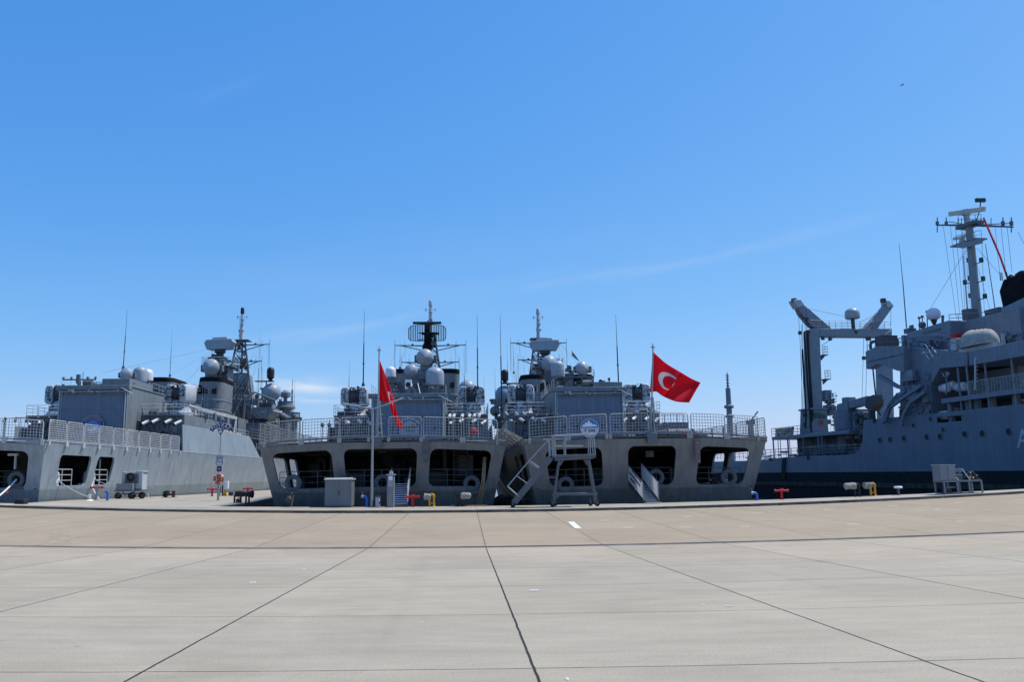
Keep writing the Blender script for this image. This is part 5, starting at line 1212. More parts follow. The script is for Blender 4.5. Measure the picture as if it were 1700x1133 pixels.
for pts in (((1510, 643), (1489, 660), (1472, 684), (1466, 703)), ((1536, 651), (1512, 668), (1500, 690), (1497, 708)), ((1460, 625), (1490, 642), (1512, 648)), ((1478, 676), (1500, 660), (1530, 640)), ((1470, 700), (1478, 672), (1492, 655))):
    for (a_, b_), (c_, d_) in zip(pts, pts[1:]): m.beam(O(a_, b_, -.55), O(c_, d_, -.55), .3, .38)
obox(m, 1497, 628, 1515, 632, -.6, .8); obox(m, 1500, 618, 1503, 628, -.5, .3); obox(m, 1502, 642, 1522, 662, -.5, .8); obox(m, 1528, 640, 1540, 668, -.3, .7)
op('davit', m, 'oiler', hb)
m = MB(); p = O(1511, 622, -.3); m.boxc(p, (.3, 1.1, .9)); m.path([O(1516, 628, -.4), O(1505, 618, -.4)], .06); op('notice_box', m, 'oiler_light', hb)
m = MB()
for a_, b_, c_, d_ in ((1526, 571, 1536, 572), (1536, 572, 1549, 594), (1533, 585, 1543, 597), (1547, 577, 1554, 586), (1529, 587, 1541, 586), (1564, 620, 1568, 626), (1570, 619, 1574, 625), (1573, 618, 1576, 622)): m.tube(O(a_, b_, -.3), O(c_, d_, -.3), .04)
op('sloping_ladder', m, 'light_grey', hb)
m = MB(); m.rail([O(1440, 582, -.5), O(1455, 575.5, -.5), O(1500, 575, -.5)], .5, 1, 1.0, .04); q0, q1 = O(1455, 576, 1.5), O(1500, 576, 1.5); m.rail([(1.5, q0.y, q0.z), (1.5, q1.y, q1.z)], .9, 2, 1, .05); m.path([O(1445, 580, 2), O(1446, 568, 2), O(1452, 567, 2)], .16); obox(m, 1452, 560, 1466, 574, 4, 2); obox(m, 1468, 566, 1480, 574, 3, 1)
op('wing_fittings', m, 'dark_grey', hb)
m = MB()
for i in range(40): m.boxc(O(r_.uniform(1500, 1606), r_.uniform(562, 584), 1.2), (r_.uniform(.15, .6),) * 2 + (r_.uniform(.15, .7),))
m.rail([O(1507, 575, .5), O(1560, 572, .5), O(1606, 584, .5)], 1.0, 2, 1.4, .035); op('deck_equipment', m, 'oiler', hb)
m = MB(); obox(m, 1576, 564, 1588, 582, .6, 1.3); op('signal_locker', m, 'light_grey', hb, bevel=.04); m = MB(); obox(m, 1577, 556, 1587, 563, .7, 1.1); op('locker_cover', m, 'red', hb)
# house top gear
m = MB(); p = O(1550, 527, 4); m.lathe((p.x, p.y, p.z - .3), [(.3, 0), (.62, .15), (.72, .5), (.7, .85), (.5, 1.15), (.2, 1.28), (.01, 1.3)], 18); o = op('radome', m, 'dome_white', smooth=60); m = MB(); m.lathe((p.x, p.y, p.z - 1.8), [(.35, 0), (.18, .3), (.16, 1.0), (.35, 1.5)], 12); m.build('pedestal', 'dark_grey', o)
m = MB()
for a_, b_, c_ in ((1531, 545, 524), (1565, 538, 524), (1526, 548, 526), (1539, 545, 516)): q = O(a_, b_, 4); m.tube(q - Vector((0, 0, .6)), O(a_, c_, 4), .06); m.ball(O(a_, c_ + 2, 4), .17, 8)
p = O(1531, 540, 3.5); m.ball(p, .4, 12); obox(m, 1500, 547, 1508, 553, 2.5, 1); obox(m, 1509, 541, 1515, 549, 3, .2); m.tube(O(1565, 545, 3), O(1565, 527, 3), .14); obox(m, 1596, 515, 1608, 538, 5, 1.3); obox(m, 1634, 516, 1661, 542, 7, 3); obox(m, 1600, 540, 1608, 545, 4.8, 1.5)
m.rail([O(1577, 541, 3.5), O(1640, 538, 3.5), O(1665, 540, 3.5)], 1.15, 3, 1.2, .035); op('roof_gear', m, 'mid_grey', hb)
m = MB(); m.tube(O(1505, 545, 4), O(1499, 470, 4), .07, .05); m.tube(O(1499, 470, 4), O(1492.5, 404, 4), .045, .02); op('whip_antenna', m, 'dark_grey')
m = MB(); m.tube(O(1606, 518, 5.5), O(1599, 425, 5.5), .05, .03); m.tube(O(1653, 520, 9), O(1636, 405, 9), .05, .03); op('whip_antenna', m, 'dark_grey')
# main mast
mx_ = 9
m = MB(); A_, B_ = O(1624, 545, mx_), O(1609, 376, mx_); m.tube(A_, B_, .52, .38, 14); m.ladder(A_ + Vector((-.7, .3, 0)), B_ + Vector((-.5, .3, 0)), .35, side=(0, 1, 0)); mm_ = op('mast', m, 'oiler_light')
m = MB(); p = O(1606, 405, mx_); m.prism([(p.x + a_, p.y + b_, p.z) for a_, b_ in ((-.9, 1.6), (.9, 1.6), (.9, -1.9), (-.9, -1.9))], (0, 0, .14)); m.prism([O(1588, 405, mx_ - .9), O(1588, 411, mx_ - .9), O(1597, 412.5, mx_ - .9), O(1630, 404, mx_ - .9), O(1630, 396, mx_ - .9)], (.12, 0, 0)); m.rail([O(1588, 405, mx_ - .8), O(1630, 396, mx_ - .8)], .9, 2, .9, .03); m.build('mast_platform', 'oiler_light', mm_)
m = MB(); a_, b_ = O(1556, 374, mx_), O(1682, 377, mx_); c_ = O(1610, 374, mx_); m.tube(a_, c_, .09, .16); m.tube(c_, b_, .16, .09); m.tube(O(1575, 368, mx_), c_, .05); m.tube(O(1676, 371, mx_), c_, .05); m.boxc(c_, (1.4, 2.6, .35))
for k in (1556, 1571, 1665, 1679): m.tube(O(k, 361, mx_), O(k, 386 if k in (1556, 1679) else 374, mx_), .06); m.boxc(O(k, 371, mx_), (.25, .25, .45))
for k in (1590, 1596, 1601, 1620, 1628, 1645): m.tube(O(k, 374, mx_), O(k + .5, 362, mx_), .04)
m.rail([O(1592, 372, mx_ - .6), O(1630, 371, mx_ - .6)], 1.0, 2, .8, .03); m.build('yardarm', 'mid_grey', mm_)
m = MB(); a_, b_ = O(1576, 355.5, mx_), O(1635, 347, mx_); m.beam(a_, b_, .3, .5); rd = m.build('radar_antenna', 'cream', mm_, bevel=.03); m = MB(); q = O(1606, 372, mx_); m.lathe(q, [(.25, 0), (.25, .8), (.45, 1.1), (.45, 1.6)], 12); m.build('turntable', 'light_grey', rd)
m = MB(); a_, b_ = O(1583, 397, mx_), O(1606, 391, mx_); m.beam(a_, b_, .2, .25); q = O(1598, 404, mx_); m.lathe(q, [(.3, 0), (.35, .3), (.2, .7)], 10); m.build('small_radar', 'cream', mm_)
m = MB(); m.tube(O(1620, 371, mx_), O(1627, 347, mx_), .05); m.tube(O(1627, 347, mx_), O(1628, 333, mx_), .06); m.tube(O(1622, 335, mx_), O(1634, 335, mx_), .05)
for k in (1622, 1628, 1633): m.boxc(O(k, 332.5, mx_), (.3, .3, .4))
for a_, b_ in ((1608, 432), (1629, 432), (1610, 462), (1632, 463), (1602, 469), (1611, 491), (1635, 492)): q = O(a_, b_, mx_); m.boxc(q, (.3, .3, .5)); m.tube(q - Vector((0, 0, .2)), (A_.x, A_.lerp(B_, .5).y, q.z - .25), .05)
m.build('mast_lamp', 'dark_grey', mm_)
m = MB()
for a_, b_, c_, d_ in ((1566, 376, 1588, 530), (1578, 376, 1594, 530), (1586, 376, 1600, 530), (1596, 376, 1602, 520), (1662, 378, 1670, 455), (1672, 378, 1680, 452), (1652, 378, 1660, 460), (1607, 410, 1540, 520), (1622, 412, 1658, 454), (1622, 440, 1645, 520), (1630, 395, 1634, 520), (1690, 385, 1700, 405)): m.tube(O(a_, b_, mx_), O(c_, d_, mx_), .02, n=3)
m.build('rigging', 'dark_grey', mm_)
m = MB(); m.path([O(1633, 362, mx_ - 1), O(1645, 390, mx_ - 1), O(1660, 425, mx_ - 1), O(1668, 448, mx_ - 1), O(1673, 463, mx_ - 1)], .1, 6); op('rolled_banner', m, 'red')
# funnel
m = MB(); a_ = O(1661, 512, 5); fy0 = a_.y; fy1 = fy0 - 9; z0, z1 = O(1661, 560, 5).z, a_.z
m.prism([(5, fy0, z0 - 3), (5, fy0, z1), (5, fy1, O(1700, 501, 5).z + 1.4), (5, fy1, z0 - 3)], (6, 0, 0)); m.prism([(3.6, fy0 + .6, z0 - 2), (3.6, fy0 + .6, z0 + .2), (3.6, fy1, z0 + .6), (3.6, fy1, z0 - 2)], (1.6, 0, 0)); fn = op('funnel', m, 'oiler_light', bevel=.12)
m = MB(); zt2 = O(1662, 465, 5).z
m.prism([(5.2, fy0 - .1, z1 - .25), (5.2, fy0 + .15, zt2 - 1), (5.2, fy0 - .5, zt2), (5.2, fy1, zt2 + .4), (5.2, fy1, z1 + 1.2)], (5.6, 0, 0)); m.build('funnel_cap', 'soot', fn, bevel=.06)
m = MB(); m.torus(O(1698, 469, 6), .85, .33, 12, 10, (0, R(90), 0), 0, 360); m.tube(O(1676, 464, 6), O(1680, 459, 6), .28, .28, 10); m.tube(O(1672, 466, 6), O(1671, 452, 6), .05); m.tube(O(1661, 466, 6), O(1660, 452, 6), .05); m.tube(O(1664, 466, 6), O(1663, 453, 6), .05); m.build('exhaust_pipe', 'soot', fn)
m = MB(); r_ = random.Random(19)
for k in range(14): m.boxc(O(r_.uniform(1663, 1700), r_.uniform(556, 580), 3.3), (.3, r_.uniform(.3, .9), r_.uniform(.3, .9)))
op('boat_deck_gear', m, 'oiler_up')
# covered lifeboat and life-raft canisters rest on the ship: things of their own
ba, bb = OM @ O(1599, 583, .8), OM @ O(1656, 583, .8)
lb = thing('lifeboat', 'lifeboat under a pale canvas cover on the upper deck of the supply ship', 'lifeboat', ba, OA - R(90)); L = (bb - ba).length
m = MB(); nseg = 12; rg2 = []
for i in range(nseg + 1):
    t = i / nseg; w = .95 * math.sqrt(max(.02, 1 - (2 * t - 1) ** 4)); h = (1.62 - .35 * t) * (max(.05, 1 - abs(2 * t - 1) ** 5)) ** .5 + .1; rg2.append([(t * L, w * math.cos(R(a)) * (1 if a < 180 else 1), .15 + h * math.sin(R(a)) * (1 + .05 * math.sin(i * 2.3 + a))) for a in range(0, 181, 20)])
vs = [p for r0 in rg2 for p in r0]; m.add(vs, [(j * 10 + i, j * 10 + i + 1, (j + 1) * 10 + i + 1, (j + 1) * 10 + i) for j in range(nseg) for i in range(9)] + [tuple(range(10)), tuple(range(nseg * 10, nseg * 10 + 10))]); m.build('cover', mat('boat_cover', (.36, .35, .31), .9, .25, scale=3), lb, smooth=60)
m = MB(); m.path([(L * .72, .9, .2), (L * .66, .55, 1.25), (L * .60, 0, 1.62)], .05); m.prism([(L * .74, .93, .35), (L * .70, .9, .9), (L * .62, .62, 1.33), (L * .72, .7, 1.12)], (.0, .06, .02)); m.prism([(L * .8, 1.0, .0), (L, 1.0, .0), (L, 1.0, .75), (L * .98, 1.0, .75), (L * .97, 1.0, .2), (L * .8, 1.0, .2)], (0, .1, 0)); m.build('cover_slit', 'dark_grey', lb); m = MB(); m.box(L * .97, L * 1.0, .6, .9, -.2, 1.0); m.box(-.1, L, -.4, .5, -.25, .15); m.build('cradle', 'light_grey', lb)
for k, (a_, b_, w, lab) in enumerate(((1569, 645, 16, 'white canister of the rear pair on the walkway, beside the folded davit'), (1596, 643, 17, 'white canister on the walkway nearest the netted rail'), (1580, 641, 14, 'white canister on the walkway half hidden behind two others'), (1568, 690, 18, 'pale canister in front inside the dark recess of the ship side'), (1586, 685, 16, 'pale canister behind the other inside the dark recess of the ship side'))):
    x = .9 if k != 2 else 1.6
    if k == 4: x = 1.7
    p = O(a_, b_, x); wl = w * 73 / F * 1.15
    c = thing('life_raft_canister', lab, 'life raft', OM @ p, OA, 'life raft canisters on the supply ship')
    m = MB(); m.lathe((0, wl / 2, 0), [(.3, 0), (.42, .05), (.46, .14), (.46, wl * .48), (.49, wl * .49), (.49, wl * .51), (.46, wl * .52), (.46, wl - .14), (.42, wl - .05), (.3, wl)], 18, (R(90), 0, 0)); m.build('shell', 'white', c, smooth=50)
    m = MB()
    for q in (.25, .4, .6, .75): m.torus((0, wl / 2 - wl * q, 0), .47, .018, 18, 4, (R(90), 0, 0))
    m.build('strap', 'mid_grey', c)
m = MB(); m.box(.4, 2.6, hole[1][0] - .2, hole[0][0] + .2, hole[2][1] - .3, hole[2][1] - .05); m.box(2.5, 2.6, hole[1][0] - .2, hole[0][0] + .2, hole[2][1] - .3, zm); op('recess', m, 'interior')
m = MB(); obox(m, 1560, 639, 1563, 653, .5, .8); op('red_hatch', m, 'red', hb)

# tower far beyond the harbour, on a low breakwater
MB().box(-900, 1500, 398, 410, -3, .2).build('breakwater', mat('stone', (.3, .28, .25), .9, .3), kind='structure')
tw = P(1211, 690, 400); tw.z = .2
t = thing('radio_tower', 'slender grey tower with a spiked antenna behind the stern nets', 'tower', tw)
k = 400 / F; zt_ = P(1208, 645, 400).z - .2
m = MB(); m.lathe((0, 0, 0), [(1.9, 0), (1.5, zt_ - 16), (1.4, zt_ - 15), (1.2, zt_)], 10); m.lathe((0, 0, zt_ - 10), [(1.2, 0), (2.4, .5), (2.4, 1.4), (1.2, 2)], 10); m.lathe((0, 0, zt_ - 14.5), [(1.2, 0), (2.1, .5), (2.1, 1.2), (1.2, 1.6)], 10); m.build('shaft', mat('far_grey', (.20, .22, .25), .6, .1), t)
m = MB(); m.lathe((0, 0, zt_), [(.5, 0), (.35, 3), (.3, 7), (.05, 8)], 8)
for q in (1, 2.4, 3.8, 5, 6): m.box(-.8, .8, -.2, .2, zt_ + q, zt_ + q + .4)
m.build('antenna', 'mid_grey', t)
tw = P(484, 690, 400); tw.z = .2; t = thing('radio_mast', 'thin lattice mast far off under the small white cloud', 'mast', tw)
zt_ = P(484, 648, 400).z; m = MB(); m.tube((-1.1, 0, 0), (-.25, 0, zt_), .2, .15); m.tube((1.1, 0, 0), (.25, 0, zt_), .2, .15)
for i in range(16): m.tube((-1.1 + .85 * i / 16, 0, zt_ * i / 16), (1.1 - .85 * (i + 1) / 16, 0, zt_ * (i + 1) / 16), .12)
m.build('lattice', 'mid_grey', t); MB().tube((0, 0, zt_), (0, 0, zt_ + 5), .12).build('antenna', 'mid_grey', t)
# ------------------------------------------------------------------ flags
def flag_mat():
    m = bpy.data.materials.new('flag_cloth'); m.use_nodes = True; nt = m.node_tree; b = nt.nodes['Principled BSDF']; b.inputs['Roughness'].default_value = .75
    uv = nd(nt, 'ShaderNodeUVMap'); sp = nd(nt, 'ShaderNodeSeparateXYZ'); nt.links.new(uv.outputs[0], sp.inputs[0])
    def mm(op, a, b_=None):
        n = nd(nt, 'ShaderNodeMath', operation=op)
        for i, v in enumerate((a, b_)):
            if v is None: continue
            if hasattr(v, 'node'): nt.links.new(v, n.inputs[i])
            else: n.inputs[i].default_value = v
        return n.outputs[0]
    u, v = sp.outputs[0], sp.outputs[1]                    # u in flag heights along the fly, v 0..1 up
    def dist(cu, cv): return mm('SQRT', mm('ADD', mm('POWER', mm('ABSOLUTE', mm('SUBTRACT', u, cu)), 2), mm('POWER', mm('ABSOLUTE', mm('SUBTRACT', v, cv)), 2)))
    cres = mm('MULTIPLY', mm('LESS_THAN', dist(.5, .5), .27), mm('GREATER_THAN', dist(.575, .5), .21))
    r = dist(.80, .5); a = mm('ARCTAN2', mm('SUBTRACT', v, .5), mm('SUBTRACT', .80, u))
    t = mm('ABSOLUTE', mm('SUBTRACT', mm('FRACT', mm('ADD', mm('DIVIDE', a, 2 * math.pi / 5), .5)), .5))
    t = mm('MULTIPLY', t, 2 * math.pi / 5)                 # angle from the nearest point of the star
    # edge of a five-pointed star in polar form
    star = mm('LESS_THAN', mm('MULTIPLY', r, mm('SINE', mm('ADD', t, math.pi / 10))), .125 * math.sin(math.pi / 10))
    f = mm('MAXIMUM', cres, star); mx = nd(nt, 'ShaderNodeMixRGB'); nt.links.new(f, mx.inputs[0]); mx.inputs[1].default_value = (.85, .006, .035, 1); mx.inputs[2].default_value = (.78, .76, .76, 1)
    nt.links.new(mx.outputs[0], b.inputs['Base Color'])
    tr = nd(nt, 'ShaderNodeBsdfTranslucent'); nt.links.new(mx.outputs[0], tr.inputs[0]); ms = nd(nt, 'ShaderNodeMixShader'); ms.inputs[0].default_value = .6
    nt.links.new(b.outputs[0], ms.inputs[1]); nt.links.new(tr.outputs[0], ms.inputs[2]); nt.links.new(ms.outputs[0], nt.nodes['Material Output'].inputs[0]); MATS['flag_cloth'] = m
flag_mat()
def flag(label, top, bot, fn, aspect, nu=40, nv=20, m='flag_cloth', cat='flag', name='flag', group=None, g=lambda u: u, h=lambda u: u):
    """top(u), bot(u): sight points of the two long edges, fn(u, v) the depth"""
    V, Fc, UV = [], [], []
    o0 = P(*top(0), fn(0, 1))
    for i in range(nu + 1):
        for j in range(nv + 1):
            u, v = i / nu, j / nv; a, b = top(h(u)), bot(h(u)); px, py = b[0] + (a[0] - b[0]) * v, b[1] + (a[1] - b[1]) * v
            V.append(tuple(P(px, py, fn(u, v)) - o0)); UV.append((g(u) * aspect, v))
    for i in range(nu):
        for j in range(nv): k = i * (nv + 1) + j; Fc.append((k, k + nv + 1, k + nv + 2, k + 1))
    me = bpy.data.meshes.new(name); me.from_pydata(V, [], Fc); uv = me.uv_layers.new(name='UVMap')
    for l in me.loops: uv.data[l.index].uv = UV[l.vertex_index]
    me.shade_smooth(); me.materials.append(MATS[m]); o = bpy.data.objects.new(name, me); COL.objects.link(o); o.location = o0
    md = o.modifiers.new('cloth', 'SOLIDIFY'); md.thickness = .008
    tag(o, label, cat, group)
def bez(pts):
    def f(u):
        n = len(pts) - 1; k = min(int(u * n), n - 1); t = u * n - k; a, b = pts[k], pts[k + 1]
        p0 = pts[k - 1] if k else a; p3 = pts[k + 2] if k + 2 <= n else b
        return tuple(.5 * ((2 * a[i]) + (b[i] - p0[i]) * t + (2 * p0[i] - 5 * a[i] + 4 * b[i] - p3[i]) * t * t + (3 * a[i] - p0[i] - 3 * b[i] + p3[i]) * t ** 3) for i in (0, 1))
    return f
flag('red flag with a white crescent streaming out from its staff', bez([(1084, 584), (1105, 603), (1128, 617), (1148, 629), (1163, 635.5)]), bez([(1079, 652), (1090, 651), (1100, 658), (1122, 667), (1144, 669)]),
     lambda u, v: 52.0 + .9 * u + u ** .7 * (.34 * math.sin(6.5 * u + 2.2 * v + .6) + .16 * math.sin(13 * u - 3 * v)) + interp(u, ((0, 0), (.49, 0), (.56, .22), (.63, 0), (1, 0))), 1.5, 80, 24,
     g=lambda u: interp(u, ((0, 0), (.49, .425), (.63, .63), (1, 1))), h=lambda u: interp(u, ((0, 0), (.49, .53), (.56, .545), (.63, .56), (1, 1))))
flag('red flag hanging limp and folded beside its staff', bez([(630, 597), (638, 618), (648, 645), (654, 663), (660, 692), (668, 702)]), bez([(628, 664), (637, 667), (646, 670), (650, 684), (657, 704), (666, 714)]),
     lambda u, v: 52.0 + 1.2 * u + u ** .6 * (.30 * math.sin(9 * u + 3 * v) + .22 * math.sin(5 * v + 14 * u)), 1.5, g=lambda u: interp(u, ((0, 0), (.36, .17), (.52, .50), (.62, .62), (1, 1))))
mp_ = bpy.data.materials.new('pennant_cloth'); mp_.use_nodes = True; nt = mp_.node_tree; uv = nd(nt, 'ShaderNodeUVMap'); sp = nd(nt, 'ShaderNodeSeparateXYZ'); nt.links.new(uv.outputs[0], sp.inputs[0])
r_ = nd(nt, 'ShaderNodeValToRGB'); r_.color_ramp.interpolation = 'CONSTANT'; e = r_.color_ramp.elements; e[0].color = (.03, .08, .25, 1); e[1].position = .38; e[1].color = (.55, .45, .05, 1); e2 = e.new(.7); e2.color = (.03, .09, .22, 1)
nt.links.new(sp.outputs[1], r_.inputs[0]); nt.links.new(r_.outputs[0], nt.nodes['Principled BSDF'].inputs['Base Color']); MATS['pennant_cloth'] = mp_
flag('tiny blue and yellow pennant flying high beside the box-shaped radar', bez([(949, 582), (955, 590), (962, 600)]), bez([(949, 590), (954, 595), (961, 600)]), lambda u, v: 118 + .3 * math.sin(5 * u), 1.5, 12, 5, 'pennant_cloth')

# ------------------------------------------------------------------ round badges on the ships
def disc(mb, r0, r1, y, n=48, a0=0, a1=360, cut=None):
    vs, fs = [], []
    for i in range(n + 1):
        a = R(a0 + (a1 - a0) * i / n); vs += [(r0 * math.cos(a), y, r0 * math.sin(a)), (r1 * math.cos(a), y, r1 * math.sin(a))]
    for i in range(n): fs.append((2 * i, 2 * i + 1, 2 * i + 3, 2 * i + 2))
    mb.add(vs, fs)
def arc_text(mb, s, r, size, a0, a1, y, ext=.004):         # letters bent round the badge, read from -y
    n = len(s)
    for i, ch in enumerate(s):
        a = R(a0 + (a1 - a0) * (i / (n - 1) if n > 1 else .5)); M = Matrix.Translation((r * math.cos(a), y, r * math.sin(a))) @ Matrix.Rotation(R(90) - a, 4, 'Y') @ Matrix.Rotation(R(90), 4, 'X')
        add_text(mb, ch, size, M, ext)
def badge(ship, px, py, y, r, label):
    c = ship.Mw @ ship.L(px, py, y); t = thing('ship_badge', label, 'emblem', c, YAW); m = MB(); m.lathe((0, .02, 0), [(r, 0), (r, .04)], 48, (R(90), 0, 0)); return t, m
t, m = badge(f1, 154, 708, 23.7, 1.0, 'round blue badge with a red arc, on the hangar of the sunlit-sided ship')
m.build('backing', 'navy', t); m = MB(); disc(m, .95, 1.0, -.035); disc(m, .70, .73, -.035); m.build('rim', 'light_grey', t)
m = MB(); disc(m, .0, .70, -.03); m.build('field', 'sky_blue', t); m = MB(); disc(m, .56, .68, -.04, 30, 35, 130); m.build('arc', 'red', t); m = MB(); disc(m, .56, .68, -.04, 16, 18, 35); disc(m, .56, .68, -.04, 16, 130, 150); m.build('arc', 'navy', t)
m = MB(); m.prism([(-.42, -.045, -.25), (.02, -.045, -.25), (-.08, -.045, .05), (-.14, -.045, .3)], (0, .01, 0)); m.build('charge', 'yellow', t); m = MB(); m.prism([(-.05, -.05, -.25), (.1, -.05, -.25), (-.08, -.05, .28)], (0, .01, 0)); m.build('charge', 'green', t)
m = MB(); disc(m, 0, .5, -.045, 20, 200, 340); m.build('foam', 'white', t)
m = MB()
for i in range(13): a = R(35 + i * 9.2); m.boxc((.84 * math.cos(a), -.035, .84 * math.sin(a)), (.06, .01, .11), (0, R(90) - a, 0))
m.build('rim_marks', 'light_grey', t)
t, m = badge(f2, 679, 714, 23.7, 1.28, 'round violet badge with pale ring marks, behind the stern net and the limp flag')
m.build('backing', 'purple', t); m = MB(); disc(m, 1.22, 1.28, -.035); m.build('rim', 'dome_grey', t); m = MB(); disc(m, 0, .82, -.03, 40, 10, 170); m.add([(-.9, -.03, -.42), (.9, -.03, -.42), (.9, -.03, .3), (-.9, -.03, .3)], [(0, 1, 2, 3)]); m.build('field', 'dome_grey', t)
m = MB()
for i in range(15): a = R(30 + i * 8.6); m.boxc((1.04 * math.cos(a), -.04, 1.04 * math.sin(a)), (.09, .01, .15), (0, R(90) - a, 0))
for i in range(9): a = R(215 + i * 13); m.boxc((1.06 * math.cos(a), -.04, 1.06 * math.sin(a)), (.07, .01, .1), (0, R(90) - a, 0))
m.build('rim_marks', 'white', t); m = MB(); m.boxc((-.62, -.045, .42), (.2, .01, .34)); m.boxc((0, -.045, -.86), (.55, .01, .1)); m.build('charge', 'yellow', t); m = MB(); m.boxc((.25, -.045, .3), (.5, .01, .12)); m.boxc((.1, -.045, -.1), (.9, .01, .1)); m.build('charge', 'mid_grey', t)
m = MB(); m.boxc((.32, -.05, .34), (.2, .01, .2)); m.build('charge', 'red', t)
t, m = badge(f3, 979, 711, -.39, .60, 'round blue and white badge lettered F 244, hung on the stern nets')
m.build('backing', mat('badge_pale', (.50, .54, .57), .6, .1), t); m = MB(); disc(m, 0, .55, -.028, 30, 0, 180); m.build('field', mat('badge_blue', (.05, .20, .48), .6, .2), t); m = MB()
for i in range(30): a = R(i * 12); m.boxc((.62 * math.cos(a), -.03, .62 * math.sin(a)), (.07, .02, .06), (0, R(90) - a, 0))
m.build('rope_rim', 'navy', t); m = MB(); m.box(-.42, .35, -.04, -.03, .16, .22); m.box(-.3, .12, -.04, -.03, .22, .32); m.box(-.12, .0, -.04, -.03, .32, .44); m.prism([(-.5, -.04, .06), (.5, -.04, .10), (.42, -.04, .16), (-.46, -.04, .16)], (0, .01, 0)); m.build('charge', 'white', t)
m = MB(); add_text(m, 'F 244', .3, facing((0, -.035, -.18))); m.build('pennant_number', 'navy', t)

# ------------------------------------------------------------------ things standing on the quay
def stand(name, label, cat, px, py, rz=0, group=None, dz=0):
    p = G(px, py)
    if p.x > -17 and p.y > 50.2: p = P(px, py, 50.2)
    p.z = zg(p.x, p.y) + dz; return thing(name, label, cat, p, rz, group), p.y / F
# electric cabinet
t, k = stand('electrical_cabinet', 'grey metal electrical cabinet with an overhanging lid beside the lamp post', 'cabinet', 561, 843)
w, h = 44 * k, 44 * k; m = MB(); m.box(-w / 2, w / 2, -.02, .9, .06, h); m.build('body', mat('cabinet_grey', (.155, .172, .182), .5, .08, .06), t, bevel=.015); m = MB(); m.box(-w / 2 + .04, w / 2 - .04, .04, .86, 0, .06); m.build('plinth', 'dark_grey', t)
m = MB(); m.box(-w / 2 - .05, w / 2 + .05, -.08, .96, h, h + .06); m.prism([(-w / 2 - .05, -.08, h + .06), (w / 2 + .05, -.08, h + .06), (w / 2, .4, h + .13), (-w / 2, .4, h + .13)], (0, .02, 0)); m.box(-w / 2 - .05, w / 2 + .05, .38, .96, h + .06, h + .1)
for x in (-w / 2, w / 2): m.tube((x, 0, h), (x, 0, h + .18), .02)
m.build('lid', 'light_grey', t, bevel=.01)
for sx_ in (-1, 1): m = MB(); m.box(min(0, sx_ * (w / 2 - .06)) + .008, max(0, sx_ * (w / 2 - .06)) - .008, -.04, -.015, .14, h - .06); d = m.build('door', 'cabinet_grey', t, bevel=.008)
m = MB(); m.box(.05, .09, -.07, -.03, h * .45, h * .6); m.build('handle', 'dark_grey', d)
# lamp post
t, k = stand('lamp_post', 'slim grey lamp post with two thin raised arms in front of the middle ship', 'lamp post', 617, 842)
H = 160 * k; m = MB(); m.lathe((0, 0, 0), [(.17, 0), (.17, .05), (.09, .08), (.085, .5), (.07, H * .5), (.055, H)], 12); m.build('pole', 'galvanised', t, smooth=60); m = MB()
for i in range(4): m.boxc((.12 * (-1) ** i, .12 * (-1) ** (i // 2), .04), (.06, .06, .08))
m.box(-.24, .24, -.24, .24, 0, .03); m.build('base_plate', 'dark_grey', t)
for sg, ex, ey in ((-1, 50, 11), (1, 48, 17)): m = MB(); m.tube((0, 0, H), (sg * ex * k * .45, 0, H + ey * k * .4), .042, .035, 8); a = m.build('arm', 'galvanised', t); m = MB(); m.beam((sg * ex * k * .42, 0, H + ey * k * .36), (sg * ex * k, 0, H + ey * k), .2, .07); m.build('lamp_head', 'light_grey', a, bevel=.02)
# sign post with lifebuoy
t, k = stand('berth_sign', 'berth post reading POYRAZ and 703 with a compass plate', 'sign post', 362, 833)
H = 122 * k; m = MB(); m.lathe((0, 0, 0), [(.16, 0), (.16, .04), (.085, .06), (.08, 1.9), (.045, 1.95), (.04, H)], 12); m.build('pole', 'galvanised', t, smooth=60)
m = MB(); cz = 128 * k - 1.15; rr = 1.05
prof = []
for i in range(17): a = R(38 + 104 * i / 16); prof.append((rr * math.cos(a), rr * math.sin(a)))
for i in range(17): a = R(142 - 104 * i / 16); prof.append((rr * .70 * math.cos(a), rr * .70 * math.sin(a)))
zc = 127 * k - rr
for i in range(16): q = [prof[i], prof[i + 1], prof[32 - i], prof[33 - i]]; m.prism([(x, -.06, zc + z) for x, z in q], (0, .04, 0))
m.build('name_board', 'navy', t); m = MB(); n0 = len(m.v); arc_text(m, 'POYRAZ', rr * .85, .34, 130, 50, 0); m.v = [(x, y - .07, z + zc) for x, y, z in m.v]; nm = m.build('lettering', 'white', t)
m = MB(); z0 = 110 * k; m.prism([(-.24, -.06, z0 + .28), (.24, -.06, z0 + .28), (0, -.06, z0 - .14)], (0, .03, 0)); b_ = m.build('pointer', 'navy', t); m = MB(); m.lathe((0, -.075, z0 + .14), [(.1, 0), (.1, .01)], 16, (R(90), 0, 0)); m.build('emblem', 'white', b_)
m = MB(); m.box(-.26, .26, -.06, -.03, 68 * k, 74 * k); b_ = m.build('plate', 'galvanised', t); m = MB(); m.lathe((0, -.045, 63.5 * k), [(.27, -.02), (.27, .0)], 30, (R(90), 0, 0)); b_ = m.build('number_disc', 'white', t); m = MB(); m.torus((0, -.05, 63.5 * k), .245, .022, 30, 6, (R(90), 0, 0)); m.build('rim', 'navy', b_); m = MB(); add_text(m, '703', .27, facing((0, -.055, 63.5 * k))); m.build('number', 'navy', b_)
m = MB(); m.box(-.17, .17, -.06, -.03, 48 * k, 56.5 * k); b_ = m.build('compass_plate', 'navy', t); m = MB(); zc = 52.2 * k
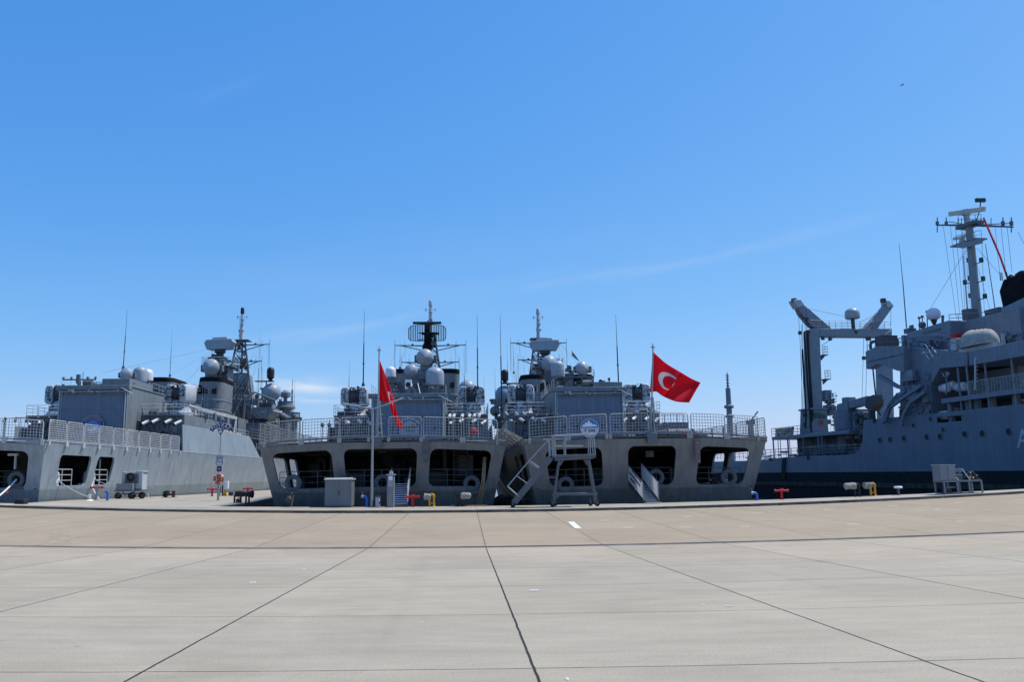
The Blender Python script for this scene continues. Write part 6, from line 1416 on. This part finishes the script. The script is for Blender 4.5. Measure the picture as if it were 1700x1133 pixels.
for i in range(4): a = i * R(90); m.prism([(.13 * math.cos(a), -.068, zc + .13 * math.sin(a)), (.03 * math.cos(a + .8), -.068, zc + .03 * math.sin(a + .8)), (0, -.068, zc), (.03 * math.cos(a - .8), -.068, zc + .03 * math.sin(a - .8))], (0, .005, 0))
m.build('star', 'light_grey', b_)
pb = t.location + Vector((.02, -.14, 36 * k)); lbv = thing('lifebuoy', 'orange lifebuoy hung on the berth post with rope bundled inside', 'lifebuoy', pb)
m = MB(); m.torus((0, 0, 0), .30, .085, 28, 10, (R(90), 0, 0)); m.build('ring', 'orange', lbv, smooth=60); m = MB()
for a0_ in (30, 120, 210, 300): m.torus((0, 0, 0), .30, .092, 4, 10, (R(90), 0, 0), a0_, a0_ + 16)
m.build('band', 'white', lbv); m = MB(); r_ = random.Random(3)
for i in range(14): m.torus((r_.uniform(-.08, .08), r_.uniform(-.05, .05), r_.uniform(-.12, .15)), .11, .022, 10, 4, (r_.uniform(1, 2), r_.uniform(-.5, .5), r_.uniform(-1, 1)))
m.build('rope', 'rope', lbv)

def hydrant(label, px, py, M_, kind, h=17, group=None, cat='hydrant', pipe=None):
    t, k = stand('hydrant', label, cat, px, py, 0, group); H = h * k; m = MB()
    if kind == 'tee':                                     # standpipe with a cross head and hand wheel
        m.lathe((0, 0, 0), [(.13, 0), (.13, .04), (.075, .06), (.075, H - .1), (.1, H - .08), (.1, H)], 14); m.build('standpipe', pipe or M_, t)
        m = MB(); m.tube((-.38, 0, H - .03), (.38, 0, H - .03), .06, n=10); m.tube((-.42, 0, H - .03), (-.34, 0, H - .03), .085, n=10); m.tube((.34, 0, H - .03), (.42, 0, H - .03), .085, n=10); hd = m.build('head', M_, t)
        m = MB(); m.torus((0, 0, H + .08), .13, .016, 16, 5); m.tube((0, 0, H), (0, 0, H + .1), .02); m.boxc((0, 0, H + .08), (.25, .02, .02)); m.build('hand_wheel', M_, hd)
    else:                                                 # bent blue water post
        m.path([(0, 0, 0), (0, 0, H - .1), (-.05, 0, H - .02), (-.22, 0, H + .0)], .075, 12); m.lathe((0, 0, 0), [(.13, 0), (.13, .04)], 12); m.build('standpipe', M_, t)
        m = MB(); m.tube((-.2, 0, H), (-.33, 0, H), .09, n=12); m.tube((-.26, 0, H), (-.30, 0, H + .3), .014); m.build('outlet', 'galvanised', t)
    return t
hydrant('red hydrant right of the blue gangway', 685, 838, 'red', 'tee'); hydrant('red hydrant on the quay near the open water', 1298, 827.5, 'red', 'tee', 15)
hydrant('red-topped hydrant on a bare pipe in front of the sunlit ship', 160, 831, 'red', 'tee', 21, pipe='galvanised')
hydrant('blue water post left of the lamp post', 609, 840, 'blue', 'bend'); hydrant('blue water post on the quay beside the open water', 1257, 830, 'blue', 'bend', 12); hydrant('blue water post left of the generator trailer', 178, 832, 'blue', 'bend', 15)
hydrant('small red hydrant behind the berth post, by the pier edge', 352, 823, 'red', 'tee', 12); hydrant('red hydrant topped with a pipe behind the rusty bollard', 411, 825, 'red', 'tee', 14)
def bollard(label, px, py, M_, side, h=20, cov='old_canvas', wide=None):
    t, k = stand('fire_monitor', label, 'fire monitor', px, py, 0, None); H = h * k; s = side; m = MB()
    for x in (-.14, .12): m.lathe((x, 0, 0), [(.1, 0), (.1, .03), (.06, .06), (.06, H * .75), (.08, H * .8), (.08, H * .92)], 12)
    m.torus((0, 0, H * .85), .13, .07, 14, 8, (R(90), 0, 0), 0, 180); m.tube((-.14, 0, H * .3), (.12, 0, H * .3), .035); m.build('pipe', M_, t)
    m = MB(); W_ = wide or .75; r2 = random.Random(px); pr = [(.05, 0), (.17, .02), (.2, W_ * .3), (.17, W_ * .6), (.2, W_ * .85), (.12, W_), (.03, W_ + .02)]
    m.lathe((s * .06, -.02, H * .86), pr, 12, (0, R(90) * s, 0)); m.v = [(x + r2.uniform(-.02, .02), y + r2.uniform(-.02, .02), z + r2.uniform(-.03, .03)) for x, y, z in m.v]; c = m.build('cover', cov, t, smooth=50)
    m = MB(); m.torus((s * .3, -.02, H * .86), .19, .015, 12, 4, (0, R(90), 0)); m.build('tie', 'rope', c)
    return t
bollard('yellow fire monitor with a canvas-wrapped nozzle right of the red hydrant', 717, 838.5, 'yellow', -1, 19, 'old_canvas', .42); bollard('black fire monitor with a grey wrapped nozzle below the ladder opening', 763, 838, 'black', 1, 20, 'old_canvas', .6)
bollard('black fire monitor with a long wrapped nozzle beside the supply ship', 1424, 824, 'black', -1, 20, 'old_canvas', .72); bollard('yellow fire monitor with wrapped nozzle beside the supply ship', 1450, 823.5, 'yellow', -1, 20, 'old_canvas', .5)
# small posts
t, k = stand('quay_post', 'short pale post between the blue water post and the pedestal', 'post', 627, 840); m = MB(); m.box(-.13, .13, -.1, .1, 0, 16 * k); m.build('body', 'light_grey', t, bevel=.03); m = MB(); m.box(-.16, .16, -.13, .13, 16 * k, 16 * k + .06); m.build('cap', 'mid_grey', t); m = MB(); m.path([(.1, -.1, .3), (.25, -.15, .05), (.6, -.2, .03), (.9, -.1, .03)], .03); m.build('cable', 'rubber', t)
t, k = stand('service_pedestal', 'tall narrow grey service pedestal with a small box on top, left of the gangway', 'pedestal', 648.5, 843)
m = MB(); m.box(-.2, .2, -.14, .2, 0, 33 * k); m.box(-.2, -.15, -.17, -.14, 0, 52 * k); m.box(.15, .2, -.17, -.14, 0, 52 * k); m.build('column', 'bench_grey', t, bevel=.01); m = MB(); m.box(-.2, .2, -.17, .2, 33 * k, 52 * k); b_ = m.build('panel_box', 'galvanised', t, bevel=.015); m = MB(); m.box(-.1, .12, -.19, -.17, 44 * k, 50 * k); m.build('display', 'white', b_); m = MB(); m.box(-.26, .26, -.22, .25, 52 * k, 53.5 * k); m.box(-.09, .12, -.05, .12, 53.5 * k, 58 * k); m.box(-.02, .05, -.02, .05, 58 * k, 60 * k); m.build('cap', 'light_grey', t)
t, k = stand('quay_post', 'low white-capped post near the wrapped fire monitors at the right', 'post', 1492, 821.5); m = MB(); m.lathe((0, 0, 0), [(.1, 0), (.07, .03), (.07, 10 * k), (.2, 11 * k)], 14); m.build('stem', 'mid_grey', t); m = MB(); m.lathe((0, 0, 11 * k), [(.24, 0), (.24, .08), (.2, .12)], 16); m.build('cap', 'white', t)
# gangway to the middle ship
t, k = stand('gangway', 'blue stepped gangway with a white canvas side, to the middle ship', 'gangway', 660, 839.5, YAW)
p1 = f2.Mw @ f2.L(664, 807, .6); v = (Matrix.Translation(t.location) @ Matrix.Rotation(YAW, 4, 'Z')).inverted() @ p1
L_ = max(2.5, v.y); Hh = 1.35; m = MB(); W_ = .52
for sg in (-1, 1): m.beam((sg * W_, 0, .1), (sg * W_, L_, Hh), .05, .2)
m.build('stringer', 'blue', t); m = MB(); n = 10
for i in range(n): f = (i + .5) / n; m.box(-W_, W_, L_ * f - .12, L_ * f + .12, .12 + (Hh - .1) * f, .12 + (Hh - .1) * f + .05)
m.build('step', 'blue', t); m = MB()
for i in range(n): f = (i + .5) / n; m.box(-W_, W_, L_ * f - .125, L_ * f - .118, .12 + (Hh - .1) * f + .005, .12 + (Hh - .1) * f + .045)
m.build('step_edge', 'white', t); m = MB(); m.box(-W_ - .1, W_ + .1, -.2, .1, .0, .1); m.lathe((-W_, -.1, .08), [(.08, 0), (.08, W_ * 2)], 10, (0, R(90), 0)); m.build('roller', 'dark_grey', t)
m = MB(); n = 6
vs = []
for i in range(n + 1): f = i / n; vs += [(W_ + .05 + .03 * math.sin(i * 2), L_ * f, .15 + (Hh - .1) * f), (W_ + .09 + .04 * math.cos(i * 3), L_ * f, 1.15 + (Hh - .1) * f)]
m.add(vs, [(2 * i, 2 * i + 2, 2 * i + 3, 2 * i + 1) for i in range(n)]); m.build('side_canvas', 'white_sheet', t); m = MB()
for sg in (-1, 1):
    m.tube((sg * (W_ + .05), 0, 1.1), (sg * (W_ + .05), L_, Hh + 1.0), .025)
    for f in (0, .33, .66, 1): m.tube((sg * (W_ + .05), L_ * f, .1 + (Hh - .1) * f), (sg * (W_ + .05), L_ * f, 1.1 + (Hh - .1) * f), .022)
m.build('handrail', 'galvanised', t)
# gangway of the right-hand ship: runs from the opening down to the quay, towards the right
t, k = stand('gangway', 'gangway with white lettered side panels, to the right-hand ship', 'gangway', 1081, 833)
p1 = f3.Mw @ f3.L(1054, 803, .7) - t.location; d = Vector((p1.x, p1.y, 0)); Lh = d.length; t.rotation_euler = (0, 0, math.atan2(d.y, d.x) - R(90)); Hh = p1.z + .05; W_ = .45
m = MB()
for sg in (-1, 1): m.beam((sg * W_, -.1, .12), (sg * W_, Lh, Hh), .06, .2)
m.build('stringer', 'dark_grey', t); m = MB(); n = 11
for i in range(n): f = (i + .5) / n; m.box(-W_, W_, Lh * f - .11, Lh * f + .11, .1 + Hh * f, .14 + Hh * f)
m.box(-W_, W_, -.45, -.05, .02, .07); m.build('step', 'light_grey', t)
for sg in (-1, 1):
    X = sg * (W_ + .04)
    m = MB()
    for g0, g1 in ((.06, .5), (.53, .97)): m.prism([(X, Lh * g0, .25 + Hh * g0), (X, Lh * g1, .25 + Hh * g1), (X, Lh * g1, 1.15 + Hh * g1), (X, Lh * g0, 1.15 + Hh * g0)], (.015, 0, 0))
    m.build('side_panel', 'white_sheet', t)
    m = MB()
    for f in (0, .5, 1): m.tube((X, Lh * f, .1 + Hh * f), (X, Lh * f, 1.2 + Hh * f), .025)
    m.tube((X, 0, 1.18), (X, Lh, 1.18 + Hh), .025); m.build('handrail', 'galvanised', t)
m = MB(); X = W_ + .04                                    # rows of dark marks, as the lettering reads at this size
for row, (g0, g1, zz) in enumerate(((.1, .7, .82), (.16, .86, .5), (.5, .8, .2))):
    n = 12
    for i in range(n):
        f = g0 + (g1 - g0) * i / n; g = f + (g1 - g0) / n * .72
        for xx in (-W_ - .046, -W_ - .022): m.prism([(xx, Lh * f, .25 + zz + Hh * f), (xx, Lh * g, .25 + zz + Hh * g), (xx, Lh * g, .25 + zz + .17 + Hh * g), (xx, Lh * f, .25 + zz + .17 + Hh * f)], (.004, 0, 0))
m.build('panel_marks', 'dark_grey', t)
# mobile boarding platform on castors
t, k = stand('boarding_platform', 'grey wheeled boarding steps with a railed top platform', 'mobile steps', 955, 842)
S = k
def q(px, py, y=0): return ((px - 955) * S, y, (842 - py) * S - .0)
D = 1.15; m = MB()
for y in (0, D):
    for a_, b_ in (((920, 836), (931, 766)), ((990, 836), (980, 766))): m.beam(q(*a_, y), q(*b_, y), .1, .12)
    m.beam(q(919, 822, y), q(991, 822, y), .1, .13); m.beam(q(924, 765.5, y), q(988, 763, y), .1, .12)
    m.beam(q(931, 775, y), q(937, 766, y), .08, .1); m.beam(q(980, 775, y), q(974, 766, y), .08, .1); m.beam(q(921, 830, y), q(930, 822.5, y), .06, .1)
for a_ in ((920, 824), (990, 824), (931, 766), (980, 766)): m.beam(q(*a_, 0), q(*a_, D), .08, .1)
m.beam(q(899, 794, .1), q(924, 794.5, .1), .06, .08); m.build('frame', 'mid_grey', t, bevel=.015)
m = MB(); a_, b_ = q(921, 761), q(991, 757); m.box(a_[0], b_[0], -.05, D + .05, a_[2] - .06, a_[2] + .12); m.build('deck_plate', 'mid_grey', t, bevel=.02)
m = MB()
for y in (-.03, D + .03): m.beam(q(856, 834, y), q(917, 762, y), .06, .34)
m.build('stringer', 'mid_grey', t); m = MB(); a_, b_ = Vector(q(856, 834)), Vector(q(917, 762))
for i in range(9): c = a_.lerp(b_, (i + .7) / 9.4); m.box(c.x - .14, c.x + .14, 0, D, c.z - .02, c.z + .02)
m.build('tread', 'galvanised', t); m = MB()
for y in (-.06, D + .06):
    m.path([q(864, 825, y), q(845, 808, y), q(860, 791, y), q(882, 766, y), q(911, 736, y), q(915, 734, y), q(916, 760, y)], .032, 7)
    for a_, b_ in (((878, 804), (861, 791.5)), ((898, 778), (882, 766.5)), ((897, 780), (880, 768))): m.tube(q(*a_, y), q(*b_, y), .026)
    m.path([q(921, 760, y), q(921, 726, y), q(942, 725.5, y), q(982, 724, y), q(988, 725, y), q(990, 757, y)], .032, 7); m.tube(q(941, 759, y), q(941, 725, y), .03); m.tube(q(982, 758, y), q(982, 724, y), .03); m.tube(q(923, 743, y), q(971, 743.5, y), .026); m.tube(q(925, 760, y), q(924, 726, y), .028)
m.tube(q(990, 757, 0), q(990, 757, D), .03); m.tube(q(988, 725, -.06), q(988, 725, D + .06), .03); m.build('handrail', 'galvanised', t)
for a_, y in (((853.5, 838), .05), ((853.5, 838), D - .05), ((918, 838), .02), ((924, 838.5), D), ((983, 838), D), ((991, 838), .02)):
    c = Vector(q(*a_, y)); c.z = .15; m = MB(); m.lathe((c.x, c.y - .045, c.z), [(.06, 0), (.15, .01), (.15, .08), (.06, .09)], 16, (R(-90), 0, 0)); w_ = m.build('caster', 'rubber', t); m = MB(); m.box(c.x - .05, c.x + .05, c.y - .08, c.y - .055, c.z - .02, c.z + .24); m.box(c.x - .07, c.x + .07, c.y - .08, c.y + .08, c.z + .2, c.z + .25); m.build('fork', 'mid_grey', w_)
# work table with a cabinet
t, k = stand('work_table', 'grey steel frame table with a cabinet and pump gear on it', 'work table', 1598, 820.5, R(3))
def q(px, py, y=0): return ((px - 1598) * k, y, (820.5 - py) * k)
D = .95; m = MB()
for y in (0, D):
    m.beam(q(1566, 800.5, y), q(1632, 799, y), .08, .08); m.beam(q(1568, 820, y), q(1633, 819.5, y), .06, .06)
    for a_ in (1569, 1591, 1611, 1632): m.beam(q(a_, 820, y), q(a_ - .5, 800, y), .08, .08)
for a_ in (1569, 1591, 1611, 1632): m.beam(q(a_, 801, 0), q(a_, 801, D), .06, .06); m.beam(q(a_, 820, 0), q(a_, 820, D), .05, .05)
m.beam(q(1577, 810, .3), q(1591, 810, .3), .06, .08); m.build('frame', 'bench_grey', t); m = MB(); a_, b_ = q(1566, 800), q(1633, 799); m.box(a_[0], b_[0], 0, D, a_[2] - .01, a_[2] + .025); m.build('top', 'bench_grey', t)
m = MB(); a_, b_ = q(1565, 799), q(1590, 774); m.box(a_[0], b_[0], .02, D - .05, a_[2], b_[2]); cb = m.build('cabinet', 'bench_grey', t, bevel=.015); m = MB(); m.box(a_[0] - .03, b_[0] + .03, -.02, D, b_[2], b_[2] + .04); m.build('lid', 'light_grey', cb); m = MB(); a_, b_ = q(1577, 797), q(1588, 777); m.box(a_[0], b_[0], -.01, .02, a_[2], b_[2]); m.build('door', 'bench_grey', cb, bevel=.01); m = MB(); a_, b_ = q(1579, 777.6), q(1587, 776.6); m.box(a_[0], b_[0], -.03, -.01, a_[2], b_[2]); m.build('plate', 'light_grey', cb)
m = MB(); a_, b_ = q(1590, 786.5), q(1616, 780); m.box(a_[0], b_[0], D - .1, D, a_[2], b_[2]); m.tube(q(1609, 798, .7), q(1609, 778, .7), .03); m.build('back_panel', 'bench_grey', t, bevel=.01); m = MB()
for a_, b_ in (((1595, 799), (1590, 788)), ((1615, 799), (1607, 780))): m.beam(q(*a_, .1), q(*b_, .35), .05, .06)
m.build('brace', 'light_grey', t); m = MB(); a_, b_ = q(1594, 799), q(1605, 790); m.box(a_[0], b_[0], .25, .7, a_[2], b_[2]); pp = m.build('pump_box', 'mid_grey', t, bevel=.02); m = MB(); m.box(a_[0], b_[0], .22, .73, b_[2], b_[2] + .035); m.build('lid', 'light_grey', pp); m = MB(); r_ = random.Random(2)
for i in range(26): m.boxc(q(r_.uniform(1614, 1630), r_.uniform(786, 799), r_.uniform(.2, .7)), (r_.uniform(.05, .3),) * 2 + (r_.uniform(.05, .3),), (r_.random(), r_.random(), 0))
m.torus(q(1620, 793, .4), .18, .05, 14, 6, (R(80), 0, 0)); a_ = q(1580, 818, .5); m.box(a_[0] - .15, a_[0] + .2, .3, .7, .02, .3); m.build('motor', 'dark_grey', t)
# generator trailer
t, k = stand('generator_trailer', 'pale grey generator trailer with a black hose coil on four wheels', 'trailer', 216, 829.5)
def q(px, py, y=0): return ((px - 216) * k, y, (829.5 - py) * k)
m = MB(); a_, b_ = q(196, 815), q(229, 786); m.box(a_[0], b_[0], .5, 1.35, a_[2], b_[2]); m.box(a_[0] - .03, q(202, 0)[0], .45, .52, q(0, 804)[2], b_[2] + .06); m.box(q(219, 0)[0], b_[0] + .06, .38, .5, q(0, 813)[2], q(0, 785)[2]); m.box(q(219, 0)[0], b_[0] + .09, .36, 1.37, q(0, 786)[2], q(0, 784)[2]); bd = m.build('housing', 'light_grey', t, bevel=.03)
m = MB(); a_, b_ = q(202, 804), q(224, 788); m.box(a_[0], b_[0], .3, .5, a_[2], b_[2]); m.build('panel', 'mid_grey', bd, bevel=.02); m = MB(); a_, b_ = q(191, 815.5), q(219, 804); m.box(a_[0], b_[0], .0, .5, a_[2], b_[2]); m.build('tray', 'bench_grey', t, bevel=.02); m = MB(); r_ = random.Random(5)
for i in range(9): m.torus(Vector(q(212.5, 793.5, .16)) + Vector((r_.uniform(-.04, .04), i * .012, r_.uniform(-.04, .04))), .26 - .012 * (i % 4), .035, 26, 6, (R(84 + r_.uniform(-5, 5)), 0, 0))
m.build('hose_coil', 'rubber', t); m = MB(); a_, b_ = q(189, 817), q(231, 815.3); m.box(a_[0], b_[0], -.05, 1.4, a_[2], b_[2]); m.beam(q(196, 821, .1), q(228, 821, .1), .1, .1); m.beam(q(196, 821, 1.2), q(228, 821, 1.2), .1, .1); m.beam(q(200, 816, .2), q(206, 824, .2), .06, .06); m.beam(q(222, 816, .2), q(215, 824, .2), .06, .06); m.build('chassis', 'mid_grey', t)
for a_, y in ((195.5, .05), (208, 1.1), (217.5, .05), (227, .8)):
    c = Vector(q(a_, 829.5, y)); r0 = 5.6 * k; m = MB(); m.lathe((c.x, c.y, r0), [(r0 * .5, 0), (r0 * .92, .0), (r0, .04), (r0, .16), (r0 * .92, .2), (r0 * .5, .2)], 22, (R(-90), 0, R(28))); w_ = m.build('wheel', 'rubber', t, smooth=50); m = MB(); m.lathe((c.x - .0, c.y - .01, r0), [(r0 * .52, 0), (r0 * .5, .03), (r0 * .2, .05)], 16, (R(-90), 0, R(28))); m.build('hub', 'rusty', w_)
m = MB(); p_ = [Vector(q(237, 800, .5)), Vector(q(243, 800, .3)), Vector(q(246, 812, .3)), Vector(q(240, 818, .3)), Vector(q(244, 826, .2)), Vector(q(252, 829, .1))]; m.path(p_, .025, 5); m.path([Vector(q(237, 803, .5)), Vector(q(247, 803, .4)), Vector(q(249, 815, .4)), Vector(q(239, 822, .4))], .02, 5); m.build('cable', 'light_grey', t)
# bitts, boxes and bollards on the left
t, k = stand('mooring_bitts', 'rusty mooring bitts with dark rope lying round them, right of the generator', 'bitts', 281, 826.5); m = MB()
for x in (-.3, .32): m.lathe((x, 0, 0), [(.16, 0), (.16, .03), (.11, .05), (.11, .42), (.15, .45), (.15, .5)], 14)
m.tube((-.45, 0, .2), (.45, 0, .2), .07, n=10); m.box(-.55, .55, -.2, .2, 0, .03); m.build('posts', 'rusty', t); m = MB(); r_ = random.Random(6)
for i in range(12): m.torus((-.3 + r_.uniform(-.12, .12), r_.uniform(-.05, .1), .2 + r_.uniform(-.12, .25)), .2, .035, 14, 5, (r_.uniform(-.5, .5), r_.uniform(-.6, .6), 0))
m.build('rope', 'rubber', t)
t, k = stand('mooring_bollard', 'low black bollard on rusty legs at the foot of the pier', 'bollard', 405, 836); m = MB()
for x in (-.62, -.2, .15, .35): m.box(x - .05, x + .05, -.12, -.02, 0, .5)
m.box(-.66, .4, -.15, .3, .46, .54); m.boxc((-.35, 0, .16), (.3, .3, .25)); m.build('stand', 'rusty', t); m = MB(); m.lathe((-.66, .05, .62), [(.1, 0), (.2, .1), (.2, .5), (.16, .65), (.17, .95), (.26, 1.2), (.24, 1.24)], 14, (0, R(92), 0)); m.build('barrel', 'rubber', t, smooth=50); m = MB(); m.torus((-.3, -.1, .25), .12, .03, 12, 5, (1.2, 0, 0)); m.build('shackle', 'dark_grey', t)
t, k = stand('rubber_block', 'low black rubber block at the edge of the quay by the left ship', 'block', 31, 838); m = MB(); m.box(-8 * k, 8 * k, 0, .5, 0, 8 * k); m.build('body', 'rubber', t, bevel=.05); m = MB(); m.box(-7 * k, 7 * k, .05, .45, 8 * k, 8 * k + .03); m.build('top', 'dark_grey', t)
t, k = stand('white_bollard', 'small white bollard with a mooring rope, left of the red-topped hydrant', 'bollard', 148, 832); m = MB(); m.lathe((0, 0, 0), [(.26, 0), (.22, .05), (.1, .12), (.09, .34), (.12, .36), (.12, .42)], 14); m.build('body', 'white', t); m = MB(); m.torus((0, 0, .14), .14, .03, 14, 5); m.build('rope', 'rope', t)
t, k = stand('white_cabinet', 'narrow white cabinet with a yellow foot behind the lifebuoy', 'cabinet', 374, 821); m = MB(); m.box(-.13, .19, 0, .3, .62, 1.25); m.build('body', 'white', t, bevel=.02); m = MB(); m.prism([(-.3, .1, 0), (.15, .1, 0), (0, .1, .35), (-.08, .1, .62)], (0, .12, 0)); m.build('foot', 'yellow', t); m = MB(); m.boxc((.45, .1, .2), (.35, .3, .3), (0, .2, 0)); m.tube((-.5, .15, 0), (-.5, .15, .8), .05); m.tube((-.3, .15, 0), (-.3, .15, .9), .06); m.build('pipes', 'dark_grey', t)
t, k = stand('ship_fender', 'small rope fender hanging at the foot of the middle ship', 'fender', 477, 836); m = MB(); m.ball((0, .3, .42), .2, 14, 1.2); m.build('body', 'dark_grey', t); m = MB(); m.tube((.02, .28, .6), (.28, .1, .85), .02); m.tube((.2, .1, .0), (.36, .1, .7), .03); m.build('rope', 'rope', t)
# ropes
def rope(label, pts, r=.035, m='rope', sag=0):
    mb = MB(); P3 = []
    for i in range(len(pts) - 1):
        a_, b_ = Vector(pts[i]), Vector(pts[i + 1])
        for j in range(8): f = j / 8; P3.append(a_.lerp(b_, f) - Vector((0, 0, sag * 4 * f * (1 - f))))
    P3.append(Vector(pts[-1])); o0 = P3[0].copy(); mb.path([p - o0 for p in P3], r, 6); o = mb.build('mooring_rope', m, None); o.location = o0; tag(o, label, 'rope')
a_ = f1.Mw @ f1.L(27, 797, .6); g_ = G(-30, 838); rope('white and red mooring rope from the stern fairlead of the left ship', [a_, P(-4, 826, 50), g_], .05, 'white', .05)
m = MB(); a1, a2 = P(10, 819.5, 51.2), P(13.5, 817.5, 51.3); m.tube((0, 0, 0), a2 - a1, .062, n=8); o = m.build('rope_marker', 'red'); o.location = a1; tag(o, 'short red sleeve round the white mooring rope', 'rope sleeve')
a_ = f1.Mw @ Vector((7.1, 3.1, 1.5)); g_ = G(149, 831.5) + Vector((0, 0, .2)); rope('slack mooring rope running from the side opening to the white bollard', [a_, g_], .03, 'light_grey', .12)
a_ = f1.Mw @ Vector((7.15, 8.4, 1.55)); g_ = P(193, 808, 54.5); rope('pale mooring line stretched from the second side opening', [a_, g_], .03, 'light_grey', .08)
a_ = f1.Mw @ Vector((7.2, 8.2, 1.5)); g_ = G(165, 830); rope('tangled white rope hanging from the second side opening to the quay', [a_, a_ + Vector((.1, -.3, -.5)), g_], .045, 'white', .05)
for dx, lab in ((0, 'yellowed rope hanging from the right opening of the middle ship, leftmost strand'), (4, 'yellowed rope hanging from the right opening of the middle ship, second strand'), (7, 'yellowed rope hanging from the right opening of the middle ship, third strand')):
    a_ = f2.Mw @ f2.L(803 + dx * .5, 760, .9); b_ = P(800 + dx * .6, 800, 52.2); g_ = G(792 + dx, 838.5); rope(lab, [a_, b_, g_], .038, 'rope', .0)
o_ = P(815, 790, 52.5)
rope('mooring line sagging into the gap between the two stern-on ships', [f2.Mw @ Vector((7.2, 1.0, 1.6)), f3.Mw @ Vector((-7.2, 3, .3))], .03, 'rope', .5)
t, k = stand('hose', 'flat yellowish hose lying along the quay edge by the black monitor', 'hose', 772, 839.5); m = MB(); m.path([(-.7, 0, .03), (-.3, .05, .03), (.4, -.02, .03), (1.0, .05, .03), (1.3, 0, .03)], .04, 6); m.build('length', 'rope', t); m = MB(); m.tube((-.8, 0, .03), (-.68, 0, .03), .055, n=8); m.build('coupling', 'galvanised', t)
for X, Y, lab in ((-.35, 55.5, 'added black fender hiding the bright water in the gap between the two stern-on ships'),):  # dark body added to cover the bright sky reflection between the hulls
    fd = thing('fender', lab, 'fender', (X, Y, -.9), YAW); m = MB(); m.lathe((0, 0, 0), [(.2, 0), (.7, .1), (1.1, .5), (1.28, 1.1), (1.28, 3.9), (1.1, 4.5), (.7, 4.9), (.2, 5)], 20, (R(-90), 0, 0)); m.build('body', 'rubber', fd, smooth=60)
    m = MB()
    for k in range(6): m.torus((0, .9 + k * .65, 0), 1.3, .09, 20, 6, (R(90), 0, 0))
    m.build('tyre_net', 'dark_grey', fd)
# a sea bird high over the harbour
pb = P(1498, 141, 90); bd = thing('bird', 'small dark sea bird gliding in the open sky', 'bird', pb); m = MB()
m.lathe((-.16, 0, 0), [(.005, 0), (.04, .05), (.055, .15), (.035, .26), (.005, .36)], 8, (0, R(90), 0)); wv = [(-.05, 0, .02), (.06, 0, .02), (.05, -.22, .09), (-.02, -.5, .02), (-.06, -.22, .09)]
m.add(wv, [(0, 1, 2), (0, 2, 4), (4, 2, 3)]); m.add([(x, -y, z) for x, y, z in wv], [(0, 1, 2), (0, 2, 4), (4, 2, 3)]); m.add([(-.14, 0, 0), (-.3, .06, 0), (-.3, -.06, 0)], [(0, 1, 2)]); m.build('body', 'dark_grey', bd)
bpy.context.view_layer.update()
